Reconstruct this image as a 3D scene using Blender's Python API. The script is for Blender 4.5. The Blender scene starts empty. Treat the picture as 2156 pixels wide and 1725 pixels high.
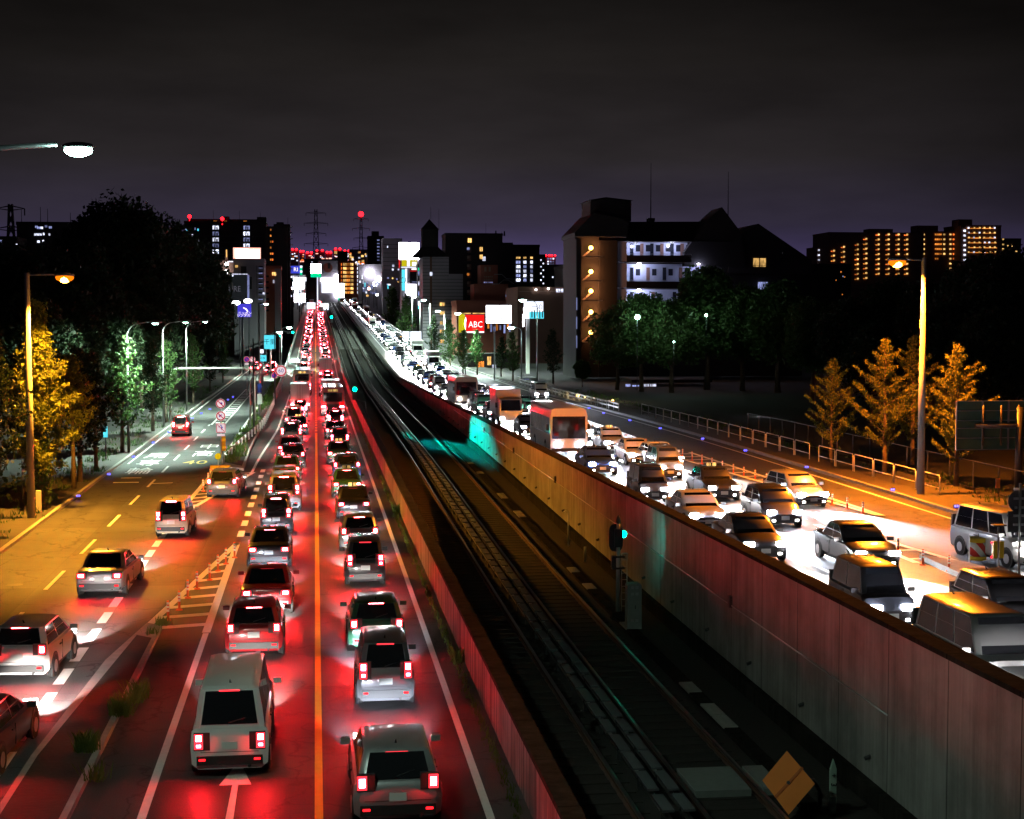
import bpy, bmesh, math, random
from mathutils import Vector, Matrix, Euler
R = random.Random(7)
SC = bpy.context.scene
COL = SC.collection
rad = math.radians

# ---------------------------------------------------------------- camera
F, CX, CY = 3300.0, 1078.0, 862.5           # photo measured on a 2156 x 1725 grid
VPX, VPY = 664.0, 671.0
PITCH = math.atan((CY - VPY) / F)
YAW = math.atan((CX - VPX) * math.cos(PITCH) / F)
CAMZ = 10.0
cam = bpy.data.cameras.new('camera')
cam.sensor_width = 36.0
cam.lens = F / 2156.0 * 36.0
cam.clip_start, cam.clip_end = 0.5, 20000
cam_ob = bpy.data.objects.new('camera', cam)
COL.objects.link(cam_ob)
cam_ob.location = (0, 0, CAMZ)
cam_ob.rotation_euler = (rad(90) - PITCH, 0, -YAW)
SC.camera = cam_ob
CAMR = Euler((rad(90) - PITCH, 0, -YAW)).to_matrix()

# ---------------------------------------------------------------- exposure, sampling
SC.view_settings.view_transform = 'Standard'
SC.view_settings.look = 'None'
SC.view_settings.exposure = 0.0
SC.view_settings.gamma = 1.0
SC.render.engine = 'CYCLES'
cy = SC.cycles
cy.use_denoising = True
try:
    cy.denoiser = 'OPENIMAGEDENOISE'
    cy.denoising_input_passes = 'RGB_ALBEDO_NORMAL'
except Exception:
    pass
cy.max_bounces = 5
cy.diffuse_bounces = 2
cy.glossy_bounces = 3
cy.transmission_bounces = 3
cy.transparent_max_bounces = 4
cy.sample_clamp_indirect = 3.0
cy.sample_clamp_direct = 0.0
cy.caustics_reflective = False
cy.caustics_refractive = False
cy.use_light_tree = True
cy.use_adaptive_sampling = True
cy.adaptive_threshold = 0.025


def s2l(c):
    return tuple((x / 12.92 if x <= .04045 else ((x + .055) / 1.055) ** 2.4) for x in (v / 255.0 for v in c))


# ---------------------------------------------------------------- night sky: city glow on thin cloud
W = bpy.data.worlds.new('World')
SC.world = W
W.use_nodes = True
nt = W.node_tree
for n in list(nt.nodes):
    nt.nodes.remove(n)


def N(tree, typ, **kw):
    n = tree.nodes.new(typ)
    for k, v in kw.items():
        setattr(n, k, v)
    return n


out = N(nt, 'ShaderNodeOutputWorld')
bg = N(nt, 'ShaderNodeBackground')
tc = N(nt, 'ShaderNodeTexCoord')
sep = N(nt, 'ShaderNodeSeparateXYZ')
nt.links.new(tc.outputs['Generated'], sep.inputs[0])
ramp = N(nt, 'ShaderNodeValToRGB')
el = ramp.color_ramp
stops = [(0.0, (100, 84, 148)), (0.025, (80, 69, 116)), (0.06, (55, 49, 66)), (0.10, (44, 40, 42)), (0.16, (32, 29, 28)),
         (0.21, (22, 20, 19)), (0.5, (17, 15, 15)), (1.0, (12, 11, 11))]
while len(el.elements) < len(stops):
    el.elements.new(0.5)
for e, (p, c) in zip(el.elements, stops):
    e.position = p
    e.color = (*s2l(c), 1)
nt.links.new(sep.outputs['Z'], ramp.inputs[0])
# glow is strongest over the city, weaker to either side
dot = N(nt, 'ShaderNodeVectorMath', operation='DOT_PRODUCT')
nt.links.new(tc.outputs['Generated'], dot.inputs[0])
dot.inputs[1].default_value = (math.sin(rad(4)), math.cos(rad(4)), 0)
mr = N(nt, 'ShaderNodeMapRange')
mr.inputs['From Min'].default_value = 0.92
mr.inputs['From Max'].default_value = 0.998
mr.inputs['To Min'].default_value = 0.42
mr.inputs['To Max'].default_value = 1.05
nt.links.new(dot.outputs['Value'], mr.inputs['Value'])
# streaky cloud
mp = N(nt, 'ShaderNodeMapping')
mp.inputs['Scale'].default_value = (3.2, 3.2, 13)
nt.links.new(tc.outputs['Generated'], mp.inputs['Vector'])
cl = N(nt, 'ShaderNodeTexNoise')
cl.inputs['Scale'].default_value = 1.6
cl.inputs['Detail'].default_value = 5
cl.inputs['Roughness'].default_value = .55
nt.links.new(mp.outputs[0], cl.inputs['Vector'])
mr2 = N(nt, 'ShaderNodeMapRange')
mr2.inputs['From Min'].default_value = 0.32
mr2.inputs['From Max'].default_value = 0.68
mr2.inputs['To Min'].default_value = 0.72
mr2.inputs['To Max'].default_value = 1.18
nt.links.new(cl.outputs['Fac'], mr2.inputs['Value'])
mul = N(nt, 'ShaderNodeMath', operation='MULTIPLY')
nt.links.new(mr.outputs[0], mul.inputs[0])
nt.links.new(mr2.outputs[0], mul.inputs[1])
nt.links.new(ramp.outputs[0], bg.inputs['Color'])
nt.links.new(mul.outputs[0], bg.inputs['Strength'])
nt.links.new(bg.outputs[0], out.inputs['Surface'])


# ---------------------------------------------------------------- photo -> world helpers
def ray(u, v):
    return CAMR @ Vector(((u - CX) / F, -(v - CY) / F, -1.0))


def at(u, v, y):
    """world point seen at photo grid (u, v) that stands y metres up the road"""
    d = ray(u, v)
    return Vector((d.x / d.y * y, y, CAMZ + d.z / d.y * y))


def ground(u, v, z=0.0):
    d = ray(u, v)
    t = (z - CAMZ) / d.z
    return Vector((d.x * t, d.y * t, z))


def sm(a, b, x):
    t = min(1, max(0, (x - a) / (b - a)))
    return t * t * (3 - 2 * t)


def rise(y):                                  # the hill the main road climbs
    g = 0.0305
    if y < 190:
        z = 0
    elif y < 256:
        z = g * (y - 190) ** 2 / (2 * 66)
    else:
        z = g * 33 + g * (y - 256)
    if y > 800:                               # crest
        k = y - 800
        z -= min(g * k, g * k * k / 240)
        if y > 920:
            z = g * 33 + g * (920 - 256) - g * 120 * 120 / 240
    return z


def z_left(y):
    return rise(y)


def z_track(y):
    return 0.6 * sm(40, 115, y) + rise(y)


def z_right(y):
    return 1.35 - 0.75 * sm(95, 220, y) + rise(y)


def z_wall(y):
    return max(3.8 - (y - 37) * 0.0108, z_right(y) + 1.0)


def z_rserv(y):                               # right frontage road stays low
    return 1.3 - 0.75 * sm(95, 220, y)


# ---------------------------------------------------------------- materials
def mat(name, col, rough=.8, metal=0.0, var=.25, scale=6.0, bump=0.0, bscale=None, spec=.5, lin=False, coat=0.0):
    m = bpy.data.materials.new(name)
    m.use_nodes = True
    t = m.node_tree
    b = t.nodes['Principled BSDF']
    c = col if lin else s2l(col)
    b.inputs['Roughness'].default_value = rough
    b.inputs['Metallic'].default_value = metal
    b.inputs['Specular IOR Level'].default_value = spec
    if coat:
        b.inputs['Coat Weight'].default_value = coat
        b.inputs['Coat Roughness'].default_value = .08
    g = N(t, 'ShaderNodeTexCoord')
    n = N(t, 'ShaderNodeTexNoise')
    n.inputs['Scale'].default_value = scale
    n.inputs['Detail'].default_value = 6
    t.links.new(g.outputs['Object'], n.inputs['Vector'])
    mx = N(t, 'ShaderNodeMix', data_type='RGBA')
    mx.inputs[6].default_value = (*[x * (1 - var) for x in c], 1)
    mx.inputs[7].default_value = (*[min(1, x * (1 + var)) for x in c], 1)
    t.links.new(n.outputs['Fac'], mx.inputs[0])
    t.links.new(mx.outputs[2], b.inputs['Base Color'])
    if bump:
        n2 = N(t, 'ShaderNodeTexNoise')
        n2.inputs['Scale'].default_value = bscale or scale * 6
        n2.inputs['Detail'].default_value = 4
        t.links.new(g.outputs['Object'], n2.inputs['Vector'])
        bp = N(t, 'ShaderNodeBump')
        bp.inputs['Strength'].default_value = bump
        bp.inputs['Distance'].default_value = .02
        t.links.new(n2.outputs['Fac'], bp.inputs['Height'])
        t.links.new(bp.outputs[0], b.inputs['Normal'])
    m.diffuse_color = (*c, 1)
    return m


def glow(name, col, strength, lin=False, sample=True, room=False):
    m = bpy.data.materials.new(name)
    m.use_nodes = True
    t = m.node_tree
    t.nodes.remove(t.nodes['Principled BSDF'])
    e = N(t, 'ShaderNodeEmission')
    c = col if lin else s2l(col)
    e.inputs['Color'].default_value = (*c, 1)
    e.inputs['Strength'].default_value = strength
    t.links.new(e.outputs[0], t.nodes['Material Output'].inputs['Surface'])
    if room:                                 # every lit room differs: lamp level, curtains, a mullion
        oi = N(t, 'ShaderNodeObjectInfo')
        a = N(t, 'ShaderNodeMapRange')
        a.inputs['To Min'].default_value = .35 * strength
        a.inputs['To Max'].default_value = 1.5 * strength
        t.links.new(oi.outputs['Random'], a.inputs['Value'])
        g = N(t, 'ShaderNodeTexCoord')
        mp1 = N(t, 'ShaderNodeMapping')
        mp1.inputs['Scale'].default_value = (5, 0, 1.2)
        t.links.new(g.outputs['Object'], mp1.inputs[0])
        ad = N(t, 'ShaderNodeVectorMath', operation='ADD')
        t.links.new(mp1.outputs[0], ad.inputs[0])
        t.links.new(oi.outputs['Location'], ad.inputs[1])
        n1 = N(t, 'ShaderNodeTexNoise')
        n1.inputs['Scale'].default_value = 1.0
        t.links.new(ad.outputs[0], n1.inputs['Vector'])
        r1 = N(t, 'ShaderNodeMapRange')
        r1.inputs['From Min'].default_value = .35
        r1.inputs['From Max'].default_value = .65
        r1.inputs['To Min'].default_value = .35
        r1.inputs['To Max'].default_value = 1.25
        t.links.new(n1.outputs['Fac'], r1.inputs['Value'])
        s1 = N(t, 'ShaderNodeSeparateXYZ')
        t.links.new(g.outputs['Object'], s1.inputs[0])
        ab = N(t, 'ShaderNodeMath', operation='ABSOLUTE')
        t.links.new(s1.outputs['X'], ab.inputs[0])
        g1 = N(t, 'ShaderNodeMath', operation='GREATER_THAN')
        g1.inputs[1].default_value = .035
        t.links.new(ab.outputs[0], g1.inputs[0])
        p1 = N(t, 'ShaderNodeMath', operation='MULTIPLY')
        p2 = N(t, 'ShaderNodeMath', operation='MULTIPLY')
        t.links.new(a.outputs[0], p1.inputs[0])
        t.links.new(r1.outputs[0], p1.inputs[1])
        t.links.new(p1.outputs[0], p2.inputs[0])
        t.links.new(g1.outputs[0], p2.inputs[1])
        t.links.new(p2.outputs[0], e.inputs['Strength'])
    try:
        m.cycles.emission_sampling = 'AUTO' if sample else 'NONE'
    except Exception:
        pass
    return m


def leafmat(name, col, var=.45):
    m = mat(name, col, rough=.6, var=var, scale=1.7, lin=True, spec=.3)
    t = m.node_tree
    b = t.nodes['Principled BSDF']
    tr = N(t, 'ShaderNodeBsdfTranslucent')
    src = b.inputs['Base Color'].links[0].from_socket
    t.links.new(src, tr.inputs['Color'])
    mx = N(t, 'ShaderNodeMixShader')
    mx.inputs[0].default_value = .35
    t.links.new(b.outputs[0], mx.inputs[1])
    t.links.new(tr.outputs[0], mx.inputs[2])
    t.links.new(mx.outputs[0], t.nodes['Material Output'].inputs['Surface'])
    return m


def asphalt(name, base=.05, rough=.34):
    m = mat(name, (base, base, base * 1.02), rough=rough, var=.35, scale=.6, lin=True, spec=.28)
    t = m.node_tree
    b = t.nodes['Principled BSDF']
    g = N(t, 'ShaderNodeTexCoord')
    # aggregate speckle
    v = N(t, 'ShaderNodeTexNoise')
    v.inputs['Scale'].default_value = 30
    v.inputs['Detail'].default_value = 3
    t.links.new(g.outputs['Object'], v.inputs['Vector'])
    bp = N(t, 'ShaderNodeBump')
    bp.inputs['Strength'].default_value = .35
    bp.inputs['Distance'].default_value = .012
    t.links.new(v.outputs['Fac'], bp.inputs['Height'])
    t.links.new(bp.outputs[0], b.inputs['Normal'])
    # tyre-polished wheel tracks and dull patches
    mp_ = N(t, 'ShaderNodeMapping')
    mp_.inputs['Scale'].default_value = (1.1, .03, 1)
    t.links.new(g.outputs['Object'], mp_.inputs['Vector'])
    w = N(t, 'ShaderNodeTexNoise')
    w.inputs['Scale'].default_value = 1.0
    w.inputs['Detail'].default_value = 4
    t.links.new(mp_.outputs[0], w.inputs['Vector'])
    r = N(t, 'ShaderNodeMapRange')
    r.inputs['To Min'].default_value = rough - .1
    r.inputs['To Max'].default_value = rough + .16
    t.links.new(w.outputs['Fac'], r.inputs['Value'])
    t.links.new(r.outputs[0], b.inputs['Roughness'])
    old = b.inputs['Base Color'].links[0].from_socket
    mx = N(t, 'ShaderNodeMix', data_type='RGBA', blend_type='MULTIPLY')
    mx.inputs[0].default_value = .8
    r2 = N(t, 'ShaderNodeMapRange')
    r2.inputs['From Min'].default_value = .3
    r2.inputs['From Max'].default_value = .7
    r2.inputs['To Min'].default_value = .6
    r2.inputs['To Max'].default_value = 1.35
    t.links.new(v.outputs['Fac'], r2.inputs['Value'])
    t.links.new(old, mx.inputs[6])
    t.links.new(r2.outputs[0], mx.inputs[7])
    # cracks, and repair patches cut as long rectangles
    cv = N(t, 'ShaderNodeTexVoronoi', feature='DISTANCE_TO_EDGE')
    cv.inputs['Scale'].default_value = .33
    wn = N(t, 'ShaderNodeTexNoise')
    wn.inputs['Scale'].default_value = 1.3
    wn.inputs['Detail'].default_value = 6
    t.links.new(g.outputs['Object'], wn.inputs['Vector'])
    va = N(t, 'ShaderNodeVectorMath', operation='MULTIPLY_ADD')
    va.inputs[1].default_value = (1.6, 1.6, 0)
    t.links.new(wn.outputs['Color'], va.inputs[0])
    t.links.new(g.outputs['Object'], va.inputs[2])
    t.links.new(va.outputs[0], cv.inputs['Vector'])
    ck_ = N(t, 'ShaderNodeMapRange')
    ck_.inputs['From Min'].default_value = .0
    ck_.inputs['From Max'].default_value = .02
    ck_.inputs['To Min'].default_value = .3
    t.links.new(cv.outputs['Distance'], ck_.inputs['Value'])
    br = N(t, 'ShaderNodeTexBrick')
    br.inputs['Scale'].default_value = 1.0
    br.inputs['Color1'].default_value = (.6, .6, .6, 1)
    br.inputs['Color2'].default_value = (1.3, 1.3, 1.3, 1)
    br.inputs['Mortar'].default_value = (.55, .55, .55, 1)
    br.inputs['Mortar Size'].default_value = .012
    br.inputs['Brick Width'].default_value = 17.0
    br.inputs['Row Height'].default_value = 3.45
    rt = N(t, 'ShaderNodeMapping')
    rt.inputs['Rotation'].default_value = (0, 0, math.pi / 2)
    t.links.new(g.outputs['Object'], rt.inputs[0])
    t.links.new(rt.outputs[0], br.inputs['Vector'])
    st_ = N(t, 'ShaderNodeMapRange')
    st_.inputs['From Min'].default_value = .3
    st_.inputs['From Max'].default_value = .7
    st_.inputs['To Min'].default_value = .7
    st_.inputs['To Max'].default_value = 1.2
    t.links.new(w.outputs['Fac'], st_.inputs['Value'])
    last = mx.outputs[2]
    for src in (ck_.outputs[0], br.outputs['Color'], st_.outputs[0]):
        m3 = N(t, 'ShaderNodeMix', data_type='RGBA', blend_type='MULTIPLY')
        m3.inputs[0].default_value = 1
        t.links.new(last, m3.inputs[6])
        t.links.new(src, m3.inputs[7])
        last = m3.outputs[2]
    t.links.new(last, b.inputs['Base Color'])
    return m


def concrete(name, base, seam=3.0, stain=.5, rough=.75, spec=.35):
    """cast concrete: vertical joints along the road, drips and blotches"""
    m = mat(name, base, rough=rough, var=.22, scale=.7, bump=.25, bscale=9, lin=True, spec=spec)
    t = m.node_tree
    b = t.nodes['Principled BSDF']
    g = N(t, 'ShaderNodeTexCoord')
    mp_ = N(t, 'ShaderNodeMapping')
    mp_.inputs['Scale'].default_value = (1, 1.6, .06)
    t.links.new(g.outputs['Object'], mp_.inputs['Vector'])
    w = N(t, 'ShaderNodeTexNoise')
    w.inputs['Scale'].default_value = 2.2
    w.inputs['Detail'].default_value = 7
    w.inputs['Roughness'].default_value = .7
    t.links.new(mp_.outputs[0], w.inputs['Vector'])
    r = N(t, 'ShaderNodeMapRange')
    r.inputs['From Min'].default_value = .36
    r.inputs['From Max'].default_value = .62
    r.inputs['To Min'].default_value = 1 - stain
    big_ = N(t, 'ShaderNodeTexNoise')
    big_.inputs['Scale'].default_value = .35
    big_.inputs['Detail'].default_value = 8
    big_.inputs['Roughness'].default_value = .65
    t.links.new(g.outputs['Object'], big_.inputs['Vector'])
    rb = N(t, 'ShaderNodeMapRange')
    rb.inputs['From Min'].default_value = .38
    rb.inputs['From Max'].default_value = .62
    rb.inputs['To Min'].default_value = .72
    rb.inputs['To Max'].default_value = 1.15
    t.links.new(big_.outputs['Fac'], rb.inputs['Value'])
    r.inputs['To Max'].default_value = 1.1
    t.links.new(w.outputs['Fac'], r.inputs['Value'])
    sp = N(t, 'ShaderNodeSeparateXYZ')
    t.links.new(g.outputs['Object'], sp.inputs[0])
    a = N(t, 'ShaderNodeMath', operation='DIVIDE')
    a.inputs[1].default_value = seam
    t.links.new(sp.outputs['Y'], a.inputs[0])
    fr = N(t, 'ShaderNodeMath', operation='FRACT')
    t.links.new(a.outputs[0], fr.inputs[0])
    gt = N(t, 'ShaderNodeMath', operation='GREATER_THAN')
    gt.inputs[1].default_value = .014
    t.links.new(fr.outputs[0], gt.inputs[0])
    mm = N(t, 'ShaderNodeMapRange')
    mm.inputs['To Min'].default_value = .25
    t.links.new(gt.outputs[0], mm.inputs['Value'])
    mu = N(t, 'ShaderNodeMath', operation='MULTIPLY')
    t.links.new(r.outputs[0], mu.inputs[0])
    t.links.new(mm.outputs[0], mu.inputs[1])
    old = b.inputs['Base Color'].links[0].from_socket
    mx = N(t, 'ShaderNodeMix', data_type='RGBA', blend_type='MULTIPLY')
    mx.inputs[0].default_value = 1
    t.links.new(old, mx.inputs[6])
    mu2 = N(t, 'ShaderNodeMath', operation='MULTIPLY')
    t.links.new(mu.outputs[0], mu2.inputs[0])
    t.links.new(rb.outputs[0], mu2.inputs[1])
    t.links.new(mu2.outputs[0], mx.inputs[7])
    t.links.new(mx.outputs[2], b.inputs['Base Color'])
    return m


M = {}
M['asphalt'] = asphalt('asphalt', .055, .5)
M['asphalt_service'] = asphalt('asphalt_service', .075, .62)
M['pavement'] = mat('pavement', (.055, .05, .046), .85, var=.3, scale=2, bump=.3, lin=True)
M['soil'] = mat('soil', (.03, .026, .02), .95, var=.5, scale=1.2, bump=.6, lin=True)
M['earth'] = mat('earth', (.02, .02, .018), .95, var=.4, scale=.05, lin=True)
M['ballast'] = mat('ballast', (.026, .022, .02), .95, var=.55, scale=9, bump=1.0, bscale=14, lin=True)
M['white_paint'] = mat('white_paint', (.75, .75, .74), .55, var=.15, scale=5, bump=.15, lin=True)
M['yellow_paint'] = mat('yellow_paint', (.72, .46, .03), .55, var=.2, scale=4, bump=.15, lin=True)
M['kerb'] = mat('kerb', (.32, .31, .29), .85, var=.3, scale=3, bump=.3, lin=True)
M['wall_concrete'] = concrete('wall_concrete', (.25, .24, .235), 3.0, .28)
M['barrier_concrete'] = concrete('barrier_concrete', (.22, .215, .23), 4.0, .8)
M['dark_concrete'] = concrete('dark_concrete', (.028, .025, .022), 3.0, .5, 1.0, .05)
M['rail_steel'] = mat('rail_steel', (.6, .58, .56), .33, 1.0, var=.15, scale=3, lin=True)
M['sleeper'] = mat('sleeper', (.03, .026, .023), .9, var=.3, lin=True)
M['cover_board'] = mat('cover_board', (.10, .105, .115), .6, var=.3, scale=3, lin=True)
M['galv'] = mat('galvanised_steel', (.42, .43, .44), .4, .7, var=.2, scale=4, lin=True)
M['pale_paint'] = mat('pale_paint', (.62, .62, .60), .5, var=.15, scale=2, lin=True)
M['concrete_pole'] = mat('concrete_pole', (.42, .40, .37), .8, var=.2, scale=5, bump=.2, lin=True)
M['dark_metal'] = mat('dark_metal', (.06, .06, .065), .5, .5, var=.2, lin=True)
M['brown_paint'] = mat('brown_paint', (.12, .06, .045), .5, var=.2, lin=True)
M['rubber'] = mat('rubber', (.015, .015, .015), .9, var=.2, lin=True)
M['orange_rubber'] = mat('orange_rubber', (.75, .12, .02), .55, var=.12, lin=True)
M['white_sheet'] = mat('white_sheet', (.85, .85, .85), .4, var=.05, lin=True)
M['red_sheet'] = mat('red_sheet', (.65, .02, .03), .4, var=.08, lin=True)
M['blue_sheet'] = mat('blue_sheet', (.02, .06, .42), .4, var=.08, lin=True)
M['orange_board'] = mat('orange_board', (.95, .24, .03), .6, var=.15, scale=3, lin=True)
M['yellow_plastic'] = mat('yellow_plastic', (.75, .5, .02), .45, var=.1, lin=True)
M['green_back'] = mat('green_back', (.05, .12, .085), .55, var=.25, scale=1.5, lin=True)
M['grey_box'] = mat('grey_box', (.20, .22, .21), .6, var=.2, lin=True)
M['bark'] = mat('bark', (.10, .075, .055), .95, var=.45, scale=6, bump=.8, lin=True)
M['leaf_ginkgo'] = leafmat('leaf_ginkgo', (.13, .155, .022))
M['leaf_green'] = leafmat('leaf_green', (.05, .105, .028))
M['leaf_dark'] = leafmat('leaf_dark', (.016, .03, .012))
M['leaf_weed'] = leafmat('leaf_weed', (.09, .16, .03))
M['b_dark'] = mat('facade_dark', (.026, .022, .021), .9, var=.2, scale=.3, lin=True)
M['b_brown'] = mat('facade_brown', (.18, .10, .075), .9, var=.2, scale=.3, lin=True)
M['b_grey'] = mat('facade_grey', (.34, .31, .36), .9, var=.2, scale=.3, lin=True)
M['b_beige'] = mat('facade_beige', (.34, .26, .2), .9, var=.15, scale=.3, lin=True)
M['b_white'] = mat('facade_white', (.6, .58, .56), .85, var=.12, scale=.4, lin=True)
M['b_brick'] = mat('facade_brick', (.33, .10, .07), .9, var=.2, scale=.5, lin=True)
M['b_roof'] = mat('roof_slate', (.035, .03, .03), .85, var=.25, lin=True)
M['glass_dark'] = mat('glass_dark', (.02, .022, .028), .12, var=.2, lin=True, spec=.6)
M['lit_warm'] = glow('lit_warm', (255, 200, 115), 1.5, sample=False, room=True)
M['lit_white'] = glow('lit_white', (225, 230, 255), 2.2, sample=False, room=True)
M['lit_cool'] = glow('lit_cool', (160, 170, 230), .8, sample=False, room=True)
M['lit_orange'] = glow('lit_orange', (255, 120, 45), 1.6, sample=False, room=True)
M['lit_amber'] = glow('lit_amber', (255, 150, 60), 1.0, sample=False, room=True)
M['lamp_white'] = glow('lamp_white', (255, 255, 255), 12)
M['lamp_warm'] = glow('lamp_warm', (255, 190, 90), 14)
M['lamp_sodium'] = glow('lamp_sodium', (255, 120, 12), 1.6)
M['sodium_core'] = glow('sodium_core', (255, 190, 70), 30)
M['lamp_mercury'] = glow('lamp_mercury', (200, 255, 240), 60)
M['lamp_green'] = glow('lamp_green', (0, 255, 190), 30)
M['lamp_red'] = glow('lamp_red', (255, 20, 30), 8)
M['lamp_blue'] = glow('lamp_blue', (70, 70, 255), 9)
M['screen_white'] = glow('screen_white', (245, 246, 255), 15)
M['sign_pink'] = glow('sign_pink', (255, 170, 150), 2.2)
M['face_white'] = glow('added_glow_face_white', (255, 232, 238), .8)  # road sign faces: added emission stands in for headlight thrown back by the sheeting
M['face_red'] = glow('added_glow_face_red', (215, 22, 50), .75)
M['face_blue'] = glow('added_glow_face_blue', (66, 70, 190), .6)
M['sign_purple'] = glow('sign_purple', (74, 66, 220), .9)
M['sign_red'] = glow('sign_red', (255, 30, 28), 1.0)
M['sign_yellow'] = glow('sign_yellow', (215, 200, 25), .85)
M['sign_green'] = glow('sign_green', (0, 225, 160), 1.1)
M['sign_blue'] = glow('sign_blue', (70, 80, 230), .8)
M['sign_cyan'] = glow('sign_cyan', (90, 225, 245), 1.1)
M['sign_white'] = glow('sign_white', (235, 240, 255), 1.6)
M['letter_white'] = glow('letter_white', (255, 240, 240), 1.6, sample=False)
M['letter_dark'] = mat('letter_dark', (.03, .03, .035), .7, lin=True)
M['letter_grey'] = glow('letter_grey', (88, 88, 96), .8, sample=False)


# ---------------------------------------------------------------- mesh building
class MB:
    def __init__(s):
        s.v, s.f, s.m, s.sm = [], [], [], []

    def add(s, verts, faces, mi=0, smooth=False):
        o = len(s.v)
        s.v += [tuple(p) for p in verts]
        for f in faces:
            s.f.append(tuple(o + i for i in f))
            s.m.append(mi)
            s.sm.append(smooth)
        return s

    def box(s, x0, x1, y0, y1, z0, z1, mi=0):
        return s.add([(x0, y0, z0), (x1, y0, z0), (x1, y1, z0), (x0, y1, z0), (x0, y0, z1), (x1, y0, z1), (x1, y1, z1), (x0, y1, z1)],
                     [(0, 3, 2, 1), (4, 5, 6, 7), (0, 1, 5, 4), (1, 2, 6, 5), (2, 3, 7, 6), (3, 0, 4, 7)], mi)

    def cbox(s, c, d, mi=0):
        return s.box(c[0] - d[0] / 2, c[0] + d[0] / 2, c[1] - d[1] / 2, c[1] + d[1] / 2, c[2] - d[2] / 2, c[2] + d[2] / 2, mi)

    def tube(s, p0, p1, r0, r1=None, n=8, mi=0, cap=True, smooth=True):
        return s.path([p0, p1], [r0, r0 if r1 is None else r1], n, mi, cap, smooth)

    def path(s, pts, rs, n=8, mi=0, cap=True, smooth=True):
        pts = [Vector(p) for p in pts]
        if not hasattr(rs, '__len__'):
            rs = [rs] * len(pts)
        vs = []
        for i, p in enumerate(pts):
            a = pts[max(0, i - 1)]
            b = pts[min(len(pts) - 1, i + 1)]
            d = (b - a).normalized()
            ref = Vector((0, 0, 1)) if abs(d.z) < .9 else Vector((0, 1, 0))
            x = d.cross(ref).normalized()
            y = d.cross(x)
            for k in range(n):
                t = 2 * math.pi * k / n
                vs.append(p + (x * math.cos(t) + y * math.sin(t)) * rs[i])
        fs = []
        for i in range(len(pts) - 1):
            for k in range(n):
                k2 = (k + 1) % n
                fs.append((i * n + k, i * n + k2, (i + 1) * n + k2, (i + 1) * n + k))
        s.add(vs, fs, mi, smooth)
        if cap:
            o = len(s.v) - len(vs)
            s.f.append(tuple(o + k for k in range(n))[::-1])
            s.f.append(tuple(o + (len(pts) - 1) * n + k for k in range(n)))
            s.m += [mi, mi]
            s.sm += [False, False]
        return s

    def ball(s, c, r, mi=0, nu=10, nv=6, sx=1, sy=1, sz=1):
        vs, fs = [], []
        for j in range(nv + 1):
            t = math.pi * j / nv
            for i in range(nu):
                p = 2 * math.pi * i / nu
                vs.append((c[0] + r * sx * math.sin(t) * math.cos(p), c[1] + r * sy * math.sin(t) * math.sin(p), c[2] + r * sz * math.cos(t)))
        for j in range(nv):
            for i in range(nu):
                i2 = (i + 1) % nu
                fs.append((j * nu + i, (j + 1) * nu + i, (j + 1) * nu + i2, j * nu + i2))
        return s.add(vs, fs, mi, True)

    def prism(s, poly, y0, y1, mi=0):
        """polygon in x-z, extruded along y"""
        n = len(poly)
        vs = [(x, y0, z) for x, z in poly] + [(x, y1, z) for x, z in poly]
        fs = [tuple(range(n)), tuple(range(2 * n - 1, n - 1, -1))]
        fs += [(i, i + n, (i + 1) % n + n, (i + 1) % n) for i in range(n)]
        return s.add(vs, fs, mi)

    def slab(s, poly, z0, z1, mi=0):
        """polygon in x-y, extruded along z"""
        n = len(poly)
        vs = [(x, y, z0) for x, y in poly] + [(x, y, z1) for x, y in poly]
        fs = [tuple(range(n))[::-1], tuple(range(n, 2 * n))]
        fs += [(i, (i + 1) % n, (i + 1) % n + n, i + n) for i in range(n)]
        return s.add(vs, fs, mi)

    def mesh(s, name, mats):
        me = bpy.data.meshes.new(name)
        me.from_pydata(s.v, [], s.f)
        for m in (mats if isinstance(mats, (list, tuple)) else [mats]):
            me.materials.append(m)
        me.polygons.foreach_set('material_index', s.m)
        me.polygons.foreach_set('use_smooth', s.sm)
        me.update()
        return me

    def build(s, name, mats, parent=None, loc=None):
        return link(name, s.mesh(name, mats), parent, loc)


def link(name, data, parent=None, loc=None):
    o = bpy.data.objects.new(name, data)
    COL.objects.link(o)
    if parent is not None:
        o.parent = parent
    if loc is not None:
        o.location = loc
    return o


def tag(o, label=None, cat=None, group=None, kind=None):
    if label:
        o['label'] = label
    if cat:
        o['category'] = cat
    if group:
        o['group'] = group
    if kind:
        o['kind'] = kind
    return o


def thing(name, label, cat, loc=(0, 0, 0), rz=0, group=None):
    o = link(name, None, None, loc)
    o.rotation_euler = (0, 0, rz)
    return tag(o, label, cat, group)


def dup(o, loc=None, rz=None, label=None, group=None, parent=None):
    c = o.copy()
    COL.objects.link(c)
    if parent is not None:
        c.parent = parent
    if loc is not None:
        c.location = loc
    if rz is not None:
        c.rotation_euler = (0, 0, rz)
    if label:
        c['label'] = label
    if group:
        c['group'] = group
    for ch in o.children:
        dup(ch, parent=c)
    return c


_unit = {}


def unit(m):
    if m.name not in _unit:
        _unit[m.name] = MB().box(-.5, .5, -.5, .5, -.5, .5).mesh('box_' + m.name, m)
    return _unit[m.name]


def brick(name, m, c, d, parent=None, rz=0):
    """a box-shaped piece sharing one mesh; position is relative to its parent"""
    o = link(name, unit(m), parent, c)
    o.scale = d
    o.rotation_euler = (0, 0, rz)
    return o


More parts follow.
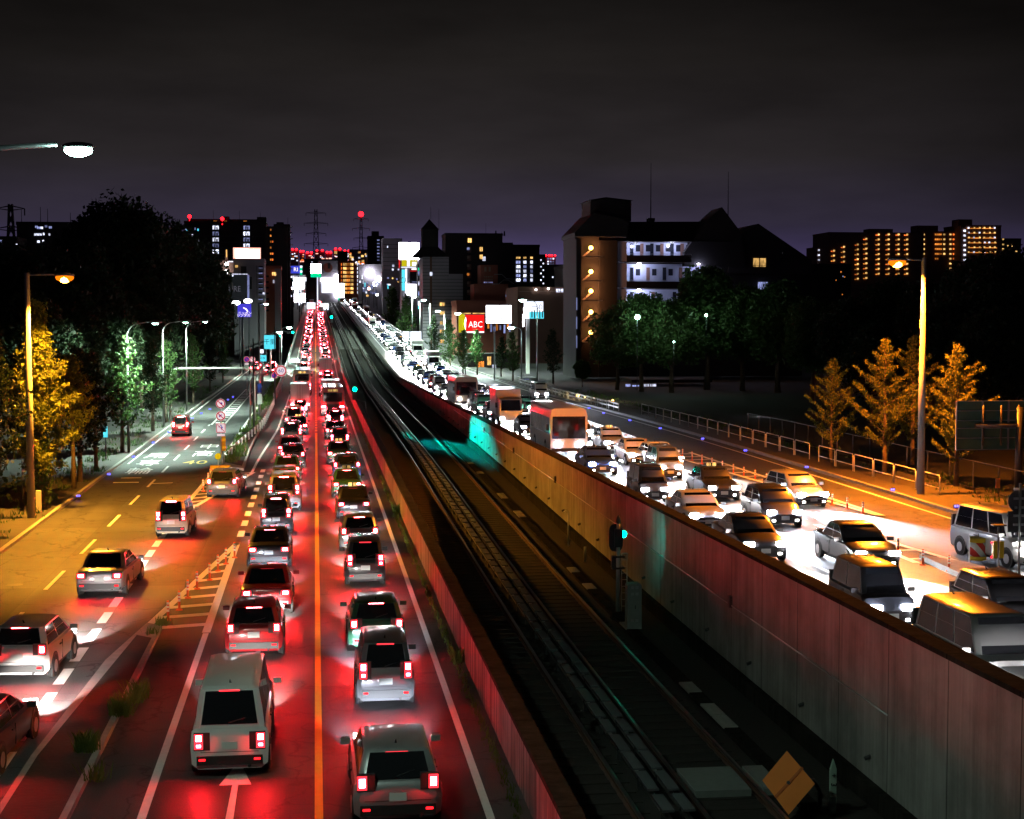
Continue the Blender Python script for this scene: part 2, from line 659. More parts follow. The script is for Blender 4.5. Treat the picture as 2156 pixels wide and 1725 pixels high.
def lamp(name, typ, loc, energy, col, parent=None, size=.15, target=None, cone=None, blend=.5):
    l = bpy.data.lights.new(name, typ)
    l.energy = energy
    l.color = col
    l.shadow_soft_size = size
    if typ == 'SPOT':
        l.spot_size = rad(cone or 90)
        l.spot_blend = blend
    o = link(name, l, parent, loc)
    if target is not None:
        o.rotation_euler = Vector(target).to_track_quat('-Z', 'Y').to_euler()
    return o


def text_mesh(s, size, depth=.004, align='CENTER'):
    cu = bpy.data.curves.new('t', 'FONT')
    cu.body = s
    cu.size = size
    cu.extrude = depth / 2
    cu.align_x = align
    cu.align_y = 'CENTER'
    cu.resolution_u = 2
    o = bpy.data.objects.new('t', cu)
    COL.objects.link(o)
    dg = bpy.context.evaluated_depsgraph_get()
    dg.update()
    me = bpy.data.meshes.new_from_object(o.evaluated_get(dg))
    bpy.data.objects.remove(o)
    bpy.data.curves.remove(cu)
    me.materials.clear()
    return me


def text(name, s, size, m, loc, parent=None, rot=(math.pi / 2, 0, 0), sx=1, sy=1, depth=.02):
    me = text_mesh(s, size, depth)
    me.materials.append(m)
    o = link(name, me, parent, loc)
    o.rotation_euler = rot
    o.scale = (sx, sy, 1)
    return o


def ordinal(n):
    w = ['first', 'second', 'third', 'fourth', 'fifth', 'sixth', 'seventh', 'eighth', 'ninth', 'tenth', 'eleventh', 'twelfth', 'thirteenth',
         'fourteenth', 'fifteenth', 'sixteenth', 'seventeenth', 'eighteenth', 'nineteenth', 'twentieth']
    return w[n - 1] if n <= 20 else '%dth' % n

# ================================================================ SETTING
STEP = 5.0


def grid(f):
    c = {}

    def g(y):
        k = math.floor(y / STEP)
        for j in (k, k + 1):
            if j not in c:
                c[j] = f(j * STEP)
        t = y / STEP - k
        return c[k] * (1 - t) + c[k + 1] * t
    return g


z_left, z_track, z_right, z_wall, z_rserv = [grid(f) for f in (z_left, z_track, z_right, z_wall, z_rserv)]
flat = lambda y: 0.0


def stations(y0, y1):
    ys = [y0]
    k = math.floor(y0 / STEP) + 1
    while k * STEP < y1 - 1e-6:
        ys.append(k * STEP)
        k += 1
    return ys + [y1]


def fx(x):
    return x if callable(x) else (lambda y: x)


def ribbon(mb, xl, xr, zf, y0, y1, dz=0.0, mi=0):
    xl, xr = fx(xl), fx(xr)
    ys = stations(y0, y1)
    vs, fs = [], []
    for y in ys:
        vs += [(xl(y), y, zf(y) + dz), (xr(y), y, zf(y) + dz)]
    for i in range(len(ys) - 1):
        a = 2 * i
        fs.append((a, a + 1, a + 3, a + 2))
    mb.add(vs, fs, mi)
    return mb


def bar(mb, xl, xr, zlo, zhi, y0, y1, mi=0):
    """solid of rectangular section swept along the road"""
    xl, xr = fx(xl), fx(xr)
    ys = stations(y0, y1)
    vs, fs = [], []
    for y in ys:
        a, b = zlo(y), zhi(y)
        vs += [(xl(y), y, a), (xr(y), y, a), (xr(y), y, b), (xl(y), y, b)]
    for i in range(len(ys) - 1):
        a, b = 4 * i, 4 * i + 4
        fs += [(a, a + 1, b + 1, b), (a + 1, a + 2, b + 2, b + 1), (a + 2, a + 3, b + 3, b + 2), (a + 3, a, b, b + 3)]
    n = len(vs)
    fs += [(0, 3, 2, 1), (n - 4, n - 3, n - 2, n - 1)]
    mb.add(vs, fs, mi)
    return mb


# ---- ground sheet out to the horizon
xs = [-1400, -700, -400, -120, -40, -13.6, -4.95, 4.4, 11.45, 11.7, 21.3, 28.6, 45, 120, 400, 700, 1400]
ys = [-150, -50] + [i * 5.0 for i in range(0, 80)] + [450, 600, 900, 1500, 2000, 2650]
mb = MB()
vs = []
for y in ys:
    for x in xs:
        yy = min(max(y, 0), 395)
        z = (z_rserv(yy) if x > 11.6 else 0.0) - .08
        if 4.3 < x < 11.5:
            z = -.15
        vs.append((x, y, z))
nx = len(xs)
mb.add(vs, [(j * nx + i, j * nx + i + 1, (j + 1) * nx + i + 1, (j + 1) * nx + i) for j in range(len(ys) - 1) for i in range(nx - 1)])
tag(mb.build('ground', M['earth']), kind='structure')

o = ribbon(MB(), -4.9, 4.25, z_left, 5, 1000).build('main_road', M['asphalt'])
tag(o, kind='structure')
o = ribbon(MB(), -13.3, -4.9, flat, 5, 345).build('service_road', M['asphalt_service'])
tag(o, kind='structure')
o = MB().add([(-160, 345, 0), (-4.9, 345, 0), (-4.9, 362, 0), (-160, 362, 0)], [(0, 1, 2, 3)]).build('cross_street', M['asphalt_service'])
tag(o, kind='structure')
o = ribbon(MB(), 11.7, 21.3, z_right, 5, 1000).build('main_road', M['asphalt'])
tag(o, kind='structure')
o = ribbon(MB(), 21.3, 28.2, z_rserv, 5, 395).build('service_road', M['asphalt_service'])
tag(o, kind='structure')
o = ribbon(MB(), 4.55, 11.42, z_track, 5, 980).build('track_bed', M['ballast'])
tag(o, kind='structure')
mb = MB()
bar(mb, -13.5, -13.3, lambda y: -.05, lambda y: .16, 5, 340)
o = mb.build('kerb', M['kerb'])
tag(o, kind='structure')
mb = MB()
bar(mb, 28.2, 28.4, lambda y: z_rserv(y) - .05, lambda y: z_rserv(y) + .16, 5, 380)
o = mb.build('kerb', M['kerb'])
tag(o, kind='structure')
o = ribbon(MB(), -17.5, -13.5, flat, 5, 340, .13).build('pavement', M['pavement'])
tag(o, kind='structure')
o = ribbon(MB(), 28.4, 32.5, z_rserv, 5, 380, .13).build('pavement', M['pavement'])
tag(o, kind='structure')

# embankments that carry the main roads up the hill
for (xa, xb, zf, zl) in ((-5.15, -4.9, z_left, flat), (21.3, 21.5, z_right, z_rserv)):
    mb = MB()
    bar(mb, xa, xb, lambda y: -.5, (lambda y, zf=zf: zf(y) + .25), 190, 990)
    tag(mb.build('embankment', M['wall_concrete']), kind='structure')

# kerbed medians
mb = MB()
mb.slab([(-6.45, 20), (-4.95, 20), (-4.95, 44), (-4.97, 51), (-5.5, 51.5), (-6.1, 46), (-6.45, 36)], -.05, .14)
mb.slab([(-6.3, 20.2), (-5.1, 20.2), (-5.1, 49), (-5.6, 49.5), (-6.3, 36)], .141, .146, 1)
tag(mb.build('kerbed_median', [M['kerb'], M['soil']]), kind='structure')
mb = MB()
mb.slab([(-6.5, 108), (-4.75, 104), (-4.95, 120), (-4.95, 190), (-5.16, 190), (-5.16, 300), (-6.5, 300)], -.05, .15)
mb.slab([(-6.35, 109), (-4.95, 106), (-5.1, 120), (-5.1, 190), (-5.25, 191), (-5.25, 299), (-6.35, 299)], .151, .156, 1)
tag(mb.build('kerbed_median', [M['kerb'], M['soil']]), kind='structure')
mb = MB()
mb.slab([(21.35, 15), (23.5, 15), (23.5, 45), (22.6, 52), (21.6, 54), (21.35, 50)], 1.2, 1.5)
tag(mb.build('kerbed_median', M['kerb']), kind='structure')

# ---- painted markings
wp, yp = MB(), MB()


def dashes(mb, x, w, zf, y0, y1, on, off, dz=.006):
    y = y0
    while y < y1:
        ribbon(mb, fxadd(x, -w / 2), fxadd(x, w / 2), zf, y, min(y1, y + on), dz)
        y += on + off


def fxadd(x, d):
    f = fx(x)
    return lambda y: f(y) + d


def quadm(mb, p, zf, dz=.006):
    mb.add([(x, y, zf(y) + dz) for x, y in p], [tuple(range(len(p)))])


ribbon(yp, -.085, .085, z_left, 20, 138, .006)
dashes(yp, 0, .17, z_left, 140, 320, 2.0, 1.5)
ribbon(yp, -.085, .085, z_left, 325, 900, .006)
ribbon(wp, 3.33, 3.50, z_left, 20, 900, .006)
ribbon(wp, -3.62, -3.44, z_left, 20, 50.2, .006)
dashes(wp, -3.5, .3, z_left, 72.5, 106, 2.0, 1.8)
ribbon(wp, lambda y: -4.25 + .75 * sm(102, 150, y), lambda y: -4.08 + .75 * sm(102, 150, y), z_left, 102.5, 900, .006)
dashes(wp, -7.06, .3, flat, 17.5, 80, 1.95, .95)
dashes(wp, -9.97, .15, flat, 14.6, 150, 4.4, 4.5)
ribbon(wp, -12.95, -12.8, flat, 20, 62, .006)
ribbon(wp, -12.95, -12.8, flat, 110, 155, .006)
ribbon(wp, -12.95, -12.75, flat, 165, 330, .006)
ribbon(wp, -6.75, -6.58, flat, 116, 330, .006)
ribbon(wp, -9.9, -9.7, flat, 150, 225, .006)
ribbon(wp, -8.7, -8.5, flat, 150, 225, .006)
for k in range(19):
    quadm(wp, [(-9.6, 152 + k * 4), (-8.8, 152 + k * 4), (-8.8, 153.4 + k * 4), (-9.6, 153.4 + k * 4)], flat)
for k in range(9):                           # zebra crossing before the junction
    quadm(wp, [(-12.5 + k * .9, 318), (-12.05 + k * .9, 318), (-12.05 + k * .9, 324), (-12.5 + k * .9, 324)], flat)


def hatch(mb, L, Rr, zf, y0, y1, n, w=.32, slant=1.0):
    """gore: two edge lines and slanting bars between; L and Rr give x for y"""
    ribbon(mb, fxadd(L, -.13), fxadd(L, .13), zf, y0, y1, .006)
    ribbon(mb, fxadd(Rr, -.13), fxadd(Rr, .13), zf, y0, y1, .006)
    for k in range(n):
        y = y0 + (y1 - y0) * (k + .35) / n
        a, b = L(y) + .1, Rr(y + slant) - .1
        if b - a > .15:
            quadm(mb, [(a, y), (b, min(y1, y + slant * .5)), (b, min(y1, y + slant * .5) + w), (a, y + w)], zf)


hatch(wp, lambda y: -5.62 + 2.1 * (y - 50.3) / 20.2, lambda y: -3.53, z_left, 50.3, 70.5, 11, .5)
hatch(wp, lambda y: -7.1 + .45 * (y - 79.7) / 24, lambda y: -7.05 + 2.95 * (y - 79.7) / 23, z_left, 79.8, 103, 12, .45, 1.6)
# straight-on arrows
for yb in (46.3, 31.2):
    quadm(wp, [(-1.86, yb), (-1.70, yb), (-1.72, yb + 2.6), (-1.84, yb + 2.6)], z_left, .007)
    quadm(wp, [(-2.12, yb + 2.4), (-1.44, yb + 2.4), (-1.78, yb + 4.3)], z_left, .008)
# bicycle-stop tick beside the lane line
quadm(wp, [(-9.9, 96.5), (-8.7, 96.8), (-8.7, 97.1), (-9.9, 96.8)], flat, .007)
# right-hand road
dashes(wp, 17.35, .15, z_right, 20, 900, 6, 9)
ribbon(wp, 13.9, 14.05, z_right, 20, 900, .006)
ribbon(wp, 20.75, 20.92, z_right, 102, 900, .006)
dashes(wp, 20.85, .3, z_right, 58, 102, 2, 1.5)
ribbon(wp, 27.3, 27.48, z_rserv, 30, 370, .006)
hatch(wp, lambda y: 24.5 - 2.5 * (y - 66) / 33, lambda y: 24.7 - .7 * (y - 66) / 33, z_right, 66, 99, 16, .3, .3)
hatch(wp, lambda y: 21.1, lambda y: 22.7 - .9 * (y - 53) / 7, z_right, 53, 61, 4, .3, .3)
o = wp.build('road_markings', M['white_paint'])
tag(o, kind='structure')
o = yp.build('road_markings', M['yellow_paint'])
tag(o, kind='structure')


def roadtext(s, size, m, x, y, sx, sy):
    me = text_mesh(s, size, .004)
    me.materials.append(m)
    o = link('road_markings', me, None, (x, y, .009))
    o.scale = (sx, sy, 1)
    tag(o, kind='structure')


for i, ch in enumerate('二輪専用'):
    roadtext(ch, 1.5, M['white_paint'], -11.55, 98.6 + i * 5.9, 1.15, 3.1)
roadtext('40', 1.5, M['yellow_paint'], -8.35, 110.5, 1.15, 2.6)
roadtext('高', 1.5, M['white_paint'], -8.3, 117.5, 1.1, 3.4)
roadtext('中', 1.5, M['white_paint'], -8.3, 124, 1.1, 3.2)

# manhole in the near lane
mb = MB()
mb.tube((-11.3, 60.3, .003), (-11.3, 60.3, .009), .32, .32, 18)
tag(mb.build('manhole_cover', M['dark_metal']), 'round iron manhole cover set in the orange-lit frontage lane', 'manhole')

# ================================================================ WALLS AND TRACKS
b = thing('barrier_wall', 'low stained concrete barrier between the red-lit road and the railway', 'wall', (0, 0, 0))
mb = MB()
bar(mb, 4.25, 4.55, lambda y: z_left(y) - .6, lambda y: z_left(y) + 1.24, 8, 900)
mb.build('wall_body', M['barrier_concrete'], b)
mb = MB()
bar(mb, 4.2, 4.6, lambda y: z_left(y) + 1.24, lambda y: z_left(y) + 1.36, 8, 900)
mb.build('coping', M['dark_concrete'], b)

b = thing('retaining_wall', 'tall board-marked concrete wall rising beside the railway cutting', 'wall', (0, 0, 0))
mb = MB()
bar(mb, 11.4, 11.75, lambda y: z_track(y) - .4, lambda y: z_wall(y) - .1, 8, 940)
mb.build('wall_body', M['wall_concrete'], b)
mb = MB()
bar(mb, 11.36, 11.8, lambda y: z_wall(y) - .1, lambda y: z_wall(y), 8, 940)
mb.build('coping', M['dark_concrete'], b)
mb = MB()
bar(mb, 11.22, 11.4, lambda y: z_track(y) - .2, lambda y: z_track(y) + .42, 8, 940)
mb.build('footing', M['dark_concrete'], b)
mb = MB()
y = 30
while y < 130:                                # conduit clipped along the wall
    mb.path([(11.375, y, 1.9 + .004 * y), (11.375, min(130, y + 10), 1.9 + .004 * min(130, y + 10))], .018, 6)
    y += 10
mb.build('conduit', M['galv'], b)
for y in (42, 58, 74, 90, 106):
    brick('junction_box', M['dark_metal'], (11.35, y, 2.0 + .004 * y), (.08, .2, .32), b)

for k in range(26):                          # weep pipes and bolt plates
    y = 31 + k * 4.5
    mb = MB()
    mb.tube((11.28, y, z_track(y) + .85), (11.41, y, z_track(y) + .9), .045, .045, 10)
    mb.build('weep_pipe', M['dark_metal'], b)
# railway
for (xa, lab) in ((5.55, 'railway track running beside the low stained barrier'), (8.38, 'railway track running beside the tall retaining wall')):
    t = thing('railway_track', lab, 'railway track', (xa, 0, 0))
    for s in (-.75, .75):
        mb = MB()
        bar(mb, s - .035, s + .035, lambda y: z_track(y) + .14, lambda y: z_track(y) + .2, 8, 960)
        bar(mb, s - .016, s + .016, lambda y: z_track(y) + .03, lambda y: z_track(y) + .14, 8, 960, 1)
        bar(mb, s - .07, s + .07, lambda y: z_track(y) + .005, lambda y: z_track(y) + .03, 8, 960, 1)
        mb.build('rail', [M['rail_steel'], M['brown_paint']], t)
    for k in range(90):
        y = 30 + k * .7
        brick('sleeper', M['sleeper'], (0, y, z_track(y) - .045), (2.2, .24, .14), t)
    mb = MB()
    for k in range(90, 420):
        y = 30 + k * .7
        mb.cbox((0, y, z_track(y) - .045), (2.2, .24, .14))
    tag(mb.build('sleeper', M['sleeper'], t), kind='stuff')
for (xa, lab) in ((6.78, 'pale covered power rail nearer the low barrier'), (7.18, 'pale covered power rail nearer the tall retaining wall')):
    t = thing('power_rail', lab, 'power rail', (xa, 0, 0))
    mb = MB()
    bar(mb, -.04, .04, lambda y: z_track(y) + .2, lambda y: z_track(y) + .3, 8, 700)
    mb.build('conductor', M['rail_steel'], t)
    mbs = MB()
    for k in range(160):
        y = 30 + k * 1.5
        z = z_track(y) + .40 + R.uniform(-.012, .012)
        if k < 70:
            brick('cover_board', M['cover_board'], (R.uniform(-.01, .01), y, z), (.24, 1.3 if k % 4 else 1.05, .045), t)
        else:
            mbs.cbox((0, y, z), (.24, 1.3, .045))
    tag(mbs.build('cover_board', M['cover_board'], t), kind='stuff')
    for k in range(0, 60):
        y = 30 + k * 2.25
        brick('bracket', M['dark_metal'], (0, y, z_track(y) + .18), (.1, .12, .36), t)
# cable trough lids at the wall's foot
t = thing('cable_trough', 'concrete cable trough with flat lids beside the track', 'cable trough')
mb = MB()
bar(mb, 9.75, 10.05, lambda y: z_track(y) - .1, lambda y: z_track(y) + .1, 8, 300)
mb.build('trough', M['dark_concrete'], t)
for k in range(60):
    y = 31 + k * 1.2
    brick('lid', M['kerb'] if R.random() < .18 else M['dark_concrete'], (9.9, y, z_track(y) + .125), (.36, 1.12, .05), t)
# crossing boards between the rails near the camera
mb = MB()
mb.box(7.78, 8.98, 31.4, 33.1, .01, .17)
tag(mb.build('crossing_board', M['grey_box']), 'grey walkway board laid between the rails near the diamond sign', 'walkway board')
mb = MB()
mb.box(9.25, 9.7, 31.4, 33.1, .01, .17)
tag(mb.build('crossing_board', M['grey_box']), 'narrow grey walkway board outside the rail by the wall', 'walkway board')

# grass that grows in the gutter along the barrier, weeds on the medians
def tuft(mb, x, y, z, n, h, w, spread):
    for _ in range(n):
        a = R.uniform(0, 6.28)
        r = R.uniform(0, spread)
        px, py = x + r * math.cos(a), y + r * math.sin(a)
        b_ = R.uniform(0, 6.28)
        hh = h * R.uniform(.5, 1.1)
        lx, ly = math.cos(b_) * hh * R.uniform(.2, .7), math.sin(b_) * hh * R.uniform(.2, .7)
        qx, qy = -math.sin(b_) * w, math.cos(b_) * w
        mb.add([(px - qx, py - qy, z), (px + qx, py + qy, z), (px + lx * .6 + qx * .7, py + ly * .6 + qy * .7, z + hh * .7), (px + lx, py + ly, z + hh)],
               [(0, 1, 2, 3)])


mb = MB()
y = 28.0
while y < 190:
    tuft(mb, 4.0 + R.gauss(0, .05), y, z_left(y), 5 if y < 80 else 3, R.uniform(.10, .22), .012 if y < 80 else .02, .1)
    y += .16 if y < 80 else .35
for (x, y) in ((4.08, 80.5), (4.02, 45)):
    tuft(mb, x, y, 0, 90, .5, .02, .22)
tag(mb.build('grass', M['leaf_weed']), kind='stuff')
mb = MB()
for (u, v, n, h) in ((258, 1505, 160, .55), (290, 1470, 120, .5), (182, 1580, 200, .45), (205, 1640, 60, .4), (275, 1480, 60, .4), (345, 1315, 80, .25), (320, 1335, 40, .25)):
    p = ground(u, v, .14)
    tuft(mb, p.x, p.y, .14, n, h, .018, .32)
for _ in range(90):
    y = R.uniform(108, 260)
    tuft(mb, R.uniform(-6.3, -5.3), y, .15, 26, R.uniform(.3, .75), .05, .5)
tag(mb.build('weeds', M['leaf_weed']), kind='stuff')
mb = MB()
for _ in range(260):
    y = R.uniform(60, 230)
    tuft(mb, R.uniform(-17, -13.8), y, .12, 10, R.uniform(.15, .5), .03, .5)
for _ in range(160):
    y = R.uniform(60, 200)
    tuft(mb, R.uniform(31, 34), y, z_rserv(y) + .1, 10, R.uniform(.15, .5), .03, .5)
tag(mb.build('undergrowth', M['leaf_green']), kind='stuff')

# ================================================================ VEHICLES (at rest in their lanes, lamps lit)
PAINT = {}
for nm, c, mt in (('white', (.72, .72, .72), 0), ('silver', (.42, .43, .45), .6), ('black', (.015, .015, .018), 0), ('grey', (.14, .145, .155), .4),
                  ('blue', (.03, .06, .2), .2), ('red', (.34, .015, .02), .1), ('beige', (.5, .43, .33), .2), ('green', (.03, .11, .06), .1)):
    PAINT[nm] = mat('car_paint_' + nm, c, .32, mt, var=.06, scale=1.5, lin=True, coat=.8)
M['car_glass'] = mat('car_glass', (.012, .013, .016), .06, var=.1, lin=True, spec=.7)
M['car_plastic'] = mat('car_plastic', (.02, .02, .021), .55, var=.15, lin=True)
M['rim'] = mat('wheel_rim', (.45, .45, .46), .35, .8, var=.1, lin=True)
M['plate_white'] = mat('plate_white', (.7, .72, .7), .5, var=.05, lin=True)
M['plate_yellow'] = mat('plate_yellow', (.75, .55, .05), .5, var=.05, lin=True)
M['tail_red'] = glow('tail_lamp_red', (1.0, .0075, .014), 1250, lin=True)
M['tail_hot'] = glow('tail_lamp_brake', (1.0, .0095, .013), 1500, lin=True)
M['tail_lens'] = glow('tail_lens_red', (1.0, .035, .05), 2.2, lin=True)
M['tail_far'] = glow('tail_lens_far', (1.0, .04, .062), 85, lin=True)
M['tail_near'] = glow('tail_lamp_near', (1.0, .010, .018), 900, lin=True)
M['tail_amber'] = glow('turn_lamp_amber', (1.0, .16, .004), 160, lin=True)
M['headlamp'] = glow('headlamp_white', (1.0, .93, .90), 260, lin=True)
M['headlamp_cool'] = glow('headlamp_cool', (.78, .84, 1.0), 260, lin=True)
M['front_lamp_dim'] = glow('front_lamp_glass', (1.0, .95, .9), 20, lin=True)
M['rear_lamp_dim'] = glow('rear_lamp_glass', (1.0, .01, .015), 4, lin=True)

# length, width, height, bonnet length share, boot share, belt height, roof front/back, rake
TYPES = {
    'truck': dict(L=6.2), 'bus': dict(L=9.4),
    'saloon': dict(L=4.6, W=1.76, H=1.45, belt=.92, bon=.98, ws=(1.05, .15), rs=(-1.55, -.95), rear=.98, tail=(.55, .17, .78), deck=.98),
    'hatchback': dict(L=3.95, W=1.70, H=1.52, belt=.98, bon=.92, ws=(1.0, .25), rs=(-1.86, -1.62), rear=1.0, tail=(.66, .26, .92), deck=1.0),
    'minivan': dict(L=4.7, W=1.75, H=1.85, belt=1.05, bon=1.0, ws=(1.55, .95), rs=(-2.28, -2.12), rear=1.06, tail=(.76, .5, 1.15), deck=1.06),
    'kei car': dict(L=3.4, W=1.48, H=1.72, belt=1.0, bon=.98, ws=(1.15, .75), rs=(-1.64, -1.52), rear=1.02, tail=(.64, .42, 1.0), deck=1.02),
    'estate': dict(L=4.55, W=1.76, H=1.5, belt=.93, bon=.95, ws=(1.0, .2), rs=(-2.18, -1.85), rear=.96, tail=(.62, .28, .95), deck=.96),
    'taxi': dict(L=4.7, W=1.70, H=1.5, belt=.95, bon=1.0, ws=(1.0, .3), rs=(-1.5, -1.0), rear=1.0, tail=(.55, .17, .8), deck=1.0),
    'van': dict(L=4.7, W=1.69, H=1.98, belt=1.12, bon=1.15, ws=(2.05, 1.45), rs=(-2.33, -2.25), rear=1.12, tail=(.72, .34, .82), deck=1.12),
}


def big_pieces(kind):
    p = TYPES[kind]
    h = p['L'] / 2
    P = {}
    body, trim = MB(), MB()
    if kind == 'truck':
        w, H = 1.02, 3.05
        body.box(-w, w, -h, h - 1.75, .95, H)
        cab = [(h - 1.6, .55), (h, .55), (h + .02, 1.25), (h - .28, 2.25), (h - .5, 2.35), (h - 1.6, 2.35)]
        n = len(cab)
        body.add([(-.92, y, z) for y, z in cab] + [(.92, y, z) for y, z in cab], [tuple(range(n))[::-1], tuple(range(n, 2 * n))] + [(i, (i + 1) % n, (i + 1) % n + n, i + n) for i in range(n)])
        trim.box(-.9, .9, -h + .05, h - .4, .5, .95)
        trim.box(-.015, .015, -h - .01, -h + .02, 1.0, H - .08)
        for s in (-1, 1):
            trim.box(min(s * .97, s * .955), max(s * .97, s * .955), -h - .012, -h + .02, 1.0, H - .05)
            P.setdefault('door_rod', []).append((MB().tube((s * .25, -h - .035, 1.05), (s * .25, -h - .035, H - .1), .018, .018, 6), 'galv'))
        trim.box(-w, w, -h - .05, -h + .08, .50, .62)
        win_ = [((-.8, h + .012, 1.35), (.8, h + .012, 1.35), (.74, h - .245, 2.2), (-.74, h - .245, 2.2))]
        axles, rw, tz, wb = (h - .8, -h + 1.3), .40, .80, w
        rear = None
    else:
        w, H = 1.18, 3.0
        body.prism([(-w, .35), (w, .35), (w * 1.0, 2.5), (w * .93, H - .1), (w * .8, H), (-w * .8, H), (-w * .93, H - .1), (-w, 2.5)], -h, h)
        trim.box(-w * .95, w * .95, -h - .03, h + .03, .28, .5)
        trim.box(-w * .6, w * .6, -h - .02, -h + .05, .7, 1.25)
        for q in range(4):
            trim.box(-w * .55, w * .55, -h - .035, -h, .78 + q * .11, .80 + q * .11)
        win_ = [((-w * .9, h + .012, 1.1), (w * .9, h + .012, 1.1), (w * .88, h + .012, 2.5), (-w * .88, h + .012, 2.5))]
        axles, rw, tz, wb = (h - 2.2, -h + 2.4), .46, 1.0, w
        rear = True
    P['body'] = [(body, 'paint')]
    P['trim'] = [(trim, 'car_plastic')]

    def pane(x0, x1, y0, y1, z0, z1):
        return MB().box(x0, x1, y0, y1, z0, z1)
    q = win_[0]
    m_ = MB()
    m_.add(list(q) + [(x, y - .03, z) for x, y, z in q], [(0, 1, 2, 3), (7, 6, 5, 4), (0, 4, 5, 1), (1, 5, 6, 2), (2, 6, 7, 3), (3, 7, 4, 0)])
    P['windscreen'] = [(m_, 'car_glass')]
    if rear:
        P['rear_window'] = [(pane(-w * .8, w * .8, -h - .012, -h + .02, 1.5, 2.45), 'car_glass')]
        P['side_window'] = [(pane(min(s * (w + .012), s * (w - .02)), max(s * (w + .012), s * (w - .02)), -h + .5 + k * 1.42, -h + 1.8 + k * 1.42, 1.35, 2.4), 'car_glass') for s in (-1, 1) for k in range(6)]
        P['destination_sign'] = [(pane(-.5, .5, -h - .02, -h + .02, 2.55, 2.78), 'lit_warm')]
    for s in (-1, 1):
        P.setdefault('tail_light', []).append((pane(min(s * w * .95, s * w * .62), max(s * w * .95, s * w * .62), -h - .06, -h + .02, tz - .07, tz + .07), 'tail'))
        P.setdefault('headlight', []).append((pane(min(s * .85, s * .55), max(s * .85, s * .55), h - .05, h + .04, .62, .82), 'head'))
        P.setdefault('wing_mirror', []).append((pane(min(s * (wb + .22), s * (wb + .05)), max(s * (wb + .22), s * (wb + .05)), h - .35, h - .25, 1.6, 2.0), 'car_plastic'))
        for ya in axles:
            t_, r_ = MB(), MB()
            t_.tube((s * (w - .28), ya, rw), (s * (w + .01), ya, rw), rw, rw, 18)
            r_.tube((s * (w - .02), ya, rw), (s * (w + .02), ya, rw), rw * .6, rw * .5, 12)
            P.setdefault('wheel', []).append((t_, 'rubber', r_, 'rim'))
    P['number_plate'] = [(pane(-.2, .2, -h - .075, -h, .52, .70), 'plate')]
    return P


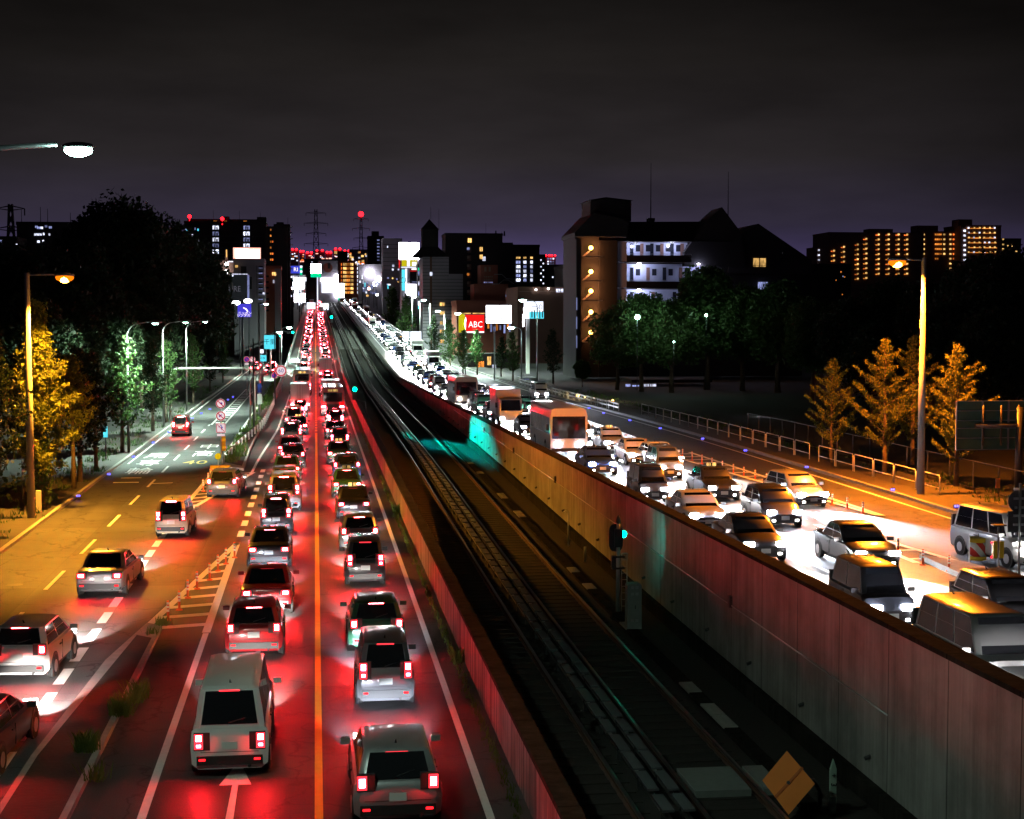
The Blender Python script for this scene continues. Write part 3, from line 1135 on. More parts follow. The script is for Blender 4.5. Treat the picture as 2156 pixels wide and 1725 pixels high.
def car_pieces(kind):
    if kind in ('truck', 'bus'):
        return big_pieces(kind)
    """dict name -> list of (MB, material key)"""
    p = TYPES[kind]
    L, Wd, H, belt = p['L'], p['W'], p['H'], p['belt']
    h = L / 2
    w = Wd / 2
    P = {}
    body = MB()
    wsy, wty = p['ws']
    rsy, rty = p['rs']
    # lower shell: rings along the length (y, sill z, top z, half width)
    st = [(-h, .42, p['rear'] - .16, w * .86), (-h + .06, .28, p['rear'] - .04, w * .93), (-h + .28, .22, p['rear'], w * .985), (rsy + .02, .2, p['rear'], w),
          (-.4, .2, belt, w), (wsy - .02, .2, belt, w), (wsy + .25, .2, p['bon'] - .06, w * .99), (h - .5, .2, p['bon'] - .17, w * .965),
          (h - .14, .22, p['bon'] - .27, w * .90), (h - .03, .26, p['bon'] - .36, w * .80), (h, .34, .56, w * .7)]
    st.sort(key=lambda s: s[0])
    vs, n = [], 12
    for (y, zb, zt, hw) in st:
        r = [(-hw * .8, zb), (-hw * .97, zb + .12), (-hw, zb + (zt - zb) * .55), (-hw * .965, zt - .07), (-hw * .86, zt - .01), (-hw * .4, zt + .012)]
        ring = r + [(-x, z) for x, z in r[::-1]]
        vs += [(x, y, z) for x, z in ring]
    fs = []
    for i in range(len(st) - 1):
        for k in range(n):
            k2 = (k + 1) % n
            fs.append((i * n + k, i * n + k2, (i + 1) * n + k2, (i + 1) * n + k))
    fs.append(tuple(range(n))[::-1])
    fs.append(tuple((len(st) - 1) * n + k for k in range(n)))
    body.add(vs, fs, 0, True)
    # cabin
    wb, wr = w * .89, w * .74
    zt = H - .05
    rings = [((rsy, wsy), wb, belt - .03), ((rsy + (rty - rsy) * .45, wsy + (wty - wsy) * .45), wb + (wr - wb) * .42, belt + (zt - belt) * .5),
             ((rty, wty), wr, zt), ((rty + .12, wty - .16), wr * .86, H)]
    vs = []
    for (ya, yb), hw, z in rings:
        c = .10
        vs += [(-hw + c, ya, z), (hw - c, ya, z), (hw, ya + c, z), (hw, yb - c, z), (hw - c, yb, z), (-hw + c, yb, z), (-hw, yb - c, z), (-hw, ya + c, z)]
    fs = []
    for i in range(3):
        for k in range(8):
            k2 = (k + 1) % 8
            fs.append((i * 8 + k, i * 8 + k2, (i + 1) * 8 + k2, (i + 1) * 8 + k))
    fs.append(tuple(24 + k for k in range(8)))
    body.add(vs, fs, 0, True)
    # wheel arches as dark recesses set just proud of the flank
    P['body'] = [(body, 'paint')]
    arch = MB()
    ax = (h - .82, -h + .78)
    rw = .31 if kind != 'van' else .33
    for ya in ax:
        for s in (-1, 1):
            P.setdefault('wheel_arch', []).append((MB().tube((s * (w - .06), ya, rw + .03), (s * (w + .004), ya, rw + .03), rw + .07, rw + .07, 16), 'car_plastic'))
    arch.box(-w * .86, w * .86, -h + .3, h - .3, .17, .24)
    P['bumper'] = [(MB().box(-w * .84, w * .84, -h - .035, -h + .12, .30, .50), 'car_plastic'), (MB().box(-w * .76, w * .76, h - .16, h + .02, .26, .44), 'car_plastic')]
    P['trim'] = [(arch, 'car_plastic')]

    def panel(a, b, c, d, out, inset=.1):
        pts = [Vector(q) for q in (a, b, c, d)]
        cen = sum(pts, Vector()) / 4
        nn = (pts[1] - pts[0]).cross(pts[3] - pts[0]).normalized()
        if nn.dot(Vector(out)) < 0:
            nn = -nn
        q = [pt + (cen - pt) * inset for pt in pts]
        m_ = MB()
        o_ = [pt + nn * .012 for pt in q]
        i_ = [pt - nn * .02 for pt in q]
        m_.add(o_ + i_, [(0, 1, 2, 3), (4, 7, 6, 5), (0, 4, 5, 1), (1, 5, 6, 2), (2, 6, 7, 3), (3, 7, 4, 0)])
        return m_
    z0, z1 = belt - .02, zt
    P['windscreen'] = [(panel((-wb + .08, wsy, z0), (wb - .08, wsy, z0), (wr - .08, wty, z1), (-wr + .08, wty, z1), (0, 1, .3), .05), 'car_glass')]
    P['rear_window'] = [(panel((-wb + .1, rsy, z0 + .06), (wb - .1, rsy, z0 + .06), (wr - .08, rty, z1), (-wr + .08, rty, z1), (0, -1, .3), .07), 'car_glass')]
    for s in (-1, 1):
        yb_, yt_ = (rsy + .18, wsy - .14), (rty + .14, wty - .1)
        nwin = 3 if kind in ('minivan', 'estate', 'van') else 2
        for k in range(nwin):
            f0, f1 = k / nwin, (k + 1) / nwin
            a = (s * wb, yb_[0] + (yb_[1] - yb_[0]) * f0, z0)
            b_ = (s * wb, yb_[0] + (yb_[1] - yb_[0]) * f1, z0)
            c = (s * wr, yt_[0] + (yt_[1] - yt_[0]) * f1, z1)
            d = (s * wr, yt_[0] + (yt_[1] - yt_[0]) * f0, z1)
            P.setdefault('side_window', []).append((panel(a, b_, c, d, (s, 0, .2), .08), 'car_glass'))
        m_ = MB()
        m_.cbox((s * (w + .09), wsy - .25, belt + .06), (.2, .12, .13))
        P.setdefault('wing_mirror', []).append((m_, 'paint'))
        tw, th, tz = p['tail']
        m_ = MB()
        iw = .30 if kind not in ('minivan', 'kei car', 'van', 'hatchback', 'estate') else .19
        x1 = s * w * .90
        x0 = s * (w * .90 - iw)
        m_.box(min(x0, x1), max(x0, x1), -h - .014, -h + .02, tz - th / 2, tz + th / 2)
        P.setdefault('tail_light', []).append((m_, 'lens'))
        m_ = MB()
        cw_, ch_ = iw * .30, th * (.30 if th < .3 else .18)
        cx_ = (x0 + x1) / 2
        cz_ = tz + (0 if th < .3 else th * .22)
        m_.box(cx_ - cw_, cx_ + cw_, -h - .024, -h, cz_ - ch_, cz_ + ch_)
        if th > .3:
            m_.box(cx_ - cw_ * .8, cx_ + cw_ * .8, -h - .022, -h, tz - th * .36, tz - th * .2)
        P.setdefault('lamp_bulb', []).append((m_, 'tail'))
        m_ = MB()
        x1, x0 = s * w * .86, s * (w * .86 - .34)
        m_.box(min(x0, x1), max(x0, x1), h - .17, h + .004, .60, .74)
        P.setdefault('headlight', []).append((m_, 'head'))
        for ya in ax:
            t_, r_ = MB(), MB()
            t_.tube((s * (w - .18), ya, rw), (s * (w + .012), ya, rw), rw, rw, 18)
            r_.tube((s * (w - .02), ya, rw), (s * (w + .02), ya, rw), rw * .62, rw * .56, 12)
            P.setdefault('wheel', []).append((t_, 'rubber', r_, 'rim'))
    m_ = MB()
    m_.box(-.22, .22, rty + .0 - .02, rty + .06, zt - .035, zt - .005)
    P['brake_light'] = [(m_, 'brake')]
    tw, th, tz = p['tail']
    rear_z = p['rear']
    P['boot_seam'] = [(MB().box(-w * .74, w * .74, -h - .004, -h + .02, .575, .587), 'car_plastic')]
    for s in (-1, 1):
        P.setdefault('lamp_surround', []).append((MB().box(min(s * w * .91, s * w * .5), max(s * w * .91, s * w * .5), -h - .008, -h + .1, tz - th / 2 - .025, tz + th / 2 + .025), 'car_plastic'))
        r_ = MB()
        r_.box(min(s * w * .78, s * w * .62), max(s * w * .78, s * w * .62), -h - .045, -h, .40, .445)
        P.setdefault('reflector', []).append((r_, 'rear_lamp_dim2'))
        P.setdefault('door_gap', []).append((MB().box(min(s * (w + .004), s * (w - .02)), max(s * (w + .004), s * (w - .02)), -.32, -.305, .34, belt - .1), 'car_plastic'))
        P.setdefault('door_handle', []).append((MB().box(min(s * (w + .016), s * (w - .02)), max(s * (w + .016), s * (w - .02)), -.62, -.44, belt - .2, belt - .165), 'car_plastic'))
        f_ = MB()
        f_.box(min(s * w * .66, s * w * .5), max(s * w * .66, s * w * .5), h - .02, h + .026, .30, .38)
        P.setdefault('fog_lamp', []).append((f_, 'front_lamp_dim'))
    P['exhaust'] = [(MB().tube((w * .5, -h - .06, .27), (w * .5, -h + .2, .27), .035, .035, 10), 'car_plastic')]
    P['grille'] = [(MB().box(-w * .52, w * .52, h - .06, h + .012, .50, .60), 'car_plastic')]
    z_a = belt + .1
    y_a = rsy + (rty - rsy) * (z_a - belt) / max(.1, zt - belt)
    P['wiper'] = [(MB(), 'car_plastic')]
    P['wiper'][0][0].tube((-.02, y_a - .03, z_a), (.34, y_a + (rty - rsy) * .18 - .03, z_a + .1), .012, .009, 6)   # wiper
    P['aerial'] = [(MB().path([(0, rty + .45, H - .01), (0, rty + .3, H + .10)], [.03, .01], 6), 'car_plastic')]
    m_ = MB()
    pz = .72 if kind in ('minivan', 'kei car', 'van', 'hatchback') else .66
    m_.box(-.17, .17, -h - .02, -h + .02, pz - .085, pz + .085)
    P['number_plate'] = [(m_, 'plate')]
    m_ = MB()
    m_.box(-.17, .17, h - .01, h + .03, .36, .52)
    P['number_plate'].append((m_, 'plate'))
    if kind == 'taxi':
        m_ = MB()
        m_.box(-.22, .22, -.25, -.1, H, H + .14)
        P['roof_sign'] = [(m_, 'lit_warm')]
    return P


PIECES = {k: car_pieces(k) for k in TYPES}
NEAR, FAR = {}, {}


def keymat(key, paint, away, hot, cool):
    if key == 'paint':
        return PAINT[paint]
    if key == 'tail':
        return M['tail_near'] if hot == 2 and away else (M['tail_hot'] if hot else M['tail_red']) if away else M['rear_lamp_dim']
    if key == 'lens':
        return M['tail_lens'] if away else M['rear_lamp_dim']
    if key == 'brake':
        return (M['tail_hot'] if hot == 1 else M['tail_lens']) if away else M['rear_lamp_dim']
    if key == 'head':
        return M['front_lamp_dim'] if away else (M['headlamp_cool'] if cool else M['headlamp'])
    if key == 'rear_lamp_dim2':
        return M['rear_lamp_dim']
    if key == 'plate':
        return M['plate_white']
    return M[key]


def near_meshes(kind, paint, away, hot, cool):
    k = (kind, paint, away, hot, cool)
    if k not in NEAR:
        d = []
        for nm, lst in PIECES[kind].items():
            for it in lst:
                if nm == 'wheel':
                    d.append(('wheel', it[0].mesh('tyre', M['rubber']), ('rim', it[2].mesh('rim', M['rim']))))
                else:
                    me = it[0].mesh(nm, keymat(it[1], paint, away, hot, cool))
                    if nm == 'body':
                        me.set_sharp_from_angle(angle=rad(38))
                    d.append((nm, me, None))
        NEAR[k] = d
    return NEAR[k]


def far_mesh(kind, paint, away, hot, cool):
    k = (kind, paint, away, hot, cool)
    if k not in FAR:
        mb, mats = MB(), []
        for nm, lst in PIECES[kind].items():
            for it in lst:
                prs = [(it[0], it[1])] + ([(it[2], it[3])] if nm == 'wheel' else [])
                for m_, key in prs:
                    mm = keymat(key, paint, away, hot, cool)
                    if key == 'lens' and away:
                        mm = M['tail_far']
                    if mm not in mats:
                        mats.append(mm)
                    i = mats.index(mm)
                    o_ = len(mb.v)
                    mb.v += m_.v
                    mb.f += [tuple(o_ + a for a in f) for f in m_.f]
                    mb.m += [i] * len(m_.f)
                    mb.sm += m_.sm
        me = mb.mesh('distant_car', mats)
        me.set_sharp_from_angle(angle=rad(38))
        FAR[k] = me
    return FAR[k]


HEAD_W, AWAY_W = 90000, 9000


def put_car(kind, paint, x, y, z, away, label, group, near, hot=False, cool=False, rz=0.0, pitch=0.0, beam=True, power=1.0):
    rot = (pitch if away else -pitch, 0, rz + (0 if away else math.pi))
    if near:
        t = thing('car', label, 'taxi' if kind == 'taxi' else (kind if kind in ('van', 'truck', 'bus') else 'car'), (x, y, z), 0, group)
        for nm, me, sub in near_meshes(kind, paint, away, hot, cool):
            o = link(nm, me, t)
            if sub:
                link(sub[0], sub[1], o)
    else:
        t = link('car', far_mesh(kind, paint, away, hot, cool), None, (x, y, z))
        tag(t, label, 'car', group)
    t.rotation_euler = rot
    if beam:
        h = TYPES[kind]['L'] / 2
        for s in (-1, 1):
            lamp('headlight_beam', 'SPOT', (s * .55, h + .06, .67), (AWAY_W if away else HEAD_W) * power, (.80, .86, 1.0) if cool else (1.0, .92, .85), t,
                 .09, (0, 1, -.24), 32, .95)
    return t


KINDS = ['saloon', 'hatchback', 'minivan', 'kei car', 'estate', 'hatchback', 'saloon', 'van', 'minivan', 'taxi']
COLS = ['black', 'silver', 'black', 'white', 'grey', 'blue', 'grey', 'red', 'black', 'blue', 'black', 'green']


def queue(lane, x, zf, y0, yn, y1, away, seed, near_to, gap):
    """cars along a lane from y0 to y1; every one up to near_to is built with its parts"""
    rr = random.Random(seed)
    y, n, last = y0, 0, None
    used = {}
    while y < y1:
        kind = rr.choice(KINDS)
        big = y > 66 and rr.random() < .085
        if big:
            kind = rr.choice(['truck', 'truck', 'bus'])
            y += 1.2 if kind == 'truck' else 2.6
        paint = rr.choice(COLS) if kind not in ('taxi', 'van', 'truck', 'bus') else {'truck': rr.choice(['white', 'silver', 'white', 'blue']), 'bus': rr.choice(['white', 'beige', 'red']), 'taxi': rr.choice(['black', 'green', 'white']), 'van': rr.choice(['white', 'silver'])}[kind]
        if (kind, paint) == last:
            continue
        last = (kind, paint)
        n += 1
        near = y < near_to
        px = (x(y) if callable(x) else x) + rr.uniform(-.22, .22)
        pitch = math.atan((zf(y + 2) - zf(y - 2)) / 4)
        lamps = 'red tail lights' if away else 'blazing headlights'
        if y < 205:
            used[(kind, paint)] = used.get((kind, paint), 0) + 1
            lab = '%s %s with %s, %s in %s' % (paint, kind, lamps, ordinal(n), lane)
            grp = 'traffic in ' + lane
        else:
            lab = 'tiny distant car with %s far up %s' % ('red tail lights' if away else 'white headlights', lane)
            grp = 'distant cars far up ' + lane
        put_car(kind, paint, px, y, zf(y), away, lab, grp, near, hot=2 if y < 48 else int(rr.random() < .5), cool=rr.random() < .5, pitch=pitch, beam=y < 330,
                power=rr.uniform(.7, 1.2))
        y += gap(y) * rr.uniform(.72, 1.38) + (1.6 if kind == 'truck' else 3.2 if kind == 'bus' else 0)


gapA = lambda y: 9.4 if y < 120 else (8.6 if y < 300 else 11.0)
queue('the lane left of the yellow line', -1.78, z_left, 36.5, 0, 850, True, 11, 135, gapA)
queue('the lane right of the yellow line', 1.75, z_left, 32.5, 0, 850, True, 23, 135, gapA)
gapB = lambda y: 10.0 if y < 120 else (9.5 if y < 300 else 12.0)
queue('the oncoming lane behind the wall', 15.65, z_right, 27.5, 0, 850, False, 5, 125, gapB)
queue('the outer oncoming lane', 19.05, z_right, 33.0, 0, 850, False, 31, 125, gapB)

# cars joining from the frontage road, one behind the other on the curve
for i, (u, v, kind, paint) in enumerate(((75, 1405, 'hatchback', 'white'), (235, 1235, 'saloon', 'silver'), (372, 1122, 'kei car', 'beige'), (478, 1040, 'estate', 'grey'), (-40, 1590, 'saloon', 'black'))):
    p = ground(u, v)
    q = ground(u + (90 if i != 4 else 100), v - (80 if i < 4 else 100))
    d = q - p
    put_car(kind, paint, p.x, p.y, 0, True, '%s %s with red tail lights, merging across the thick dashed line' % (paint, kind), 'cars merging from the frontage road',
            True, hot=i % 2 == 0, rz=-math.atan2(d.x, d.y), beam=True)
put_car('kei car', 'red', -11.45, 137, 0, True, 'small red car alone in the kerbside lane under the trees', None, True, hot=True)
for i, (x, y, kind, paint) in enumerate(((-8.2, 296, 'minivan', 'white'), (-11.4, 300, 'saloon', 'silver'), (-8.2, 307, 'kei car', 'white'), (-11.4, 312, 'hatchback', 'red'), (-8.2, 286, 'taxi', 'black'))):
    put_car(kind, paint, x, y, 0, True, '%s %s with brake lights on, waiting at the far junction' % (paint, kind), 'cars waiting at the junction', False, hot=True, beam=False)
# oncoming cars leaving for the right-hand frontage road
for i, (x, y, kind, paint) in enumerate(((19.9, 90, 'saloon', 'white'), (22.3, 71, 'hatchback', 'silver'), (24.6, 53.5, 'minivan', 'white'))):
    put_car(kind, paint, x, y, z_rserv(y), False, '%s %s with white headlights, leaving towards the right frontage road' % (paint, kind), 'cars leaving for the right frontage road',
            True, cool=i == 1, rz=math.atan2(2.4, 18.5), beam=True)
put_car('van', 'white', 25.4, 178, z_rserv(178), False, 'white van with dazzling headlights alone on the right frontage road', None, True, cool=True, power=1.6)


# ================================================================ STREET FURNITURE
SODIUM = (1.0, .39, .03)
SODIUM_DEEP = (1.0, .23, .012)
MERC = (.72, 1.0, .80)


def street_lamp(label, base, h, arm, head_drop=0.0, rad_=.09, lit=None, energy=0, col=(1, 1, 1), pole='galv', curved=True, group=None, straight_arm=False, cone=150, tilt=None, lens=.36, head=.4):
    """arm: (dx, dy) of the lamp head from the pole"""
    t = thing('street_lamp', label, 'street lamp', base, 0, group)
    ax, ay = arm
    mb = MB()
    if straight_arm:
        mb.path([(0, 0, -.1), (0, 0, h * .45), (0, 0, h)], [rad_ * 1.25, rad_ * 1.1, rad_ * .75], 12)
        mb.build('pole', M[pole], t)
        mb = MB()
        mb.path([(0, 0, h - .12), (ax * .5, ay * .5, h - .09), (ax, ay, h - .08)], [.05, .045, .04], 8)
        mb.build('arm', M['galv'], t)
        hz = h - .1
    else:
        r = min(abs(ax) + abs(ay), 1.6) * .6
        ux, uy = ax / math.hypot(ax, ay), ay / math.hypot(ax, ay)
        mb.path([(0, 0, -.1), (0, 0, h * .5), (0, 0, h - r)], [rad_ * 1.3, rad_, rad_ * .75], 12)
        mb.build('pole', M[pole], t)
        pts = []
        for k in range(7):
            a = k / 6 * math.pi / 2
            pts.append((ux * r * (1 - math.cos(a)), uy * r * (1 - math.cos(a)), h - r + r * math.sin(a)))
        pts.append((ax, ay, h + .12))
        mb = MB()
        mb.path(pts, rad_ * .55, 8)
        mb.build('arm', M[pole], t)
        hz = h + .1
    hd = MB()
    L = math.hypot(ax, ay)
    ux, uy = ax / L, ay / L
    hx, hy = ax + ux * .3, ay + uy * .3
    hd.ball((hx, hy, hz), head, 0, 12, 8, 1.25 if abs(ux) > .5 else .62, .62 if abs(ux) > .5 else 1.25, .32)
    hd.build('lamp_head', M['grey_box'], t)
    if lit:
        g = MB()
        g.ball((hx, hy, hz - .36 * lens), lens, 0, 14, 8, 1.25 if abs(ux) > .5 else .7, .7 if abs(ux) > .5 else 1.25, .62)
        g.build('lens', M[lit], t)
        if lit == 'lamp_sodium':
            g = MB()
            g.ball((hx, hy, hz - .2), .27, 0, 12, 8, 1, 1, .75)
            g.build('bulb', M['sodium_core'], t)
        if energy:
            lamp('lamp_light', 'SPOT', (hx, hy, hz - .42), energy, col, t, .22, tilt or (ux * .18, uy * .18, -1), cone, .28 if lit == "lamp_sodium" else .55)
    return t


p = ground(66, 1096)
street_lamp('tall concrete-pole sodium lamp glowing orange in front of the yellow ginkgo', (p.x, p.y, 0), 12.25, (1.5, 0), rad_=.16, lit='lamp_sodium', energy=46000, col=SODIUM,
            pole='concrete_pole', straight_arm=True, cone=138)
p = ground(1938, 1046, 1.3)
street_lamp('tall sodium lamp glowing orange behind the pipe fence on the right', (p.x, p.y, 1.3), 11.65, (-1.05, 0), rad_=.15, lit='lamp_sodium', energy=60000, col=SODIUM_DEEP,
            pole='concrete_pole', straight_arm=True, cone=172)
for i, (x, y, e) in enumerate(((-13.75, 118, 1), (-13.75, 145, 1), (-13.75, 171, 1))):
    street_lamp('slim curved-arm lamp with a small pale head, %s of the three beside the green ginkgos' % ordinal(i + 1), (x, y, 0.1), 9.55, (1.75, 0), rad_=.075, lit='lamp_mercury',
                energy=24000, col=MERC, lens=.2, tilt=(-.35, .2, -1), group='curved-arm lamps along the tree-lined pavement')
# bright white-green lamp whose post stands out of frame
a = at(165, 322, 24)
street_lamp('white-green lamp reaching in over the road from outside the picture', (-6.3, 24, .14), a.z - .14, (a.x + 6.3 - .3, 0), rad_=.07, lit='lamp_mercury', energy=1900, col=MERC, lens=.165, head=.19, tilt=(.55, .15, -1))
# lamps along the right frontage road towards the city
for i, (u, vb, vt, y, arm, on) in enumerate(((1131, 832, 632, 200, -1.6, 1), (1098, 800, 690, 225, -1.2, 1), (1041, 815, 672, 240, 0.8, 0), (980, 790, 660, 262, -1.0, 1),
                                             (936, 770, 655, 300, -1.0, 1), (905, 752, 632, 330, -1.0, 1), (884, 738, 625, 370, -1.0, 1), (868, 726, 615, 410, -1.0, 1))):
    pt = at(u, vt, y)
    street_lamp('thin grey lamp post on the right roadside, %s towards the city' % ordinal(i + 1), (pt.x, y, z_rserv(min(y, 390))), pt.z - z_rserv(min(y, 390)), (arm, 0), rad_=.09,
                lit='lamp_mercury' if on else None, energy=(300 if i < 2 else 60000) if on else 0, cone=150 if i < 2 else 176, col=MERC, group='lamp posts along the right frontage road')
# lamps of the green street trees far down the left side
for i, (u, v, y) in enumerate(((570, 700, 268), (592, 690, 300), (545, 640, 330))):
    pt = at(u, v, y)
    street_lamp('thin lamp post near the left junction signals, %s towards the city' % ordinal(i + 1), (pt.x, y, 0), pt.z, (1.2, 0), rad_=.08, lit='lamp_mercury', energy=26000, col=MERC,
                group='lamp posts by the left junction')


# -------- signs
def disc(mb, x, y, z, r, t, mi=0, n=28):
    mb.tube((x, y, z), (x, y - t, z), r, r, n, mi, True, False)


def sign_post(label, x, y, z0, h, r=.035, cat='road sign', m='galv', group=None):
    t = thing('road_sign', label, cat, (x, y, z0), 0, group)
    mb = MB()
    mb.tube((0, .06, -.1), (0, .06, h), r, r, 10)
    mb.build('post', M[m], t)
    return t


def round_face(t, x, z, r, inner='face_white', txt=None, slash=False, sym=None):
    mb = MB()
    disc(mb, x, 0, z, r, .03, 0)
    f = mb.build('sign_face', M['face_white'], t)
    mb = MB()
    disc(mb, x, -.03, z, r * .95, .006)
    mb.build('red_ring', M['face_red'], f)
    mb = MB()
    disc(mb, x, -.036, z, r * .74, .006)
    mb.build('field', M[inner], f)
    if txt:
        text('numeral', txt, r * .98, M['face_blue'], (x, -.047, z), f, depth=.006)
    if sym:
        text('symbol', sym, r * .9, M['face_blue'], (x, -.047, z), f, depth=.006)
    if slash:
        mb = MB()
        c, s = math.cos(rad(45)), math.sin(rad(45))
        L, w = r * .78, r * .09
        mb.prism([(x - c * L - s * w, z + s * L - c * w), (x - c * L + s * w, z + s * L + c * w), (x + c * L + s * w, z - s * L + c * w), (x + c * L - s * w, z - s * L - c * w)], -.0425, -.0575)
        mb.build('slash', M['face_red'], f)
    return f


pt = at(591.5, 781, 214)
t = sign_post('large round 60 speed limit sign with red ring on the grassy median', pt.x, 214, .1, pt.z, .05)
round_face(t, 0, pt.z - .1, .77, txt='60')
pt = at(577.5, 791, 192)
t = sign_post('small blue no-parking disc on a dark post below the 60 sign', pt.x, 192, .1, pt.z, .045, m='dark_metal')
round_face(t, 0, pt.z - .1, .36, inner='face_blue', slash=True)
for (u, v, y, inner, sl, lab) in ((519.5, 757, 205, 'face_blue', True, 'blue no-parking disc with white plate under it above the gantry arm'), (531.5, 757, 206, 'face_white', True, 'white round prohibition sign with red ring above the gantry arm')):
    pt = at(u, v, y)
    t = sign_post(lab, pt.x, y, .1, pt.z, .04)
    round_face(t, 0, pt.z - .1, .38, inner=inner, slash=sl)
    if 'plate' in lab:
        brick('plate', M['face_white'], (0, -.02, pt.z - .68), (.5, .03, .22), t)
# three stacked prohibition signs
g0 = at(466, 985, 103)
z1, z2, z3 = at(466, 850, 103).z, at(466, 876, 103).z, at(466, 901.5, 103).z
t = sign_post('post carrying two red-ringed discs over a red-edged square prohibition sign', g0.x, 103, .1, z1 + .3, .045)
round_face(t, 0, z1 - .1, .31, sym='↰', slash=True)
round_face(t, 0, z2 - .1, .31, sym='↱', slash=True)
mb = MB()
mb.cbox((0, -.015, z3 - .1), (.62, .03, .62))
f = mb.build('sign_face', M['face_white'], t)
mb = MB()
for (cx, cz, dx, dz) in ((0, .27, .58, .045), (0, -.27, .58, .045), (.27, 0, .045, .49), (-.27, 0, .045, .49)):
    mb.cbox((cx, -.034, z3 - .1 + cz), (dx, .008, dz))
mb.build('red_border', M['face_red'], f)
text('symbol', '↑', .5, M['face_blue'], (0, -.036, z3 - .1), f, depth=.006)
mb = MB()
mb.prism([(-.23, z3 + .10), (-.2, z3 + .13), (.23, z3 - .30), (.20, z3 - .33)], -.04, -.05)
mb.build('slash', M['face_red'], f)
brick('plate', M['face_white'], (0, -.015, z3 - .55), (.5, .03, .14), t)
# blinking yellow unit and cushion drums at the gore nose
pt = at(471, 934, 104)
t = thing('warning_lamp', 'tall yellow vertical warning lamp box below the stacked signs', 'warning lamp', (pt.x, 104, .1))
mb = MB()
mb.tube((0, .12, -.1), (0, .12, pt.z + .3), .045, .045, 10)
mb.build('post', M['galv'], t)
mb = MB()
mb.cbox((0, 0, pt.z - .1), (.26, .16, .95))
mb.build('lamp_box', M['yellow_plastic'], t)
for s in (-.25, .25):
    mb = MB()
    disc(mb, 0, -.08, pt.z - .1 + s, .1, .02, 0, 14)
    mb.build('lens', glow('lens_amber', (255, 190, 30), .5) if s < 0 else bpy.data.materials['lens_amber'], t)
pt = at(459, 961, 103)
t = thing('warning_lamp', 'round yellow warning lamp on a short stalk behind the chequered drums', 'warning lamp', (pt.x, 103, .1))
mb = MB()
mb.tube((0, .05, -.1), (0, .05, pt.z - .1), .03, .03, 8)
mb.build('post', M['galv'], t)
mb = MB()
disc(mb, 0, .05, pt.z - .1, .2, .12, 0, 20)
mb.build('lens', glow('lens_yellow', (235, 190, 20), .85), t)
# chequered material for the drums
cm = mat('chequer_sheet', (.85, .85, .85), .45, var=.05, lin=True)
ct = cm.node_tree
cb = ct.nodes['Principled BSDF']
ck = N(ct, 'ShaderNodeTexChecker')
ck.inputs['Scale'].default_value = 1.0
ck.inputs['Color1'].default_value = (.8, .06, .02, 1)
ck.inputs['Color2'].default_value = (.88, .88, .86, 1)
gg = N(ct, 'ShaderNodeTexCoord')
mm_ = N(ct, 'ShaderNodeMapping')
mm_.inputs['Scale'].default_value = (7.2, 7.2, 7.2)
mm_.inputs['Location'].default_value = (.5, .5, .5)
ct.links.new(gg.outputs['Object'], mm_.inputs[0])
ct.links.new(mm_.outputs[0], ck.inputs['Vector'])
ct.links.new(ck.outputs['Color'], cb.inputs['Base Color'])


def drum(u, v, y, label, face, z0=0.0, w=.66, h=.84, tilt=0):
    pt = at(u, v, y)
    t = thing('crash_cushion', label, 'crash cushion', (pt.x, y, z0), 0, 'crash cushions at the gore nose' if y > 80 else None)
    mb = MB()
    mb.tube((0, 0, .02), (0, 0, .16), w / 2, w / 2, 22)
    mb.build('base', M['yellow_plastic'], t)
    mb = MB()
    mb.tube((0, 0, .16), (0, 0, h - .16), w / 2 * .97, w / 2 * .97, 22)
    mb.build('chequer_band', face, t)
    mb = MB()
    mb.tube((0, 0, h - .16), (0, 0, h), w / 2, w / 2, 22)
    mb.build('lid', M['yellow_plastic'], t)


drum(453.5, 987, 99, 'yellow-topped drum with red and white chequers, left of the pair', cm)
drum(474, 987, 99.1, 'yellow-topped drum with mostly white reflective band, right of the pair', M['white_sheet'])
sm_ = mat('stripe_sheet', (.8, .8, .8), .45, lin=True)
ct = sm_.node_tree
cb = ct.nodes['Principled BSDF']
wv = N(ct, 'ShaderNodeTexWave')
wv.inputs['Scale'].default_value = .85
wv.bands_direction = 'X'
gg = N(ct, 'ShaderNodeTexCoord')
mm_ = N(ct, 'ShaderNodeMapping')
mm_.inputs['Rotation'].default_value = (0, rad(40), 0)
ct.links.new(gg.outputs['Object'], mm_.inputs[0])
ct.links.new(mm_.outputs[0], wv.inputs['Vector'])
rp = N(ct, 'ShaderNodeValToRGB')
rp.color_ramp.interpolation = 'CONSTANT'
rp.color_ramp.elements[0].color = (.6, .03, .02, 1)
rp.color_ramp.elements[1].position = .5
rp.color_ramp.elements[1].color = (.75, .78, .74, 1)
ct.links.new(wv.outputs['Fac'], rp.inputs[0])
ct.links.new(rp.outputs[0], cb.inputs['Base Color'])
drum(2058, 1200, 53.5, 'yellow-topped drum with slanting red and white stripes on the right gore', sm_, 1.32, .62, .82)
pt = at(2040, 1195, 53)
t = thing('marker_post', 'slim white pole standing in front of the striped drum', 'marker post', (pt.x, 53, 1.32))
mb = MB()
mb.tube((0, 0, 0), (0, 0, 1.0), .025, .02, 8)
mb.build('post', M['white_sheet'], t)

# -------- flexible delineator posts
proto = thing('delineator_post', 'x', 'delineator post', (0, 0, 0))
mb = MB()
mb.tube((0, 0, 0), (0, 0, .045), .12, .10, 14)
mb.build('base', M['orange_rubber'], proto)
mb = MB()
mb.tube((0, 0, .045), (0, 0, .66), .042, .038, 12)
mb.build('tube', M['orange_rubber'], proto)
for zz in (.34, .46, .58):
    mb = MB()
    mb.tube((0, 0, zz - .04), (0, 0, zz + .04), .0445, .0445, 12)
    mb.build('reflective_band', M['white_sheet'], proto)
first = True


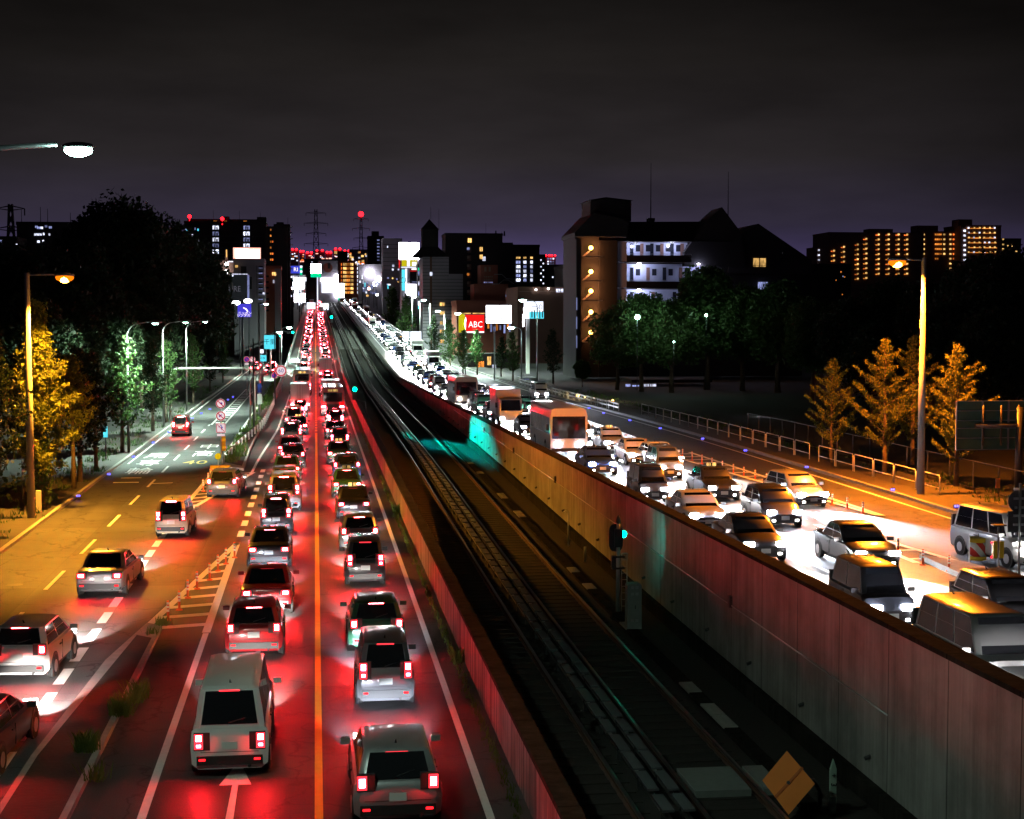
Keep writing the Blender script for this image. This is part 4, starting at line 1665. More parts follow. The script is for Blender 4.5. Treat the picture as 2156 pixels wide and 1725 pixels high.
def posts(pts, zf, lab, grp, s=1.0):
    global first
    for i, (u, v) in enumerate(pts):
        z = zf(60)
        p = ground(u, v, z)
        z = zf(p.y)
        p = ground(u, v, z)
        l = lab % ordinal(i + 1)
        if first:
            proto.location = p
            proto['label'], proto['group'] = l, grp
            c = proto
            first = False
        else:
            c = dup(proto, p, None, l, grp)
        c.scale = (1, 1, s)


posts([(354, 1307), (377.5, 1285), (395.5, 1260), (415, 1241), (441.5, 1222), (459, 1203), (476, 1188), (494, 1175)], z_left, 'orange-footed white-banded post on the near hatching, %s from the front', 'delineator posts on the near hatching')
posts([(428, 1035), (436.5, 1036), (438.5, 1020), (443, 1011), (467, 1023), (478, 1015), (488, 1007)], z_left, 'white-banded flexible post around the chequered drums, %s counted from the front', 'delineator posts around the chequered drums', 1.1)
rp_ = [(1817, 1081), (1784, 1072), (1752, 1064), (1720, 1054), (1690, 1044), (1662, 1036), (1638, 1027), (1614, 1019), (1590, 1011), (1566, 1004), (1544, 998), (1521, 991), (1499, 984), (1478, 977), (1457, 970), (1437, 964), (1423, 961)]
posts(rp_, z_rserv, 'orange flexible post along the right gore, %s from the front', 'delineator posts along the right gore', .86)
posts([(1998, 1203), (1943, 1190), (1891, 1166), (1853, 1147)], z_right, 'dark orange post near the striped drum, %s from the front', 'delineator posts near the striped drum', .86)

# -------- blue kerb reflectors
proto2 = thing('kerb_reflector', 'x', 'kerb reflector', (0, 0, 0))
mb = MB()
mb.cbox((0, .02, .06), (.22, .1, .12))
mb.build('housing', M['dark_metal'], proto2)
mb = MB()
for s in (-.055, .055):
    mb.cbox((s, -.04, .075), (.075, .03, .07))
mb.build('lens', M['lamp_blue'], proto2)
first2 = True
for side, pts in (('left', [(165, 1047), (229.6, 1001), (281.6, 964), (323, 934), (356, 912), (382, 895), (404.6, 882), (424, 872), (442, 863), (461, 853), (480, 843), (490.5, 837)]),
                  ('right', [(2013, 1069), (1879, 1034), (1698, 986), (1569, 951), (1479, 926), (1390, 904), (1326, 887), (1271, 871), (1240, 861)])):
    for i, (u, v) in enumerate(pts):
        z = .16 if side == 'left' else 1.45
        p = ground(u, v, z)
        if side == 'right':
            z = z_rserv(p.y) + .16
            p = ground(u, v, z)
        lab = 'blue glowing kerb reflector on the %s kerb, %s from the front' % (side, ordinal(i + 1))
        grp = 'blue reflectors along the %s kerb' % side
        if first2:
            proto2.location = p
            proto2['label'], proto2['group'] = lab, grp
            first2 = False
        else:
            dup(proto2, p, None, lab, grp)

# -------- guard rails
def guard_rail(label, xf, zf, y0, y1, pm, bm, cat='guard rail', step=3.0, h=.72, beamh=.3, group=None):
    t = thing('guard_rail', label, cat)
    mb = MB()
    for dx in (-.02,):
        bar(mb, fxadd(xf, -.07), fxadd(xf, -.02), lambda y: zf(y) + h - beamh, lambda y: zf(y) + h - beamh * .62, y0, y1)
        bar(mb, fxadd(xf, -.07), fxadd(xf, -.02), lambda y: zf(y) + h - beamh * .38, lambda y: zf(y) + h, y0, y1)
        bar(mb, fxadd(xf, -.04), fxadd(xf, -.015), lambda y: zf(y) + h - beamh * .62, lambda y: zf(y) + h - beamh * .38, y0, y1)
    mb.build('beam', M[bm], t)
    y = y0 + .3
    n = 0
    rest = MB()
    while y < y1 and n < 90:
        pm_ = MB()
        x = fx(xf)(y)
        o = link('post', POSTM[pm], t, (x + .04, y, zf(y)))
        y += step
        n += 1
    return t


POSTM = {}
for k in ('white_sheet', 'galv', 'brown_paint'):
    POSTM[k] = MB().tube((0, 0, -.1), (0, 0, .74), .06, .06, 8).mesh('post', M[k])
guard_rail('brown guard rail with white posts on the grassy median beside the red lane', lambda y: -6.1 + 1.25 * sm(110, 150, y), flat, 111, 186, 'white_sheet', 'brown_paint')
guard_rail('guard rail edging the climbing red-lit carriageway on its left', -5.02, lambda y: z_left(y) + .25, 190, 460, 'galv', 'galv', step=4)
guard_rail('pale guard rail dividing the oncoming lanes from the frontage road', 21.35, z_right, 101, 189, 'galv', 'pale_paint')
guard_rail('pale guard rail edging the climbing white-lit carriageway', 21.4, lambda y: z_right(y) + .25, 190, 560, 'galv', 'pale_paint', step=5)
brick('end_plate', M['orange_board'], (0, 0, 0), (.5, .06, .4)).location = (21.3, 100.9, z_right(101) + .55)
e = [o for o in COL.objects if o.name.startswith('end_plate')][0]
e.name = 'marker_plate'
tag(e, 'small orange marker plate at the near end of the dividing guard rail', 'marker plate')

# pipe fence on the right pavement
PF = MB()
PF.path([(0, -1.45, 0), (0, -1.45, .88), (0, -1.36, .97), (0, 1.36, .97), (0, 1.45, .88), (0, 1.45, 0)], .03, 8)
pfm = PF.mesh('frame', M['pale_paint'])
PF2 = MB()
PF2.path([(0, -1.42, .35), (0, 1.42, .35)], .022, 6)
pfm2 = PF2.mesh('lower_rail', M['pale_paint'])
for i in range(22):
    y = 74 + i * 3.05 + (0 if i < 6 else 1.5)
    x = 30.0 - .35 * sm(74, 120, y)
    t = thing('pipe_fence', 'steel pipe fence panel on the right pavement, %s from the front' % ordinal(i + 1), 'fence', (x, y, z_rserv(y) + .13), 0, 'pipe fence panels along the right pavement')
    link('frame', pfm, t)
    link('lower_rail', pfm2, t)
# white frontage-road railings further off, lit by the van
for i in range(12):
    y = 150 + i * 6.2
    t = thing('road_railing', 'white two-rail railing panel beside the far right frontage road, %s from the front' % ordinal(i + 1), 'railing', (28.7, y, z_rserv(y) + .1), 0, 'white railing panels on the far right kerb')
    mb = MB()
    for zz in (.4, .75):
        mb.cbox((0, 0, zz), (.07, 5.6, .14))
    mb.build('rail', M['white_sheet'], t)
    for yy in (-2.6, 0, 2.6):
        brick('post', M['galv'], (0.06, yy, .4), (.08, .08, .82), t)
# mesh fence behind the right pavement
t = thing('mesh_fence', 'dim wire fence with a small orange notice behind the right pavement', 'fence', (33.2, 0, 0))
mb = MB()
for zz in (.1, 1.45):
    bar(mb, -.02, .02, lambda y, zz=zz: z_rserv(y) + zz, lambda y, zz=zz: z_rserv(y) + zz + .025, 58, 118)
mb.build('rail', M['dark_metal'], t)
for k in range(21):
    brick('post', M['dark_metal'], (0, 58 + k * 3, z_rserv(58 + k * 3) + .72), (.05, .05, 1.5), t)
pt = at(2101, 1018, 66)
t = thing('notice', 'small orange notice board hanging on the wire fence', 'notice', (pt.x, 66, pt.z))
mb = MB()
mb.cbox((0, 0, 0), (.2, .03, .42))
mb.build('board', M['orange_board'], t)

# -------- gantry arch over the frontage road and poles near it
t = thing('arch_gantry', 'white pipe arch spanning the frontage road', 'gantry', (-9.85, 153, 0))
z = 5.25
mb = MB()
pts = [(-4.0, 0, 0), (-4.0, 0, z - .9)]
for k in range(1, 6):
    a = k / 5 * math.pi / 2
    pts.append((-4.0 + .9 * (1 - math.cos(a)), 0, z - .9 + .9 * math.sin(a)))
pts.append((3.1, 0, z))
for k in range(1, 6):
    a = k / 5 * math.pi / 2
    pts.append((3.1 + .9 * math.sin(a), 0, z - .9 * (1 - math.cos(a))))
pts += [(4.0, 0, 0)]
mb.path(pts, .1, 10)
mb.build('pipe', M['pale_paint'], t)
for x in (-2.9, 2.9):
    mb = MB()
    mb.tube((x - .05, 0, z), (x + .05, 0, z), .15, .15, 12)
    mb.build('flange', M['galv'], t)
for (u, vt, y, lab, r) in ((545, 640, 158, 'tall pale pole just behind the arch on the median', .09), (533, 715, 140, 'dark steel pole on the median near the arch', .07), (578, 690, 186, 'dark slim pole rising on the median under the junction lights', .06)):
    pt = at(u, vt, y)
    t = thing('utility_pole', lab, 'pole', (pt.x, y, .1))
    mb = MB()
    mb.tube((0, 0, -.1), (0, 0, pt.z), r * 1.2, r * .8, 10)
    mb.build('shaft', M['galv' if r > .08 else 'dark_metal'], t)
    if r > .08:
        mb = MB()
        mb.cbox((0, -.2, 1.9), (.45, .3, 1.0))
        mb.build('cabinet', M['pale_paint'], t)
        mb = MB()
        mb.cbox((0, -.36, 3.0), (.4, .02, .9))
        mb.build('notice_plate', M['blue_sheet'], t)
# curved bracket pole
pt = ground(527, 905)
t = thing('bracket_pole', 'short grey curved pole on the median just before the arch', 'pole', (pt.x, pt.y, .1))
mb = MB()
mb.path([(0, 0, -.1), (0, 0, 3.9), (.08, 0, 4.35), (.35, 0, 4.75), (.8, 0, 4.95), (1.9, 0, 5.0)], [.075, .07, .06, .06, .05, .05], 10)
mb.build('shaft', M['galv'], t)

# -------- traffic signals, lit green
def traffic_signal(u, v, y, label, z0=0.0, size=1.0, side=1):
    pt = at(u, v, y)
    t = thing('traffic_signal', label, 'traffic light', (pt.x, y, pt.z))
    mb = MB()
    mb.cbox((side * .35 * size, .1, 0), (1.25 * size, .25, .45 * size))
    mb.build('housing', M['grey_box'], t)
    for k, mk in enumerate(('lamp_green', 'dark_metal', 'dark_metal')):
        mb = MB()
        disc(mb, (-.05 + k * .40) * size * side, -.03, 0, .17 * size, .03, 0, 16)
        mb.build('lens', M[mk], t)
        mb = MB()
        mb.cbox(((-.05 + k * .40) * size * side, -.12, .19 * size), (.36 * size, .22, .02))
        mb.build('visor', M['dark_metal'], t)
    mb = MB()
    mb.path([(.9 * side * size, .25, .1), (2.2 * side, .3, .35), (2.6 * side, .3, .2), (2.7 * side, .3, z0 - pt.z)], [.05, .05, .06, .09], 8)
    mb.build('mast', M['galv'], t)
    return t


traffic_signal(590, 706, 300, 'green traffic light over the left frontage road, left of the pair', 0, 1.15, -1)
traffic_signal(616, 700, 318, 'green traffic light over the left frontage road, right of the pair', 0, 1.15, -1)
traffic_signal(682, 633, 840, 'green traffic light at the crest where the red lanes vanish', rise(840), 2.2, -1)


def rail_signal(u, v, y, label, z0, size=1.0):
    pt = at(u, v, y)
    t = thing('rail_signal', label, 'railway signal', (pt.x, y, pt.z))
    mb = MB()
    mb.cbox((0, .08, -.3 * size), (.42 * size, .16, 1.2 * size))
    mb.build('backboard', M['dark_metal'], t)
    for k in range(3):
        mb = MB()
        disc(mb, 0, -.005, -k * .34 * size, .14 * size if k else .17 * size, .03, 0, 16)
        mb.build('lens', M['lamp_green'] if k == 0 else M['dark_metal'], t)
    mb = MB()
    mb.tube((0, .12, -.9 * size), (0, .12, z0 - pt.z), .05, .05, 8)
    mb.build('mast', M['dark_metal'], t)
    return t


t = rail_signal(747, 820, 136, 'green railway signal bracketed out from the low barrier beside the track', 3.2)
lamp('signal_beam', 'SPOT', (0, -.15, 0), 80000, (0.0, 1.0, .78), t, .12, (7.9, -26, -3.3), 13, .8)
mb = MB()
mb.path([(0, .12, -.75), (.35, .14, -.95), (.95, .14, -1.1), (.95, .14, z_left(136) + 1.3 - t.location.z)], [.04, .04, .05, .06], 8)
mb.build('bracket', M['dark_metal'], t)
t = rail_signal(698, 668, 440, 'distant green railway signal where the tracks start to climb', z_left(440), 1.8)

# signal seen from behind next to the wall, lamp facing the oncoming train
p = ground(1301, 1300, .15)
t = thing('rail_signal', 'dark railway signal seen from behind with its hood edged in green light', 'railway signal', (p.x, p.y, .1))
zt = at(1302, 1084, p.y).z - .1
hz = at(1300, 1133, p.y).z - .1
mb = MB()
mb.path([(0, 0, -.1), (0, 0, zt - .3)], [.075, .06], 12)
mb.build('mast', M['galv'], t)
mb = MB()
mb.path([(0, 0, zt - .3), (0, 0, zt - .22), (0, 0, zt - .1), (0, 0, zt)], [.04, .09, .06, .005], 12)
mb.build('finial', M['dark_metal'], t)
mb = MB()
poly = []
for k in range(16):
    a = 2 * math.pi * k / 16
    poly.append((-.06 + .24 * math.copysign(abs(math.cos(a)) ** .6, math.cos(a)), hz + .46 * math.copysign(abs(math.sin(a)) ** .6, math.sin(a))))
mb.prism(poly, .08, .12)
mb.build('backboard', M['dark_metal'], t)
for k, s in enumerate((.22, -.12)):
    mb = MB()
    mb.tube((0.02, .12, hz + s), (0.02, .42, hz + s), .13, .13, 14, 0, False)
    mb.build('hood', M['dark_metal'], t)
mb = MB()
mb.cbox((-.02, .0, hz), (.2, .18, .6))
mb.build('lamp_case', M['dark_metal'], t)
mb = MB()
mb.tube((.2, .13, hz + .1), (.2, .16, hz + .1), .11, .11, 14)
mb.build('lens', M['lamp_green'], t)
lamp('lens_light', 'SPOT', (.2, .22, hz + .1), 60, (0.0, 1.0, .78), t, .1, (1.0, .55, -.1), 110, .6)
mb = MB()
for zz in (hz - .62, hz - 1.0):
    mb.cbox((0, 0, zz), (.42, .2, .06))
mb.cbox((-.16, 0, hz - .8), (.14, .16, .34))
mb.build('bracket', M['dark_metal'], t)
mb = MB()
for s in (.12, .3):
    mb.tube((s, 0, 0), (s, 0, hz - .5), .014, .014, 6)
k = .2
while k < hz - .5:
    mb.tube((.12, 0, k), (.3, 0, k), .01, .01, 6)
    k += .22
mb.build('ladder', M['galv'], t)
mb = MB()
mb.cbox((0, 0, .12), (.45, .4, .26))
mb.build('base', M['dark_concrete'], t)
# equipment cabinet
p = ground(1336, 1325, .15)
t = thing('equipment_cabinet', 'grey louvred equipment cabinet beside the dark railway signal', 'cabinet', (p.x, p.y + .2, .1))
mb = MB()
mb.prism([(-.23, .05), (.23, .05), (.23, 1.44), (.18, 1.5), (-.18, 1.5), (-.23, 1.44)], -.2, .2)
mb.build('case', M['grey_box'], t)
mb = MB()
mb.cbox((0, -.206, .76), (.40, .012, 1.3))
dr = mb.build('door', M['grey_box'], t)
for zz in (1.38, 1.18, .33):
    for s in (-.07, .07):
        mb = MB()
        for q in range(3):
            mb.cbox((s, -.217, zz + (q - 1) * .03), (.1, .014, .014))
        mb.build('vent', M['galv'], dr)
mb = MB()
mb.cbox((.02, -.22, .76), (.03, .02, .12))
mb.build('handle', M['dark_metal'], dr)
# short hooked pole
p = ground(1164, 1141, .4)
t = thing('hooked_pole', 'short pale hooked pole at the foot of the tall wall', 'pole', (10.75, p.y, .3))
mb = MB()
mb.path([(0, 0, -.1), (0, 0, 1.32), (-.03, 0, 1.42), (-.12, 0, 1.45), (-.2, 0, 1.4)], [.035, .03, .025, .025, .02], 8)
mb.build('shaft', M['pale_paint'], t)
p = ground(1180, 1155, .4)
t = thing('marker_stub', 'low grey stub post at the wall foot just in front of the hooked pole', 'post', (10.8, p.y - 2, .25))
mb = MB()
mb.tube((0, 0, -.1), (0, 0, .5), .06, .05, 8)
mb.build('shaft', M['galv'], t)
# diamond board
pt = at(1660, 1648, 29.8)
t = thing('diamond_sign', 'square orange board standing on one corner beside the track', 'sign', (pt.x, 29.8, pt.z), 0)
w = .60
mb = MB()
mb.add([(-.52, 0, 0), (.03, 0, -.62), (.52, 0, .02), (-.06, 0, .62), (-.52, .03, 0), (.03, .03, -.62), (.52, .03, .02), (-.06, .03, .62)],
       [(0, 1, 2, 3), (7, 6, 5, 4), (0, 4, 5, 1), (1, 5, 6, 2), (2, 6, 7, 3), (3, 7, 4, 0)])
bd = mb.build('board', M['orange_board'], t)
bd.rotation_euler = (rad(-19), 0, rad(-24))
mb = MB()
mb.add([(-.268, -.012, -.287), (-.23, -.012, -.325), (.285, -.012, .30), (.25, -.012, .335), (-.268, -.002, -.287), (-.23, -.002, -.325), (.285, -.002, .30), (.25, -.002, .335)],
       [(0, 1, 2, 3), (0, 4, 5, 1), (1, 5, 6, 2), (2, 6, 7, 3), (3, 7, 4, 0)])
mb.build('rib', mat('orange_rib', (.6, .13, .02), .6, lin=True), bd)
mb = MB()
mb.tube((0, -.03, 0), (0, 0, 0), .035, .035, 10)
mb.build('bolt', M['dark_metal'], bd)
mb = MB()
mb.path([(.75, .3, -pt.z), (.75, .3, -.3), (.6, .26, -.05), (.02, .12, 0), (.01, .03, 0)], [.04, .04, .04, .035, .03], 8)
mb.build('post', M['dark_metal'], t)
# kilometre stake
p = ground(1754, 1704, .1)
h = at(1754, 1599, p.y).z - .1
t = thing('distance_stake', 'pointed pale stake marked +3 beside the tall wall', 'distance post', (p.x, p.y, .1))
mb = MB()
mb.prism([(-.065, -.1), (.065, -.1), (.065, h - .2), (0, h), (-.065, h - .2)], 0, .06)
mb.build('board', mat('stake_paint', (.36, .5, .42), .6, lin=True), t)
text('numeral', '+', .17, M['letter_dark'], (0, -.012, h - .33), t, rot=(math.pi / 2, math.pi / 2, 0), depth=.01)
text('numeral', '3', .17, M['letter_dark'], (0, -.012, h - .52), t, rot=(math.pi / 2, math.pi / 2, 0), depth=.01)
text('numeral', '/', .14, M['letter_dark'], (0, -.012, h - .7), t, rot=(math.pi / 2, math.pi / 2, 0), depth=.01)

# -------- right-hand foreground: backs of signs
y = 72
a, b_ = at(2014, 845, y), at(2230, 945, y)
t = thing('direction_sign', 'back of a large dark green road sign board at the right edge', 'road sign', (0, y, 0))
mb = MB()
mb.box(a.x, b_.x, 0, .06, b_.z, a.z)
mb.build('panel', M['green_back'], t)
mb = MB()
n = 4
for i in range(n + 1):
    x = a.x + (b_.x - a.x) * i / n
    mb.cbox((x, -.03, (a.z + b_.z) / 2), (.07, .06, a.z - b_.z))
for fz in (.0, .24, .44, .60, .80, 1.0):
    zc = b_.z + (a.z - b_.z) * fz
    mb.cbox(((a.x + b_.x) / 2, -.02, zc), (b_.x - a.x, .04, .035))
mb.build('stiffener', M['galv'], t)
mb = MB()
mb.tube((a.x + .9, -.14, (a.z + b_.z) / 2), (b_.x + 1, -.14, (a.z + b_.z) / 2), .12, .12, 10)
for q in (1.3, 2.2, 3.1):
    mb.tube((a.x + q, -.14, b_.z + .2), (a.x + q, -.14, a.z - .2), .05, .05, 8)
mb.build('beam', M['dark_metal'], t)
mb = MB()
px = at(2141, 980, y).x
mb.tube((px, -.2, 1.3), (px, -.2, a.z - .3), .2, .16, 12)
mb.build('post', M['dark_metal'], t)

p = ground(2144, 1254, 1.35)
t = thing('road_sign', 'galvanised pole with the backs of a round and a square sign at the right edge', 'road sign', (p.x, p.y, 1.35))
zz = lambda v: at(2144, v, p.y).z - 1.35
mb = MB()
mb.tube((0, 0, -.05), (0, 0, zz(1018)), .04, .04, 10)
mb.build('post', M['galv'], t)
mb = MB()
mb.tube((0, .06, (zz(1030) + zz(1075)) / 2 - .05), (0, .08, (zz(1030) + zz(1075)) / 2 - .05), .36, .36, 24)
mb.build('round_panel', M['dark_metal'], t)
mb = MB()
zc = (zz(1075) + zz(1112)) / 2 - .08
mb.cbox((0, .07, zc), (.72, .02, .66))
mb.build('square_panel', M['dark_metal'], t)
for v in (1030, 1050, 1069, 1086, 1105, 1124):
    mb = MB()
    for s in (-.13, .09):
        mb.cbox((s, .0, zz(v)), (.15 if v not in (1069, 1124) else .07, .05, .07))
    mb.build('clamp', M['galv'], t)
p = ground(2100, 1238, 1.35)
t = thing('warning_lamp', 'pole with yellow twin warning lamp unit and red lenses beside the striped drum', 'warning lamp', (p.x, p.y, 1.35))
zz = lambda v: at(2100, v, p.y).z - 1.35
mb = MB()
mb.tube((0, 0, -.05), (0, 0, zz(1110)), .03, .03, 10)
mb.build('post', M['galv'], t)
mb = MB()
mb.cbox((0, 0, zz(1106)), (.42, .3, .04))
mb.build('solar_panel', M['dark_metal'], t)
for s in (-.12, .1):
    mb = MB()
    mb.cbox((s, 0, (zz(1140) + zz(1175)) / 2), (.13, .14, zz(1140) - zz(1175)))
    mb.build('lamp_box', M['yellow_plastic'], t)
for v in (1143, 1173):
    mb = MB()
    mb.ball((-.2, .03, zz(v)), .035, 0, 8, 6)
    mb.build('lens', M['lamp_red'], t)

# -------- signs and boxes on the left pavement
pt = at(222, 910, 112)
t = sign_post('small pale blue notice on a dark post between the left tree trunks', pt.x, 112, .1, pt.z, .05, m='dark_metal')
brick('panel', M['sign_cyan'], (0, -.02, pt.z - .1), (.30, .04, .74), t)
p = ground(82, 1083)
t = thing('control_box', 'narrow cream control box at the foot of the orange sodium lamp', 'control box', (p.x, p.y, .13))
mb = MB()
mb.cbox((0, 0, .55), (.24, .22, 1.1))
mb.build('case', M['pale_paint'], t)
p = at(46, 950, 88)
t = thing('road_sign', 'thin pole with the backs of small plates among the dark left trees', 'road sign', (p.x, 88, .1))
mb = MB()
mb.tube((0, 0, -.1), (0, 0, p.z + .6), .03, .03, 8)
mb.build('post', M['galv'], t)
mb = MB()
mb.cbox((0, .04, p.z - .1), (.5, .02, .3))
mb.build('plate', M['galv'], t)
# blue road information panels down the frontage road
for (u0, u1, v0, v1, y, m, lab, tx) in ((556, 580, 706, 735, 262, 'sign_cyan', 'lit pale cyan direction board beside the junction', '千里'), (545, 561, 748, 761, 232, 'sign_cyan', 'small cyan bilingual plate below the lit direction board', '江坂'),
                                       (545, 555, 736, 744, 233, 'sign_white', 'small white plate above the cyan plate', None),
                                       (646, 664, 637, 651, 640, 'sign_white', 'pale overhead panel above the red lanes near the crest, left one', None),
                                       (674, 692, 639, 653, 640, 'sign_white', 'pale overhead panel above the red lanes near the crest, right one', None),
                                       (848, 862, 698, 712, 330, 'sign_white', 'pale road panel beside the white-lit carriageway, left of the two', None), (864, 887, 698, 714, 330, 'sign_white', 'wide pale road panel beside the white-lit carriageway', None)):
    A, B = at(u0, v0, y), at(u1, v1, y)
    zb = (z_left(y) if abs(A.x) < 4.5 else 0) if A.x < 11 else z_rserv(min(y, 390))
    t = thing('information_sign', lab, 'road sign', ((A.x + B.x) / 2, y, zb))
    mb = MB()
    mb.cbox((0, 0, (A.z + B.z) / 2 - zb), (B.x - A.x, .12, A.z - B.z))
    mb.build('panel', M[m], t)
    mb = MB()
    px = 0 if abs(A.x) > 4.5 else (-4.6 - (A.x + B.x) / 2 if u0 < 660 else 4.4 - (A.x + B.x) / 2)
    mb.tube((px, .2, -.2), (px, .2, A.z - zb), .1, .08, 8)
    if px:
        mb.tube((px, .2, A.z - zb - .3), (0, .2, A.z - zb - .3), .07, .07, 8)
    mb.build('post', M['galv'], t)
    if tx:
        text('lettering', tx, (A.z - B.z) * .42, M['blue_sheet'], (0, -.08, (A.z + B.z) / 2 - zb), t, depth=.02)

# ================================================================ TREES
def leafquad(mb, p, s, rr, mi=0):
    n = Vector((rr.gauss(0, 1), rr.gauss(0, 1), rr.gauss(.25, 1))).normalized()
    a = n.orthogonal().normalized()
    a = Matrix.Rotation(rr.uniform(0, 6.28), 3, n) @ a
    b = n.cross(a)
    s1, s2 = s * rr.uniform(.7, 1.25), s * rr.uniform(.45, .8)
    mb.add([p - a * s1, p - b * s2 + a * s1 * .2, p + a * s1, p + b * s2 + a * s1 * .15], [(0, 1, 2, 3)], mi)


def ginkgo_meshes(seed, h, r, leaf, nl=44, per=95, ls=.12, z0f=.22, droop=0.0, bushy=.26):
    rr = random.Random(seed)
    tr, cr = MB(), MB()
    lean = (rr.uniform(-.25, .25), rr.uniform(-.25, .25))
    tp = [(lean[0] * (k / 6) ** 2, lean[1] * (k / 6) ** 2, h * .97 * k / 6) for k in range(7)]
    tr.path(tp, [.17 * (1 - .86 * k / 6) * (h / 9) for k in range(7)], 9)
    for i in range(nl):
        f = z0f + (1 - z0f) * ((i + rr.random() * .8) / nl) ** .92
        z = h * f * .95
        env = (1 - ((f - z0f) / (1 - z0f))) ** .8 * (.55 + .45 * min(1, (f - z0f) / .18))
        L = max(.35, r * env * rr.uniform(.62, 1.25))
        a = i * 2.399 + rr.uniform(-.4, .4)
        el_ = rad(rr.uniform(18, 42) - droop)
        t = (z / h) ** 2
        b0 = Vector((lean[0] * t, lean[1] * t, z))
        d = Vector((math.cos(a) * math.cos(el_), math.sin(a) * math.cos(el_), math.sin(el_)))
        mid = b0 + d * L * .55 + Vector((0, 0, L * .03))
        tip = b0 + d * L + Vector((0, 0, L * .10))
        tr.path([b0, mid, tip], [.045 * (h / 9), .028, .008], 5)
        nn = int(per * (.35 + L / r))
        for _ in range(nn):
            q = rr.random() ** .75
            p = b0.lerp(mid, q / .55) if q < .55 else mid.lerp(tip, (q - .55) / .45)
            sp = bushy * (1.05 - .6 * q)
            p = p + Vector((rr.gauss(0, sp), rr.gauss(0, sp), rr.gauss(0, sp * .75)))
            leafquad(cr, p, ls * rr.uniform(.7, 1.3), rr)
    return tr.mesh('trunk', M['bark']), cr.mesh('crown', M[leaf])


def broad_meshes(seed, h, r, leaf, lobes=17, per=330, ls=.3):
    rr = random.Random(seed)
    tr, cr = MB(), MB()
    hb = h * rr.uniform(.28, .36)
    tr.path([(0, 0, -.2), (.1, 0, hb * .6), (.05, .1, hb)], [.36 * h / 12, .27 * h / 12, .22 * h / 12], 10)
    for i in range(lobes):
        a = i * 2.399
        f = (i + .5) / lobes
        zc = hb + (h - hb) * (.16 + .76 * f)
        env = math.sin(math.pi * min(1, .22 + .72 * f)) ** .7
        d = r * env * rr.uniform(.25, .8)
        c = Vector((math.cos(a) * d, math.sin(a) * d, zc))
        tr.path([(.05, .1, hb * .95), Vector((c.x * .45, c.y * .45, hb + (zc - hb) * .6)), c], [.12 * h / 12, .07 * h / 12, .02], 6)
        lr = r * rr.uniform(.28, .46)
        for _ in range(per):
            v = Vector((rr.gauss(0, 1), rr.gauss(0, 1), rr.gauss(0, .8))).normalized()
            p = c + v * lr * rr.uniform(.45, 1.12) * Vector((1, 1, .8)).length / 1.6
            leafquad(cr, p, ls * rr.uniform(.6, 1.3), rr)
    return tr.mesh('trunk', M['bark']), cr.mesh('crown', M[leaf])


def tree(name, label, meshes, loc, rz=0.0, s=1.0, group=None):
    t = thing(name, label, 'tree', loc, rz, group)
    t.scale = (s, s, s)
    link('trunk', meshes[0], t)
    link('crown', meshes[1], t)
    return t


# left: the ginkgo beside the sodium lamp, with ivy on its stem
GL = ginkgo_meshes(3, 11.1, 2.45, 'leaf_ginkgo', 84, 200, .095, .16, 0, .26)
p = ground(106, 1064, .1)
t = tree('ginkgo_tree', 'tall ginkgo lit yellow by the sodium lamp, ivy round its stem', GL, (p.x - .2, p.y - 1.6, .1), .6)
mb = MB()
rr = random.Random(5)
for _ in range(1500):
    z = rr.uniform(.2, 5.2)
    a = rr.uniform(0, 6.28)
    rad_ = rr.uniform(.15, .55) * (1 if z < 3.8 else .8)
    leafquad(mb, Vector((math.cos(a) * rad_, math.sin(a) * rad_, z)), .10, rr)
mb.build('ivy', M['leaf_green'], t)
GM = ginkgo_meshes(8, 9.6, 2.9, 'leaf_ginkgo', 46, 120, .10, .36, 5, .28)
p = ground(156, 1030, .1)
tree('ginkgo_tree', 'slender bare-stemmed ginkgo lit orange just beyond the ivy-clad one', GM, (p.x, p.y, .1), 2.1, .84)
# left roadside row
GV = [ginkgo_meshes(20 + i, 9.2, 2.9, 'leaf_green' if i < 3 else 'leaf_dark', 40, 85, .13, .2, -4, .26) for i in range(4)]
row = [(302, 950, 118, 700, 0, 'bright green ginkgo beside the first slim curved-arm lamp'), (352, 915, 140, 712, 3, 'dim ginkgo behind the first bright green one'),
       (424, 893, 152, 712, 1, 'green ginkgo above the left leg of the arch'), (487, 850, 186, 700, 2, 'yellow-green ginkgo just right of the arch crossbar'),
       (512, 838, 215, 712, 3, 'small dim ginkgo far down the left row'), (232, 990, 104, 735, 3, 'dark ginkgo between the yellow tree and the first green one'),
       (205, 1005, 97, 720, 3, 'dark bare-stemmed tree just beyond the yellow ginkgo'), (535, 815, 245, 715, 2, 'lit ginkgo next to the dark median poles')]
for i, (u, vb, y, vt, k, lab) in enumerate(row):
    pt = at(u, vt, y)
    s = (pt.z - .1) / 9.2
    x = min(pt.x, -14.2)
    tree('ginkgo_tree', lab, GV[k], (x, y, .1), i * 1.7, s, 'ginkgo trees in the left roadside row')
